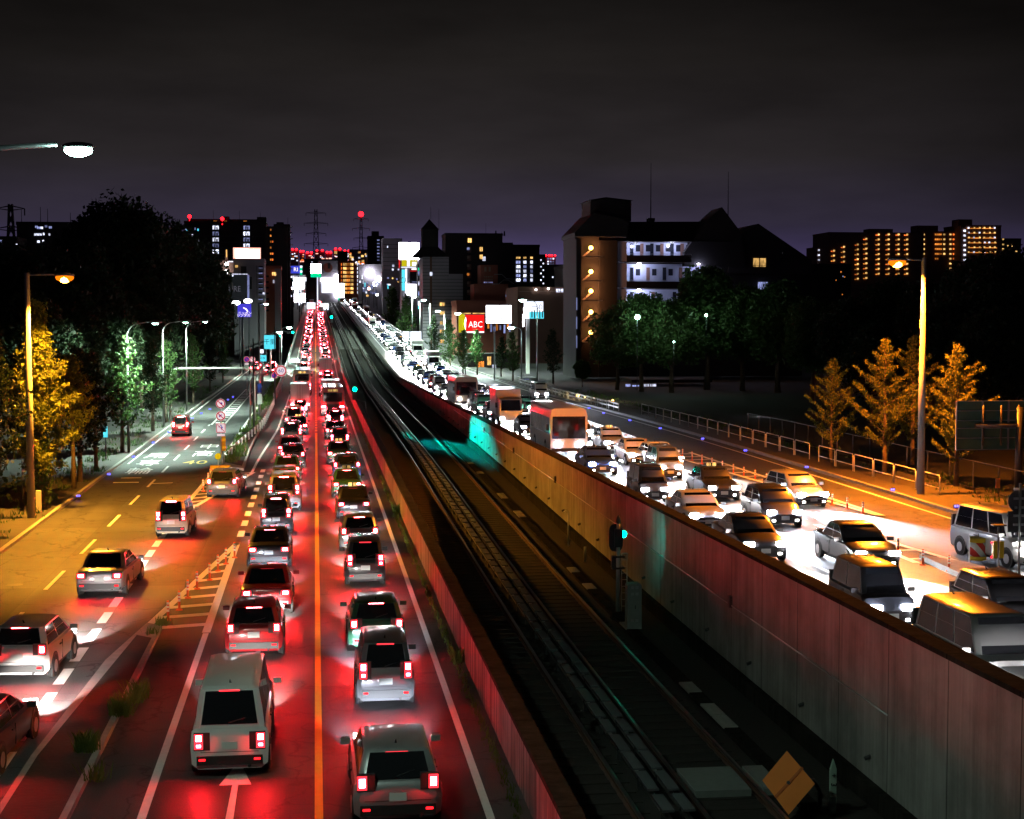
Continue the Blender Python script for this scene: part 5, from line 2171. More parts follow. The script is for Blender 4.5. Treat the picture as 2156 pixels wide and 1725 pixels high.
# big dark trees on the left
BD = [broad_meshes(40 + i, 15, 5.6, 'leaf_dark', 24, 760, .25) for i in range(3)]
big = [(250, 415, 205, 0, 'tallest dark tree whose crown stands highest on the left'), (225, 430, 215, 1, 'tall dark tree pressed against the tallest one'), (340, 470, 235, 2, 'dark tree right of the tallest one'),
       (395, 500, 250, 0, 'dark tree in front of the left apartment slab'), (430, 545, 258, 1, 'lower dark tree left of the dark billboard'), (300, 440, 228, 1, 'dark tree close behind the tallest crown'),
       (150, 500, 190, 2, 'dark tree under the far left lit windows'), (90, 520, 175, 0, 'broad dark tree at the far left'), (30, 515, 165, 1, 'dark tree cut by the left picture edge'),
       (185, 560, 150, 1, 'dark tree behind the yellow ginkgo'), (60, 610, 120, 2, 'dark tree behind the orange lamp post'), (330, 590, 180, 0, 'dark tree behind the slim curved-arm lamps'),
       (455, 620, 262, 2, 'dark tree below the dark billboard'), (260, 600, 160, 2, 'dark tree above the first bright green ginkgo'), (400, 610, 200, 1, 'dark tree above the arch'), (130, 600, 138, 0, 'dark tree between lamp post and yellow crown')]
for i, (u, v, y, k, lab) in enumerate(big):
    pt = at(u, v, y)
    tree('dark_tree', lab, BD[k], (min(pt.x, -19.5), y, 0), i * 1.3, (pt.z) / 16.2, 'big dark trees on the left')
# overhanging branches at the left edge
NT = ginkgo_meshes(77, 8.5, 2.2, 'leaf_dark', 40, 100, .10, .2, 8, .3)
pt = at(12, 640, 74)
tree('dark_tree', 'dim foliage hanging in at the left edge in front of the orange lamp post', NT, (pt.x - .9, 74, .1), .3, 1.15)

# right: ginkgoes by the sodium lamp
GR = [ginkgo_meshes(60 + i, 9.6, 4.2, 'leaf_ginkgo', 40, 190, .10, .16, 0, .135) for i in range(3)]
for i, (u, vb, vt, y, k, s, lab) in enumerate(((1866, 1005, 706, 82.5, 0, 1, 'orange-lit ginkgo with spiky limbs left of the right sodium lamp'), (2018, 1050, 718, 76.5, 1, 1, 'orange-lit ginkgo behind the dark green sign board'),
                                               (1752, 985, 748, 90, 2, .95, 'dim spiky ginkgo standing left of the brightest orange one'), (1925, 990, 700, 88, 1, 1, 'orange-lit ginkgo close behind the right sodium lamp post'))):
    pt = at(u, vt, y)
    zb = z_rserv(y) + .12
    tree('ginkgo_tree', lab, GR[k], (pt.x, y, zb), 1.1 + i * 2.2, (pt.z - zb) / 9.5, 'ginkgo trees on the right pavement')
# right frontage trees towards the city
for i, (u, vt, y, k, lab) in enumerate(((1080, 694, 232, 1, 'lit green tree left of the blue-white filling station sign'), (1005, 690, 262, 0, 'green tree below the red ABC sign'), (948, 668, 275, 2, 'blue-green tree in front of the striped grey tower'),
                                        (1055, 706, 250, 3, 'dark tree below the white screen'), (915, 660, 330, 3, 'dark tree at the foot of the striped grey tower'), (855, 615, 430, 1, 'green tree beneath the brightest rooftop sign'),
                                        (826, 600, 520, 2, 'green tree beside the far white lanes'), (975, 690, 245, 2, 'tree with warm leaves beside the ABC sign'), (1165, 690, 225, 3, 'dark tree right of the filling station sign'))):
    pt = at(u, vt, y)
    zb = z_rserv(min(y, 390))
    s = (pt.z - zb) / 9.3
    tree('street_tree', lab, GV[k], (pt.x, y, zb), i * 2.0, s, 'street trees on the right towards the city')
# dark trees in front of the gabled apartments
BR = [broad_meshes(90 + i, 12, 4.4, 'leaf_green', 22, 640, .22) for i in range(2)]
for i, (u, vt, y, k, lab) in enumerate(((1300, 655, 205, 0, 'dark broad tree left of the lamp-lit foliage'), (1352, 625, 200, 1, 'broad tree with lamp-lit green leaves before the gabled flats'), (1415, 640, 196, 0, 'broad tree with faint green leaves in the middle of the dark row'),
                                        (1490, 570, 204, 1, 'broad tree hiding the flats\' middle balconies'), (1565, 610, 200, 0, 'dark broad tree below the yellow window'), (1640, 600, 194, 1, 'dark broad tree at the right end of the flats'),
                                        (1712, 640, 170, 0, 'dark tree between the flats and the dim ginkgo'), (1226, 760, 214, 1, 'low dark tree at the foot of the orange-lit stair tower'))):
    pt = at(u, vt, y)
    zb = z_rserv(y)
    tree('broad_tree', lab, BR[k], (pt.x, y, zb), i * 1.9, (pt.z - zb) / 12.0, 'broad trees in front of the gabled flats')
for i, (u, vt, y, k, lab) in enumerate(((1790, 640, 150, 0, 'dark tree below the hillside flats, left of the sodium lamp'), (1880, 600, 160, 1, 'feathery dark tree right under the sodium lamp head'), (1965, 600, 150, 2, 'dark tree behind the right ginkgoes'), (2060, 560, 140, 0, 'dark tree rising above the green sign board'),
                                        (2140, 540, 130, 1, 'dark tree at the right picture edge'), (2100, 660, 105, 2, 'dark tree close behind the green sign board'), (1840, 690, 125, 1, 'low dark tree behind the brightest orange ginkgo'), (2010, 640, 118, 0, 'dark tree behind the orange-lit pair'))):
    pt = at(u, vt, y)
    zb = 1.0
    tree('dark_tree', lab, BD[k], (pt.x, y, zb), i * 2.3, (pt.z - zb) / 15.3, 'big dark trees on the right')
# green-white garden lamp inside the lit foliage, and warm path lamps
def small_lamp(u, v, y, label, m, e, col, zb=1.0, r=.17):
    pt = at(u, v, y)
    t = thing('garden_lamp', label, 'lamp', (pt.x, y, zb))
    mb = MB()
    mb.tube((0, 0, 0), (0, 0, pt.z - zb - r * .8), .05, .04, 8)
    mb.build('post', M['dark_metal'], t)
    mb = MB()
    mb.ball((0, 0, pt.z - zb), r, 0, 12, 8)
    mb.build('globe', M[m], t)
    if e:
        lamp('globe_light', 'POINT', (0, 0, pt.z - zb + r + .25), e, col, t, .2)


small_lamp(1342, 668, 193.5, 'white lamp shining among the green leaves in front of the flats', 'lamp_mercury', 380, MERC, r=.3)
small_lamp(1487, 664, 196, 'half hidden lamp twinkling through leaves right of the brighter one', 'lamp_mercury', 160, MERC, r=.16)
small_lamp(1419, 720, 189, 'faint lamp inside the middle tree before the flats', 'lamp_mercury', 160, MERC, r=.08)
small_lamp(1217, 832, 176, 'warm globe lamp at the foot of the stair tower, left of the pair', 'lamp_warm', 160, (1, .75, .35))
small_lamp(1232, 836, 177, 'small warm globe lamp close beside the brighter one', 'lamp_warm', 50, (1, .75, .35), r=.11)
small_lamp(1290, 845, 172, 'warm globe lamp alone by the dark hedge', 'lamp_warm', 200, (1, .75, .35))
small_lamp(1598, 888, 140, 'white globe lamp alone in the dark behind the right fence', 'lamp_white', 120, (.9, .95, 1), r=.15)

# ================================================================ BUILDINGS
def block(name, label, cat, u0, u1, vt, y, depth, m, zb=0.0, group=None, roof=True, rz=0.0):
    """box building seen between photo columns u0..u1 with its roof at row vt, its front y metres up the road"""
    A, B = at(u0, vt, y), at(u1, vt, y)
    h = A.z - zb
    t = thing(name, label, cat, ((A.x + B.x) / 2, y, zb), rz, group)
    w = B.x - A.x
    mb = MB()
    mb.box(-w / 2, w / 2, 0, depth, 0, h)
    mb.build('wall', M[m], t)
    if roof:
        mb = MB()
        e = .3
        mb.box(-w / 2 - .15, w / 2 + .15, -.15, e, h, h + .9)
        mb.box(-w / 2 - .15, w / 2 + .15, depth - e, depth + .15, h, h + .9)
        mb.box(-w / 2 - .15, -w / 2 + e, e, depth - e, h, h + .9)
        mb.box(w / 2 - e, w / 2 + .15, e, depth - e, h, h + .9)
        mb.build('parapet', M[m], t)
    t['w'], t['h'] = w, h
    return t


def win(t, u, v, wpx, hpx, m, name='window', y=None, out=.06, thick=.12):
    yy = t.location.y if y is None else y
    a = at(u - wpx / 2, v - hpx / 2, yy)
    b = at(u + wpx / 2, v + hpx / 2, yy)
    return brick(name, M[m], ((a.x + b.x) / 2 - t.location.x, yy - t.location.y - out, (a.z + b.z) / 2 - t.location.z), (b.x - a.x, thick, a.z - b.z), t)


def wingrid(t, us, vs, wpx, hpx, mats, prob=1.0, seed=1, name='window', dark='glass_dark', darkprob=1.0):
    r_ = random.Random(seed)
    for v in vs:
        for u in us:
            if r_.random() < prob:
                win(t, u, v, wpx, hpx, r_.choice(mats), name)
            elif dark and r_.random() < darkprob:
                win(t, u, v, wpx, hpx, dark, name)


def lin(a, b, n):
    return [a + (b - a) * i / (n - 1) for i in range(n)] if n > 1 else [a]


def part_box(t, name, m, u0, u1, v0, v1, y, d):
    a, b = at(u0, v0, y), at(u1, v1, y)
    return brick(name, M[m], ((a.x + b.x) / 2 - t.location.x, y - t.location.y + d / 2, (a.z + b.z) / 2 - t.location.z), (b.x - a.x, d, a.z - b.z), t)


def mast(t, u, v0, v1, y, r=.06, name='aerial'):
    a, b = at(u, v0, y), at(u, v1, y)
    mb = MB()
    mb.tube((a.x - t.location.x, y - t.location.y, b.z - t.location.z), (a.x - t.location.x, y - t.location.y, a.z - t.location.z), r, r * .6, 6)
    mb.build(name, M['dark_metal'], t)


# ---- gabled apartment block on the right (about 235 m away)
Y = 236
zb = 1.0
A, B = at(1212, 480, Y), at(1312, 480, Y)
t = thing('apartment_building', 'dark gabled apartment block with orange stair lamps and bluish lit balconies', 'apartment block', (at(1460, 600, Y).x, Y, zb))


def X(u, y=Y):
    return at(u, 600, y).x - t.location.x


def Z(v, y=Y):
    return at(1400, v, y).z - zb


mb = MB()
# main range, set back so that the galleries stand in front of it
mb.box(X(1300), X(1545), 3.0, 14, 0, Z(507))
mb.box(X(1500), X(1700), 2.2, 15, 0, Z(560))
mb.box(X(1212), X(1262), 0.6, 12, 0, Z(495))
mb.box(X(1262), X(1300), .2, 12, 0, Z(507))
mb.box(X(1212), X(1222), -.6, .6, 0, Z(505))
mb.build('wall', M['b_dark'], t)
mb = MB()
mb.prism([(X(1208), Z(500)), (X(1318), Z(500)), (X(1322), Z(466)), (X(1248), Z(450)), (X(1208), Z(492))], -.8, 12)
mb.box(X(1245), X(1331), 1, 9, Z(466), Z(422))
mb.build('stair_tower', M['b_dark'], t)
mb = MB()
mb.add([(X(1241), .6, Z(422)), (X(1334), .6, Z(422)), (X(1334), 9.4, Z(422)), (X(1241), 9.4, Z(422)), (X(1288), 5, Z(411))], [(0, 1, 4), (1, 2, 4), (2, 3, 4), (3, 0, 4), (3, 2, 1, 0)])
# slate roofs
mb.add([(X(1300), 1.0, Z(508)), (X(1545), 1.0, Z(508)), (X(1545), 14.4, Z(508)), (X(1300), 14.4, Z(508)), (X(1318), 7, Z(462)), (X(1500), 7, Z(460))],
       [(0, 1, 5, 4), (2, 3, 4, 5), (1, 2, 5), (3, 0, 4), (3, 2, 1, 0)])
mb.prism([(X(1445), Z(530)), (X(1495), Z(461)), (X(1524), Z(434)), (X(1565), Z(488)), (X(1575), Z(560)), (X(1445), Z(560))], 1.4, 8)
mb.prism([(X(1540), Z(515)), (X(1603), Z(468)), (X(1716), Z(545)), (X(1716), Z(575)), (X(1540), Z(575))], 1.9, 15)
mb.build('roof', M['b_roof'], t)
mb = MB()
mb.box(X(1379), X(1393), 5, 6.5, Z(465), Z(455))
mb.build('roof_plinth', M['b_dark'], t)
mb = MB()
mb.tube((X(1386), 5.7, Z(455)), (X(1386), 5.7, Z(336)), .09, .03, 6)
mb.build('lightning_rod', M['dark_metal'], t)
mb = MB()
mb.tube((X(1553), 6, Z(470)), (X(1553), 6, Z(352)), .09, .03, 6)
mb.build('lightning_rod', M['dark_metal'], t)
# galleries
M['gallery_wall'] = mat('gallery_wall', (.42, .44, .55), .85, var=.1, lin=True)
for fi, (v0, v1, ua, ub) in enumerate(((507, 551, 1302, 1456), (553, 606, 1302, 1522), (607, 655, 1302, 1440))):
    mb = MB()
    mb.box(X(ua), X(ub), 2.9, 3.0, Z(v1 - 2), Z(v0 + 2))
    mb.box(X(ua) - .1, X(ua + 18), .3, .45, Z(v1), Z(v0 + 2))
    mb.build('gallery_wall', M['gallery_wall'], t)
    mb = MB()
    mb.box(X(ua + 18), X(ub), .2, 2.9, Z(v1) - .1, Z(v1) + .08)
    mb.box(X(ua + 18), X(ub), .2, .35, Z(v1), Z(v1) + .95)
    mb.build('gallery_parapet', M['b_dark'], t)
    mb = MB()
    mb.box(X(ua + 18), X(ub), .18, .26, Z(v1) + 1.12, Z(v1) + 1.17)
    n = 9
    for k in range(n):
        xx = X(ua + 18) + (X(ub) - X(ua + 18)) * k / (n - 1)
        mb.box(xx - .02, xx + .02, .2, .24, Z(v1) + .95, Z(v1) + 1.15)
    mb.build('handrail', M['galv'], t)
    for k, u in enumerate(lin(ua + 28, ub - 20, 6 if fi < 2 else 3)):
        w = win(t, u, (v0 + v1) / 2 - 2, 7, 28, 'b_brown' if k % 2 else 'glass_dark', 'door', Y + 2.9, .03, .08)
        win(t, u + 13, (v0 + v1) / 2 - 6, 9, 14, 'glass_dark', 'window', Y + 2.9, .03, .08)
for (u, v, e) in ((1338, 512, 340), (1415, 511, 340), (1346, 556, 480), (1470, 556, 260), (1345, 611, 520), (1480, 612, 300)):
    a = at(u, v, Y + 1.6)
    mb = MB()
    mb.ball((a.x - t.location.x, 1.6, a.z - zb), .30, 0, 10, 6, 1.2, 1, .55)
    mb.build('gallery_lamp', M['lamp_white'] if v not in (512, 511) else M['lit_white'], t)
    lamp('gallery_light', 'POINT', (a.x - t.location.x, 1.2, a.z - zb - .4), e, (.62, .66, 1.0), t, .2)
for i, v in enumerate((522, 572, 613, 657, 700)):
    a = at(1245, v, Y - .2)
    mb = MB()
    mb.ball((a.x - t.location.x, .15, a.z - zb), .34, 0, 10, 6)
    mb.build('stair_lamp', M['lamp_warm'], t)
    lamp('stair_light', 'POINT', (a.x - t.location.x + .1, -.35, a.z - zb), 420 if i < 4 else 200, (1.0, .36, .12), t, .15)
    mb = MB()
    mb.add([(X(1226), -.5, Z(v + 19)), (X(1268), -.5, Z(v + 19)), (X(1268), -.35, Z(v + 19)), (X(1226), -.35, Z(v + 19)),
            (X(1226), -.5, Z(v + 21)), (X(1268), -.5, Z(v + 21)), (X(1268), -.35, Z(v + 21)), (X(1226), -.35, Z(v + 21))],
           [(0, 1, 2, 3), (7, 6, 5, 4), (0, 4, 5, 1), (1, 5, 6, 2), (2, 6, 7, 3), (3, 7, 4, 0)])
    mb.prism([(X(1226), Z(v + 19)), (X(1231), Z(v + 19)), (X(1248), Z(v + 3)), (X(1245), Z(v + 2))], .1, .5)
    mb.build('stair_flight', M['b_beige'], t)
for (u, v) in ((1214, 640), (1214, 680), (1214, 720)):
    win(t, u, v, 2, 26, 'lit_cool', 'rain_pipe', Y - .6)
w = win(t, 1599, 553, 26, 18, 'lit_warm', 'window', Y + 1.9, .05)
mb = MB()
win(t, 1599, 553, 1.6, 19, 'b_dark', 'window_frame', Y + 1.9, .12)
win(t, 1599, 560, 27, 1.0, 'b_dark', 'window_frame', Y + 1.9, .12)
win(t, 1606, 602, 20, 16, 'lit_cool', 'window', Y + 1.9, .05)
# shopfront lights low behind the trees
t2 = thing('shop', 'low dark shop with patches of white light behind the tree trunks', 'shop', (at(1400, 850, 216).x, 216, zb))
a, b = at(1330, 800, 216), at(1500, 800, 216)
mb = MB()
mb.box(a.x - t2.location.x, b.x - t2.location.x, 0, 8, 0, a.z - zb)
mb.build('wall', M['b_dark'], t2)
for (u, v, w_, h_, m_) in ((1367, 822, 28, 26, 'lit_white'), (1340, 818, 18, 14, 'lit_cool'), (1322, 815, 10, 12, 'lit_cool'), (1408, 826, 14, 10, 'lit_cool'), (1444, 838, 10, 22, 'lit_white'), (1470, 840, 18, 24, 'lit_cool')):
    win(t2, u, v, w_, h_, m_, 'shop_window', 216)

# ---- hillside apartments on the right horizon
Y = 900
t = block('apartment_building', 'long hillside apartment slab with rows of orange corridor lamps on the right horizon', 'apartment block', 1745, 1945, 492, Y, 30, 'b_brown', 0)
for (u0, u1, v) in ((1720, 1745, 520), ):
    part_box(t, 'wing', 'b_brown', u0, u1, v, 680, Y, 20)
part_box(t, 'lift_tower', 'b_brown', 1830, 1880, 482, 492, Y + 4, 10)
cols = [1759, 1781, 1804, 1810, 1835, 1840, 1863, 1886, 1890]
n = 0
for ci, u in enumerate((1724, 1756, 1777, 1806, 1824, 1850, 1871, 1892, 1910)):
    top = [527, 528, 520, 515, 503, 494, 494, 494, 494][ci]
    for k in range(9):
        v = top + k * 10.3
        if v > 600 - abs(u - 1870) * .15:
            continue
        win(t, u, v, 3.6, 3.2, 'lit_white' if ci < 1 else 'lit_warm', 'corridor_lamp', Y - .5)
        if ci > 0:
            win(t, u - 3, v + 1.4, 7, 1.9, 'lit_amber' if k % 3 else 'lit_orange', 'corridor', Y - .2)
t = block('apartment_building', 'stepped hillside apartment block with two lamp columns behind the sodium lamp', 'apartment block', 1937, 2012, 490, Y + 20, 26, 'b_brown', 0)
part_box(t, 'lift_tower', 'b_brown', 1930, 1975, 475, 492, Y + 22, 10)
for (u, n, m) in ((1945, 7, 'lit_warm'), (1972, 6, 'lit_amber'), (1988, 5, 'lit_warm'), (2001, 8, 'lit_warm'), (1979, 5, 'lit_amber'), (2008, 6, 'lit_orange')):
    for k in range(n):
        win(t, u, 494 + k * 10.2, 3.8 if m != 'lit_amber' else 7, 3.4, m, 'corridor_lamp', Y + 19.5)
t = block('apartment_building', 'hillside apartment block with straight orange gallery lines at the far right', 'apartment block', 2023, 2108, 477, Y + 10, 26, 'b_brown', 0)
part_box(t, 'lift_tower', 'b_brown', 2018, 2047, 462, 478, Y + 12, 10)
for k in range(6):
    v = 480 + k * 10.2
    win(t, 2065 + k, v + 1.2, 60, 1.6, 'lit_amber', 'gallery', Y + 9.7)
    for u in lin(2040, 2095, 6):
        win(t, u + R.uniform(-1, 1), v, 3.2, 3.0, 'lit_warm' if R.random() < .8 else 'lit_white', 'gallery_lamp', Y + 9.4)
for k in range(7):
    win(t, 2031, 486 + k * 10.2, 4.5, 4, 'lit_white', 'stair_lamp', Y + 9.4)
t = block('apartment_building', 'low end of the hillside flats with a few lamps at the far right', 'apartment block', 2108, 2150, 505, Y + 15, 26, 'b_dark', 0)
for (u, v) in ((2112, 504), (2112, 515), (2112, 525), (2122, 518), (2130, 518), (2126, 529), (2140, 529)):
    win(t, u, v, 3.4, 3, 'lit_warm', 'corridor_lamp', Y + 14.5)
t = block('house', 'dim houses below the hillside flats with scattered pale windows', 'house', 1722, 1792, 560, 620, 20, 'b_dark', 0)
for _ in range(16):
    win(t, R.uniform(1726, 1786), R.uniform(566, 625), 2, 2.4, R.choice(['lit_cool', 'lit_cool', 'lit_amber']), 'window')

# ---- left background
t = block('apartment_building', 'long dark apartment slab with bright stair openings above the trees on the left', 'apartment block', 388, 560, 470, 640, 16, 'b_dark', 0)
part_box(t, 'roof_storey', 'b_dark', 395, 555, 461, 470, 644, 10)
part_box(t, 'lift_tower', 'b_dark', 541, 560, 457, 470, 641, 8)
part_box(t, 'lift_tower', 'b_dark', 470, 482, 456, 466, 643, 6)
for k in range(7):
    v = 484 + k * 12.6
    win(t, 474, v + 1, 158, 1.1, 'b_grey', 'balcony_edge', 640, .2)
    if k < 5:
        for (u, w_) in ((454, 13), (519, 13)):
            win(t, u, v - 4.5, w_, 8, 'lit_cool' if (k + int(u)) % 2 else 'lit_white', 'stair_opening', 640)
            win(t, u + 3, v - 3, 3, 5, 'b_dark', 'stair_opening_post', 640, .12)
            win(t, u - 2, v - 4, 2, 7, 'b_dark', 'stair_opening_post', 640, .12)
for (u, v) in ((391, 483), (394, 484), (400, 483), (411, 482), (417, 484), (392, 494), (397, 495), (405, 496), (418, 510), (393, 506)):
    win(t, u, v, 3, 5, R.choice(['lit_white', 'lit_cool', 'sign_cyan']), 'window', 640)
for (u, v) in ((453, 467), (474, 467), (516, 467), (531, 469)):
    win(t, u, v, 7, 3.5, 'lit_amber', 'roof_light', 640)
for (u, v) in ((399, 456), (468, 461)):
    a = at(u, v, 640)
    mb = MB()
    mb.ball((a.x - t.location.x, 0, a.z), .75, 0, 10, 6)
    mb.tube((a.x - t.location.x, 0, a.z - .6), (a.x - t.location.x, 0, a.z - 2.4), .12, .12, 6)
    mb.build('beacon', M['lamp_red'], t)
for (u, v0) in ((449, 442), (504, 444), (548, 446)):
    mast(t, u, v0, 470, 642, .08)
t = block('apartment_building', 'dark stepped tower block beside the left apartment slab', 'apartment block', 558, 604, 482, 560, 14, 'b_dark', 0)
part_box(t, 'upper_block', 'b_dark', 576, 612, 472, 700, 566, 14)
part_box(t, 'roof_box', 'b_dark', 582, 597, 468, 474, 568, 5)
mast(t, 606, 458, 474, 568, .07)
for k in range(6):
    for (u, m_) in ((570, 'lit_amber'), (574, 'lit_orange')):
        win(t, u, 484 + k * 12.6, 2.6, 4, m_ if R.random() < .85 else 'glass_dark', 'window', 560)
for k in range(9):
    win(t, 614, 478 + k * 12.6, 5, 2.4, 'b_grey', 'balcony', 566)
t = block('office_building', 'pale office block with a glowing pink-white rooftop panel and dark figure panels', 'office building', 492, 556, 552, 420, 14, 'b_grey', 0)
part_box(t, 'lift_tower', 'b_grey', 536, 556, 548, 560, 419.5, 10)
win(t, 520, 533, 58, 24, 'sign_pink', 'rooftop_panel', 421, .1, .5)
win(t, 509, 534, 26, 19, 'screen_white', 'rooftop_panel_lamp', 421, .5, .3)
win(t, 533, 535, 26, 17, 'screen_white', 'rooftop_panel_lamp', 421, .5, .3)
part_box(t, 'rooftop_frame', 'dark_metal', 491, 549, 520.5, 522, 420.4, .6)
win(t, 513, 572, 12, 22, 'letter_dark', 'dark_panel', 420)
win(t, 526, 596, 9, 26, 'letter_dark', 'dark_panel', 420)
win(t, 541, 594, 1.6, 70, 'b_dark', 'pilaster', 420, .2)
for k in range(8):
    win(t, 549, 562 + k * 11, 9, 3, 'glass_dark', 'window', 420)
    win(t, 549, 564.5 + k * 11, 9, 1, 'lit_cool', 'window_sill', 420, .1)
win(t, 555, 618, 4, 4, 'lit_white', 'window', 420)
t = block('shop_building', 'low dark building with two glaring white floodlights beside the pale office block', 'building', 450, 492, 556, 430, 10, 'b_brown', 0)
for (u, v, s_) in ((477, 556, 8), (477, 572, 9)):
    a = at(u, v, 429)
    mb = MB()
    mb.ball((a.x - t.location.x, -1.0, a.z), .55, 0, 10, 6)
    mb.build('floodlight', M['lamp_white'], t)
win(t, 477, 534, 2.2, 16, 'lit_warm', 'lit_sign', 430, .1)
win(t, 486, 551, 10, 2, 'lit_white', 'lit_sign', 430, .1)
win(t, 498, 561, 6, 5, 'lit_warm', 'lit_sign', 419, .1)
part_box(t, 'sign_frame', 'b_brown', 474, 480, 526, 556, 430.2, .5)
t = block('apartment_building', 'slim reddish apartment building with one yellow window by the pale office block', 'apartment block', 557, 591, 566, 470, 12, 'b_brick', 0)
part_box(t, 'side_wing', 'b_grey', 578, 592, 566, 700, 469.6, 10)
win(t, 577, 577, 8, 7, 'lit_warm', 'window', 469.5)
win(t, 556, 563, 4, 5, 'lit_orange', 'window', 470)
win(t, 576, 593, 3, 7, 'lit_white', 'window', 469.5)
for k in range(7):
    win(t, 562, 582 + k * 12, 8, 4, 'glass_dark', 'balcony', 470)
# OHRE billboard
yb = 290
A, B = at(449, 579, yb), at(521, 640, yb)
t = thing('billboard', 'dark billboard reading OHRE under a thin white light bar', 'billboard', ((A.x + B.x) / 2, yb, 0))
w_, h_ = B.x - A.x, A.z - B.z
mb = MB()
mb.box(-w_ / 2, w_ / 2, 0, .5, B.z, A.z)
mb.build('panel', mat('billboard_dark', (.012, .02, .022), .7, lin=True), t)
mb = MB()
mb.box(-w_ / 2 - .1, w_ / 2 + .1, -.55, -.4, A.z + .05, A.z + .22)
mb.build('light_bar', M['lit_white'], t)
mb = MB()
mb.box(w_ / 2, w_ / 2 + .35, -.02, .5, B.z, A.z)
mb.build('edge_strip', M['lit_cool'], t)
for u in (466, 490):
    a = at(u, 581, yb - .5)
    mb = MB()
    mb.ball((a.x - t.location.x, -.5, a.z), .14, 0, 8, 6)
    mb.build('spot_lamp', M['lit_white'], t)
    mb = MB()
    mb.tube((a.x - t.location.x, .1, a.z - .1), (a.x - t.location.x, -.5, a.z), .03, .03, 6)
    mb.build('lamp_arm', M['dark_metal'], t)
a = at(488, 609, yb)
text('lettering', 'OHRE', 1.45, M['letter_grey'], (a.x - t.location.x, -.03, a.z), t, sx=.85)
mb = MB()
for s in (-.35, .35):
    mb.tube((s * w_, .25, 0), (s * w_, .25, B.z), .2, .2, 10)
mb.build('leg', M['dark_metal'], t)
# purple sign with white lettering bars
yb = 285
A, B = at(500, 640, yb), at(529, 668, yb)
t = thing('lit_sign', 'glowing purple sign with white lettering under two glaring floodlights', 'sign', ((A.x + B.x) / 2, yb, 0))
mb = MB()
mb.box(-(B.x - A.x) / 2, (B.x - A.x) / 2, 0, .5, B.z, A.z)
mb.build('panel', M['sign_purple'], t)
text('lettering', 'ニッポン', .62, M['letter_white'], (.1, -.05, at(514, 660, yb).z), t)
text('lettering', 'レンタル', .6, M['letter_white'], (-.15, -.05, at(514, 664.5, yb).z), t)
mb = MB()
for u, v in ((497, 638), (522, 634)):
    a = at(u, v, yb - .8)
    mb.ball((a.x - t.location.x, -.8, a.z), .55, 0, 12, 8, 1.4, 1, .7)
mb.build('floodlight', M['lamp_white'], t)
mb = MB()
pth = [at(u, v, yb - .1) for u, v in ((512, 648), (518, 651), (521, 655), (522, 657))]
mb.path([(q.x - t.location.x, -.1, q.z) for q in pth], [.1, .16, .14, .05], 6)
mb.build('swoosh', M['letter_white'], t)
mb = MB()
for s in (-.8, .8):
    mb.tube((s, .25, 0), (s, .25, B.z), .12, .12, 8)
mb.build('leg', M['dark_metal'], t)
# far left buildings
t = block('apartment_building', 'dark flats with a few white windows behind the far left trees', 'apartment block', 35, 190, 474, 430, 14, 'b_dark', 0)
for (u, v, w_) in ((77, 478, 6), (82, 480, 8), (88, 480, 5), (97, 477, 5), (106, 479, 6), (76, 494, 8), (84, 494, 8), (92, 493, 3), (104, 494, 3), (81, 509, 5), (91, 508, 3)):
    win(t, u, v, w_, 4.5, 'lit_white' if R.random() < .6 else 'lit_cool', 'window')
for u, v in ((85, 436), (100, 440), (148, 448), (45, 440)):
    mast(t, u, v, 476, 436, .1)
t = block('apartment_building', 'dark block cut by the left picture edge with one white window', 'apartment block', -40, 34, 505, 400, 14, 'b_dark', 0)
win(t, 40 - 5, 517, 3, 6, 'lit_white', 'window')
win(t, 2, 508, 3, 5, 'lit_cool', 'window')
# lattice masts behind far-left trees
def pylon(label, u, v0, y, wbase, arms, beacon=False, zb=0):
    top = at(u, v0, y)
    h = top.z - zb
    t = thing('power_pylon', label, 'pylon', (top.x, y, zb))
    mb = MB()
    n = 14
    def hw(f):
        return wbase / 2 * ((1 - f) ** 1.25 * .86 + .14)
    r = .28
    for sx in (-1, 1):
        for sy in (-1, 1):
            mb.path([(sx * hw(k / n), sy * hw(k / n), h * k / n) for k in range(n + 1)], r, 4)
    for k in range(n):
        f0, f1 = k / n, (k + 1) / n
        for s in (-1, 1):
            mb.tube((-hw(f0), s * hw(f0), h * f0), (hw(f1), s * hw(f1), h * f1), r * .55, None, 4)
            mb.tube((hw(f0), s * hw(f0), h * f0), (-hw(f1), s * hw(f1), h * f1), r * .55, None, 4)
    mb.build('lattice', M['dark_metal'], t)
    for i in range(arms):
        f = .97 - i * .42 / max(1, arms - 1)
        L = wbase * (.62 + .12 * (i % 2))
        mb = MB()
        for s in (-1, 1):
            mb.path([(0, 0, h * f + .9), (s * L, 0, h * f)], [r * .8, r * .4], 4)
            mb.path([(0, 0, h * f - .6), (s * L, 0, h * f)], [r * .6, r * .4], 4)
            mb.tube((s * L, 0, h * f), (s * L, 0, h * f - 2.2), .2, .2, 5)
        mb.build('crossarm', M['dark_metal'], t)
    if beacon:
        mb = MB()
        mb.ball((0, 0, h + 1.2), 2.6, 0, 12, 8)
        mb.build('beacon', M['lamp_red'], t)
    return t


pylon('tall lattice power pylon above the city where the red lanes vanish', 665, 441, 1300, 13, 6)
pylon('lattice pylon topped by a big red beacon right of the vanishing lanes', 760, 454, 1500, 11, 6, True)
pylon('faint lattice pylon above the far left trees', 22, 430, 520, 7, 4)

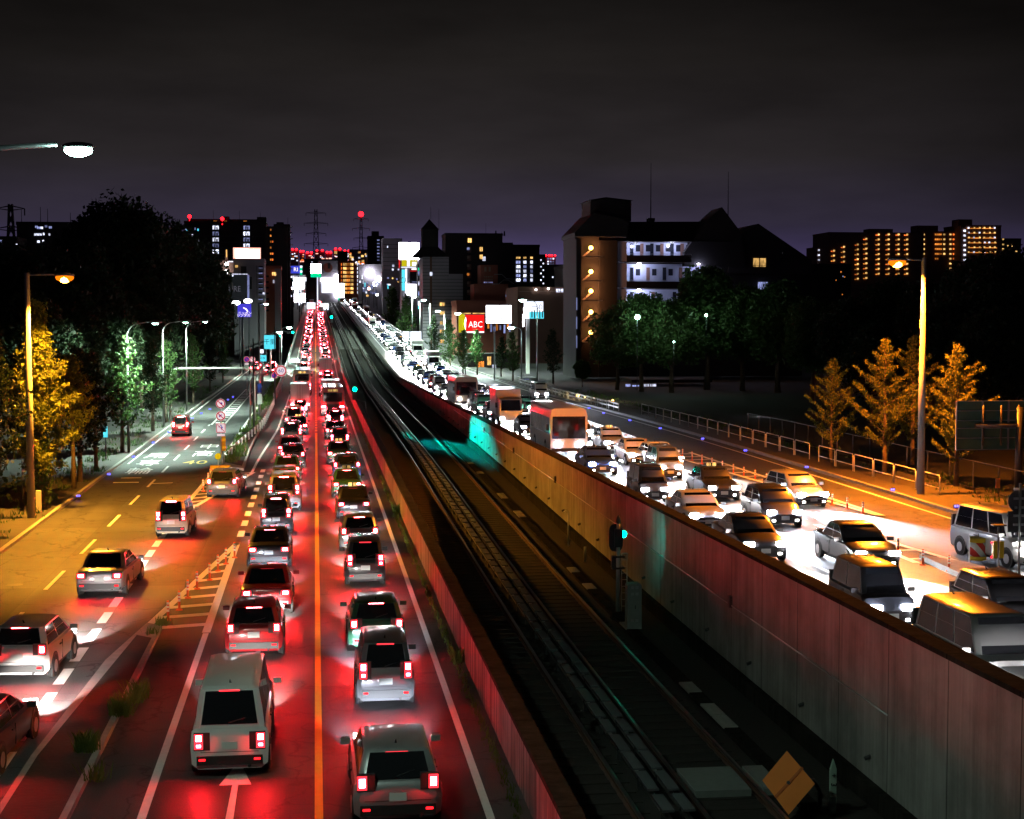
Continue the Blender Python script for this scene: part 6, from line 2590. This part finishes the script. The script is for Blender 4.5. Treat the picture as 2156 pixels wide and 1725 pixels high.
# ---- city in the middle
t = block('shop_building', 'dazzling white-lit shop block left of where the lanes vanish', 'building', 612, 642, 583, 760, 20, 'b_white', 0)
win(t, 627, 597, 28, 25, 'screen_white', 'lit_front', 760)
win(t, 624, 613, 22, 14, 'sign_white', 'lit_front', 760)
win(t, 630, 627, 26, 18, 'screen_white', 'lit_front', 760)
for k, v in enumerate((584, 592, 604, 612)):
    win(t, 615, v, 6, 4, 'sign_cyan' if k % 2 else 'sign_white', 'lit_sign', 759.5, .2)
for (u, v) in ((630, 604), (635, 604), (632, 618)):
    win(t, u, v, 2, 6, 'b_grey', 'dark_window', 759.4, .3)
a = at(622, 568, 758)
t = thing('lit_sign', 'blue rooftop sign with pale letters left of the pylon', 'sign', (a.x, 758, 0))
win(t, 622, 568, 19, 16, 'sign_blue', 'panel', 758)
text('lettering', 'RI', 2.6, M['letter_white'], (0.2, -.25, a.z), t)
part_box(t, 'leg', 'dark_metal', 615, 616, 576, 600, 758.2, .4)
part_box(t, 'leg', 'dark_metal', 628, 629, 576, 600, 758.2, .4)
t = thing('lit_sign', 'narrow green and white lit column sign beside the blue one', 'sign', (at(634, 568, 756).x, 756, 0))
for k in range(4):
    win(t, 634, 562 + k * 5, 5, 4.6, 'sign_green' if k % 2 else 'sign_white', 'panel', 756)
part_box(t, 'leg', 'dark_metal', 633.4, 634.6, 580, 640, 756.2, .5)
t = thing('lit_sign', 'big white sign with a green lower band on a white lit pole', 'sign', (at(666, 570, 740).x, 740, 0))
win(t, 665, 566, 22, 20, 'screen_white', 'panel', 740, .1, 1.0)
win(t, 665, 580, 22, 8, 'sign_green', 'lower_band', 740, .1, 1.0)
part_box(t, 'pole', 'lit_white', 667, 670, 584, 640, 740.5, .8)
t = block('department_store', 'grey building wall with a round brown emblem above a white-lit front', 'building', 670, 711, 553, 800, 24, 'b_grey', 0)
a = at(690, 564, 799.5)
mb = MB()
disc(mb, a.x - t.location.x, -.2, a.z, 2.4, .2)
mb.build('emblem', M['b_brick'], t)
win(t, 693, 560, 6, 12, 'letter_dark', 'emblem_bar', 799, .4)
win(t, 688, 590, 24, 8, 'screen_white', 'lit_front', 799.5)
win(t, 690, 606, 26, 22, 'sign_white', 'lit_front', 799.5)
win(t, 708, 600, 8, 44, 'screen_white', 'lit_front', 799)
win(t, 715, 612, 20, 30, 'screen_white', 'lit_front', 799)
t = block('office_building', 'dark roofed building behind the green and white signs', 'building', 640, 676, 556, 830, 24, 'b_dark', 0)
t = block('shop_building', 'row of white and cyan lit shops at the end of the red lanes', 'building', 636, 716, 618, 870, 12, 'b_white', 14)
for k, u in enumerate(lin(640, 712, 12)):
    win(t, u, 626 + (k % 3), 5, 9, ('screen_white', 'sign_cyan', 'sign_white', 'sign_green')[k % 4], 'shopfront', 870)
t = block('apartment_building', 'warm orange apartment building with rows of glowing balconies', 'apartment block', 713, 748, 552, 900, 20, 'b_brick', 0)
part_box(t, 'side_wing', 'b_brick', 748, 761, 558, 680, 900, 18)
for k in range(8):
    v = 557 + k * 8.4
    for (u, w_, m_) in ((726, 7, 'lit_warm'), (733, 7, 'lit_amber'), (741, 6, 'lit_warm'), (719, 2, 'lit_orange'), (753.5, 3, 'lit_white'), (759, 4, 'lit_orange')):
        win(t, u, v, w_, 5.2, m_, 'balcony', 900)
t = block('office_building', 'brown windowless block above the orange apartment building', 'building', 711, 732, 532, 960, 18, 'b_brown', 0)
t = block('apartment_building', 'terraced flats with scattered warm lamps behind the orange building', 'apartment block', 736, 790, 528, 1050, 20, 'b_grey', 0)
rr = random.Random(4)
for _ in range(46):
    win(t, rr.choice([738, 742, 750, 756, 764, 770, 776, 786]) + rr.uniform(-1, 1), rr.uniform(531, 560), rr.choice([3, 4, 5]), rr.choice([3, 4]), rr.choice(['lit_warm', 'lit_warm', 'lit_white', 'lit_orange']), 'window', 1050)
t = block('apartment_building', 'dark tower with a column of white stair lights right of the red beacon', 'apartment block', 775, 808, 500, 940, 18, 'b_dark', 0)
part_box(t, 'lift_tower', 'b_dark', 783, 798, 487, 500, 942, 8)
for k in range(7):
    win(t, 796.5, 506 + k * 7, 5, 2.4, 'lit_cool', 'stair_light', 940)
    win(t, 804, 508 + k * 7, 2.4, 2.6, 'lit_white', 'stair_light', 940)
t = block('office_building', 'violet grey building face with a few white windows left of the rooftop sign', 'office building', 806, 846, 506, 760, 18, 'b_grey', 0)
for (u, v, w_) in ((828, 560, 4), (827, 568, 3), (839, 568, 3), (826, 580, 6), (825, 590, 6), (816, 520, 2)):
    win(t, u, v, w_, 4, 'lit_white' if v < 585 else 'sign_red', 'window')
for k in range(7):
    win(t, 826, 515 + k * 9, 38, 1.0, 'b_dark', 'floor_band', 760, .1)
t = block('office_building', 'bluish building with two glaring white floodlights beside the white lanes', 'office building', 755, 806, 560, 880, 16, 'b_grey', 8)
for (u, v, r_) in ((778, 575, 11), (797, 588, 7)):
    a = at(u, v, 879)
    mb = MB()
    mb.ball((a.x - t.location.x, -2.2, a.z - 8), r_ * .22, 0, 12, 8, 1, .5, 1)
    mb.build('floodlight', M['screen_white'], t)
for _ in range(22):
    win(t, rr.uniform(758, 800), rr.uniform(592, 618), 3, 4, rr.choice(['lit_cool', 'lit_white', 'lit_cool']), 'window', 880)
# sign tower with the brightest rooftop sign
Y = 470
t = block('sign_building', 'slim building stacked with lit signs under the brightest white rooftop sign', 'building', 846, 881, 548, Y, 12, 'b_grey', 0)
win(t, 861, 529, 42, 36, 'screen_white', 'rooftop_sign', Y, .3, .6)
for (u, w_, m_) in ((851, 11, 'sign_yellow'), (860, 6, 'sign_white'), (870, 16, 'sign_yellow')):
    win(t, u, 554, w_, 14, m_, 'yellow_sign', Y, .2)
win(t, 872, 556, 9, 8, 'sign_white', 'white_sign', Y, .4)
win(t, 840.5, 545, 2, 40, 'sign_red', 'red_edge', Y, .1)
win(t, 862, 563, 36, 1.6, 'sign_white', 'sign_frame', Y, .3)
win(t, 849, 590, 7, 44, 'sign_cyan', 'column_sign', Y, .3)
win(t, 855, 590, 4, 48, 'sign_white', 'column_sign', Y, .25)
win(t, 872, 582, 18, 30, 'letter_dark', 'dark_sign', Y, .35)
win(t, 871, 571, 16, 1.2, 'sign_red', 'dark_sign_line', Y, .5)
win(t, 874, 594, 14, 1.0, 'lit_cool', 'dark_sign_line', Y, .5)
win(t, 866, 611, 20, 22, 'screen_white', 'lit_front', Y, .3)
win(t, 872, 567, 12, 3, 'letter_white', 'lettering', Y, .5)
a = at(850, 591, Y - .5)
text('lettering', 'ビル', 2.0, M['letter_dark'], (a.x - t.location.x, -.6, a.z), t)
t = block('sign_building', 'narrow banded white and dark sign stack left of the striped tower', 'sign', 880, 893, 563, 455, 6, 'b_dark', 0)
for k in range(4):
    win(t, 886, 568 + k * 21 + 8, 12, 9, 'lit_white' if k % 2 else 'lit_cool', 'white_band', 455, .2)
win(t, 886, 567, 12, 6, 'sign_green', 'green_band', 455, .2)
win(t, 886, 652 - 4, 12, 6, 'sign_cyan', 'cyan_band', 455, .2)
# striped grey tower with cupola
Y = 430
M['b_siding'] = mat('grey_siding', (.36, .33, .39), .85, var=.15, scale=.4, lin=True)
t = block('office_building', 'grey ribbed tower with a pointed cupola and five pale windows', 'office building', 890, 945, 541, Y, 14, 'b_siding', 0, roof=False)
part_box(t, 'side_wing', 'b_siding', 945, 975, 577, 720, Y + .2, 12)
for k in range(24):
    v = 545 + k * 7.2
    win(t, 917.5, v, 55, .9, 'b_dark', 'siding_joint', Y, .1, .2)
    if v > 584:
        win(t, 960, v, 30, .9, 'b_dark', 'siding_joint', Y, -.05, .2)
win(t, 907.5, 640, 5, 200, 'b_brown', 'window_strip', Y, .15)
win(t, 907.5, 577, 5, 8, 'lit_white', 'window', Y, .3)
win(t, 908.5, 687, 5, 7, 'lit_white', 'window', Y, .3)
for k, v in enumerate((640, 658, 679, 697, 718)):
    for s in (-2.6, 2.6):
        win(t, 931 + s, v + 1, 4.2, 7, 'lit_warm', 'window', Y, .25)
xx = lambda u: at(u, 540, Y).x - t.location.x
zz = lambda v: at(907, v, Y).z
mb = MB()
cx = xx(907)
e1, e2 = xx(945) - cx, xx(924) - cx
base = [(cx - e1, -.5), (cx + e1, -.5), (cx + e1, 2 * e1 - .5), (cx - e1, 2 * e1 - .5)]
topp = [(cx - e2, e1 - e2), (cx + e2, e1 - e2), (cx + e2, e1 + e2), (cx - e2, e1 + e2)]
mb.add([(x, y, zz(541)) for x, y in base] + [(x, y, zz(519)) for x, y in topp], [(0, 1, 5, 4), (1, 2, 6, 5), (2, 3, 7, 6), (3, 0, 4, 7), (4, 5, 6, 7)])
mb.build('roof', M['b_roof'], t)
mb = MB()
e3 = xx(924.5) - cx
mb.box(cx - e3 * .95, cx + e3 * 1.0, e1 - e3, e1 + e3, zz(530), zz(480))
mb.add([(cx - e3 * 1.08, e1 - e3 * 1.08, zz(482)), (cx + e3 * 1.08, e1 - e3 * 1.08, zz(482)), (cx + e3 * 1.08, e1 + e3 * 1.08, zz(482)), (cx - e3 * 1.08, e1 + e3 * 1.08, zz(482)), (cx, e1, zz(459))],
       [(0, 1, 4), (1, 2, 4), (2, 3, 4), (3, 0, 4), (3, 2, 1, 0)])
mb.build('cupola', M['b_dark'], t)
mast(t, 907, 436, 462, Y + e1, .06)
mast(t, 924, 440, 486, Y + e1, .05)
# dark blocks right of it
Y = 560
t = block('apartment_building', 'wide dark apartment block with a stacked outside stair behind the grey tower', 'apartment block', 938, 1058, 496, Y, 16, 'b_dark', 0)
part_box(t, 'end_block', 'b_dark', 1056, 1080, 511, 700, Y + 2, 12)
for (u, v) in ((1044, 486), (1062, 487)):
    mast(t, u, v, 497, Y + 4, .35, 'roof_vent')
mast(t, 1056, 488, 500, Y + 5, .06)
mast(t, 1023, 470, 500, Y + 5, .06)
win(t, 989, 506.5, 8, 9, 'lit_warm', 'stair_opening', Y, .2)
for k in range(6):
    win(t, 988, 526 + k * 18, 8, 12, 'b_brown', 'stair_opening', Y, .2)
    win(t, 985.5, 524 + k * 18, 5, 5, 'lit_cool' if k == 0 else 'lit_amber' if k == 3 else 'b_beige', 'stair_landing', Y, .4)
for (u, v) in ((1013, 525), (1013, 541), (1062 - 43, 545)):
    win(t, u, v, 6, 9, 'lit_warm' if u < 1015 else 'lit_white', 'window', Y, .2)
t = block('apartment_building', 'dark block whose right end shows bright white balconies', 'apartment block', 1078, 1136, 520, 610, 14, 'b_dark', 0)
for k in range(6):
    v = 543 + k * 9.4
    for (u, w_) in ((1091, 9), (1105, 6), (1119, 5)):
        if k == 0:
            win(t, u, v, w_, 4, 'lit_warm', 'balcony', 610, .2)
        else:
            win(t, u, v, w_, 6.0, 'lit_white' if (k + int(u)) % 3 else 'lit_cool', 'balcony', 610, .2)
            win(t, u, v + 4.2, 12, 1.4, 'b_grey', 'balcony_edge', 610, .5)
t = block('office_building', 'red-brown brick building with pale pipe railings behind the ABC sign', 'building', 962, 1090, 640, 400, 16, 'b_brick', 0)
part_box(t, 'upper_storey', 'b_brick', 998, 1070, 598, 640, 404, 10)
part_box(t, 'stair_head', 'b_brick', 1012, 1048, 558, 600, 406, 8)
for (u, v) in ((1022, 567), (1031, 567)):
    win(t, u, v, 4, 10, 'b_beige', 'vent_panel', 405.8)
for k in range(5):
    for q in range(3):
        win(t, 1020 + k * 4, 583 + q * 6, 2.4, 2.6, 'lit_cool' if q == 2 else 'b_beige', 'small_window', 405.8)
mb = MB()
for poly in (((1040, 578), (1056, 578), (1066, 587), (1085, 588)), ((1036, 598), (1050, 598), (1060, 590), (1070, 590), (1082, 598))):
    q = [at(u, v, 404) for u, v in poly]
    mb.path([(p.x - t.location.x, 3.6, p.z) for p in q], .09, 6)
mb.build('pipe_railing', M['galv'], t)
part_box(t, 'annex', 'b_brick', 1070, 1120, 612, 720, 398, 10)
for (u, v) in ((1067, 623), (1090, 633), (1068, 647)):
    a = at(u, v, 397)
    mb = MB()
    mb.ball((a.x - t.location.x, -3.3, a.z), .42, 0, 10, 6)
    mb.build('wall_light', M['lit_cool'], t)
for (u, v, w_) in ((1128, 622, 11),):
    win(t, u, v, w_, 9, 'sign_blue', 'poster_sign', 396)
t = block('car_park', 'low dim brown parking deck with white lamps left of the gabled flats', 'car park', 1090, 1220, 604, 330, 20, 'b_brown', 0, roof=False)
for (u, v) in ((1155, 608), (1129, 610), (1215, 612)):
    a = at(u, v, 329)
    mb = MB()
    mb.ball((a.x - t.location.x, -.6, a.z), .22, 0, 10, 6)
    mb.build('deck_lamp', M['lamp_white'], t)
for (u, w_) in ((1180, 18), (1205, 8), (1195, 4)):
    win(t, u, 612, w_, 7, 'lit_white', 'window', 329.8)
win(t, 1155, 614, 125, 1.2, 'b_beige', 'deck_edge', 329.8, .3)
t = block('office_building', 'dark building with a few pale windows behind the parking deck', 'building', 1186, 1216, 566, 380, 14, 'b_dark', 0)
for (u, v) in ((1194, 583), (1206, 585), (1205, 600), (1195, 602), (1192, 572)):
    win(t, u, v, 5, 6, 'lit_cool', 'window')
t = block('apartment_building', 'slim dark block with small white windows beside the far red-lit tower', 'apartment block', 1136, 1148, 540, 700, 12, 'b_dark', 0)
for k in range(8):
    win(t, 1139 + (k % 2) * 5, 548 + k * 7, 2.4, 3, 'lit_white', 'window')
t = block('tower_block', 'bluish far tower crowned with red beacons left of the gabled flats', 'tower block', 1149, 1170, 540, 1700, 30, 'b_grey', 0)
for k in range(7):
    for q in range(3):
        win(t, 1154 + q * 5.5, 545 + k * 6, 3, 3, rr.choice(['lit_cool', 'lit_white', 'lit_cool']), 'window')
for u in (1150, 1157, 1162, 1169):
    a = at(u, 539, 1698)
    mb = MB()
    mb.ball((a.x - t.location.x, -1, a.z + .5), 1.0, 0, 8, 5)
    mb.build('beacon', M['lamp_red'], t)
# ABC sign
Y = 312
A, B = at(965, 659, Y), at(1021, 703, Y)
t = thing('shop_sign', 'red lit sign reading ABC with a yellow-green left panel', 'sign', ((A.x + B.x) / 2, Y, .6))
win(t, 993, 681, 56, 44, 'dark_metal', 'backing', Y, -.2, .3)
win(t, 972, 680, 13, 41, 'sign_yellow', 'yellow_panel', Y, .05)
win(t, 999, 682, 41, 38, 'sign_red', 'red_panel', Y, .05)
win(t, 993, 660, 56, 2, 'lit_warm', 'light_strip', Y, .2)
win(t, 1000, 699.5, 38, 3, 'letter_white', 'light_strip', Y, .25)
a = at(1001, 684, Y)
text('lettering', 'ABC', 1.75, M['letter_white'], (a.x - t.location.x, -.25, a.z - .6), t, sx=.85)
part_box(t, 'leg', 'dark_metal', 975, 977, 703, 790, Y + .3, .3)
part_box(t, 'leg', 'dark_metal', 1008, 1010, 703, 790, Y + .3, .3)
# white LED screen
Y = 285
t = thing('led_screen', 'blinding white LED screen on a tall grey pole', 'screen', (at(1041, 660, Y).x, Y, .6))
win(t, 1050, 662, 52, 37, 'screen_white', 'panel', Y, .1, .6)
win(t, 1050, 642.5, 54, 2, 'dark_metal', 'frame', Y, .1, .7)
win(t, 1050, 681.5, 54, 2, 'dark_metal', 'frame', Y, .1, .7)
part_box(t, 'pole', 'galv', 1040, 1043, 681, 815, Y + .4, .35)
a = at(1050, 662, Y)
lamp('screen_light', 'AREA', (a.x - t.location.x, -1.0, a.z - .6), 2600, (.75, .78, 1.0), t, 3.0, (0, -1, -.15)).data.size = 4.5
# white-lit shop below the screen, hanging banners
t = block('shop_building', 'shop with hanging pale banners and a warm lit entrance behind the green trees', 'shop', 985, 1092, 745, 300, 10, 'b_dark', .6, roof=False)
for (u, v, w_, h_, m_) in ((1030, 690 + 70, 8, 18, 'lit_warm'), (1012, 772, 14, 22, 'lit_amber'), (1040, 775, 8, 14, 'lit_white'), (1062, 785, 14, 14, 'sign_red'), (1075, 790, 8, 20, 'lit_cool')):
    win(t, u, v, w_, h_, m_, 'shop_window', 300)
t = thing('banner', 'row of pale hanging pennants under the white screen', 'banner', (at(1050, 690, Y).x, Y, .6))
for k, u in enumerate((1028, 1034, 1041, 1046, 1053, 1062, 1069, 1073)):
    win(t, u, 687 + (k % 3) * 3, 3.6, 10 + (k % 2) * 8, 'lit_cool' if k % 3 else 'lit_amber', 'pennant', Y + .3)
# filling-station sign
Y = 268
t = thing('filling_station_sign', 'tall blue-white lit sign board with dark characters right of the screen', 'sign', (at(1120, 650, Y).x, Y, .6))
win(t, 1123, 653, 40, 36, 'sign_white', 'panel', Y, .1, .5)
win(t, 1129, 664, 30, 14, 'sign_cyan', 'lower_panel', Y, .4, .3)
for k in range(5):
    win(t, 1119 + k * 5.5, 662, 2.2, 14 + (k % 2) * 3, 'letter_dark', 'character_bar', Y, .6, .1)
a = at(1130, 647, Y)
text('lettering', '一泊', 1.0, M['letter_dark'], (a.x - t.location.x, -.5, a.z - .6), t)
win(t, 1107, 654, 10, 12, 'screen_white', 'bright_lamp', Y, .3)
win(t, 1101.5, 675, 2.5, 26, 'screen_white', 'light_column', Y, .2)
part_box(t, 'pillar', 'b_white', 1108, 1115, 670, 800, Y, .5)
t = block('shop_building', 'small white-walled kiosk at the foot of the blue-white sign', 'kiosk', 1098, 1130, 796, 238, 5, 'b_white', .6, roof=False)
win(t, 1108, 806, 12, 16, 'lit_cool', 'window')
# far skyline with red beacons
for i, (u0, u1, v, y, lab) in enumerate(((612, 628, 527, 2000, 'far hazy tower at the left end of the distant skyline'), (630, 641, 531, 2100, 'far narrow tower with twin red beacons'), (643, 660, 534, 1900, 'low far block beneath the tall pylon'),
                                         (662, 684, 529, 2200, 'far wide block with white window lines under the tall pylon'), (685, 700, 533, 2000, 'far low block with a lone red beacon'), (702, 720, 526, 1900, 'far tower with two bright yellow windows and red beacons'),
                                         (722, 738, 530, 2100, 'far block right of the yellow-windowed tower'))):
    t = block('tower_block', lab, 'tower block', u0, u1, v, y, 40, 'b_grey', 0, 'far skyline towers')
    for _ in range(7):
        win(t, rr.uniform(u0 + 2, u1 - 2), rr.uniform(v + 4, v + 22), rr.choice([2, 3, 6]), rr.choice([1.6, 2.5]), rr.choice(['lit_white', 'lit_cool', 'sign_pink', 'lit_orange']), 'window')
    for k in range(2):
        a = at(u0 + (u1 - u0) * (.25 + .5 * k), v - 1.5, y - 1)
        mb = MB()
        mb.ball((a.x - t.location.x, -1, a.z), 1.5, 0, 8, 5)
        mb.build('beacon', M['lamp_red'], t)
    if 'yellow' in lab:
        win(t, 707, 532, 6, 6, 'lit_warm', 'window')
        win(t, 716, 532, 4, 6, 'lit_warm', 'window')
# filler blocks closing the horizon
for i, (u0, u1, v, y, m, lab) in enumerate(((590, 616, 590, 640, 'b_dark', 'low dark block right of the stepped tower'), (640, 712, 548, 1150, 'b_dark', 'long low dark block beneath the distant skyline'), (806, 850, 575, 620, 'b_grey', 'grey low-rise beside the bright rooftop sign'),
                                            (120, 390, 520, 700, 'b_dark', 'dark low-rise hidden behind the big left trees'), (1300, 1760, 560, 520, 'b_dark', 'dark low-rise behind the gabled flats'), (1090, 1215, 560, 900, 'b_dark', 'dark low-rise beyond the parking deck'))):
    t = block('low_rise', lab, 'building', u0, u1, v, y, 14, m, 0)
    for _ in range(5):
        win(t, rr.uniform(u0 + 3, u1 - 3), rr.uniform(v + 4, v + 24), 2.5, 3, rr.choice(['lit_white', 'lit_warm', 'lit_cool']), 'window')

# small lit signs crowding the street far off
rr = random.Random(12)
for i in range(34):
    left = i % 2 == 0
    y = rr.uniform(520, 880)
    u = rr.uniform(600, 648) if left else rr.uniform(762, 832)
    v = rr.uniform(588, 640) if left else rr.uniform(582, 626)
    a = at(u, v, y)
    zg = 0 if a.z < 16 else max(0, a.z - rr.uniform(6, 14))
    t = thing('shop_sign', 'tiny bright shop sign among many on the %s side of the far street' % ('left' if left else 'right'), 'sign', (a.x, y, zg), 0,
              'small shop signs on the %s side of the far street' % ('left' if left else 'right'))
    wv_, hv_ = rr.choice([(3, 7), (5, 4), (2.4, 9), (6, 3)])
    win(t, u, v, wv_, hv_, rr.choice(['screen_white', 'sign_white', 'sign_cyan', 'sign_white', 'lit_white', 'sign_pink', 'lit_warm']), 'panel', y)
    mb = MB()
    mb.tube((0, .3, 0), (0, .3, a.z - zg), .15, .15, 6)
    mb.build('pole', M['dark_metal'], t)
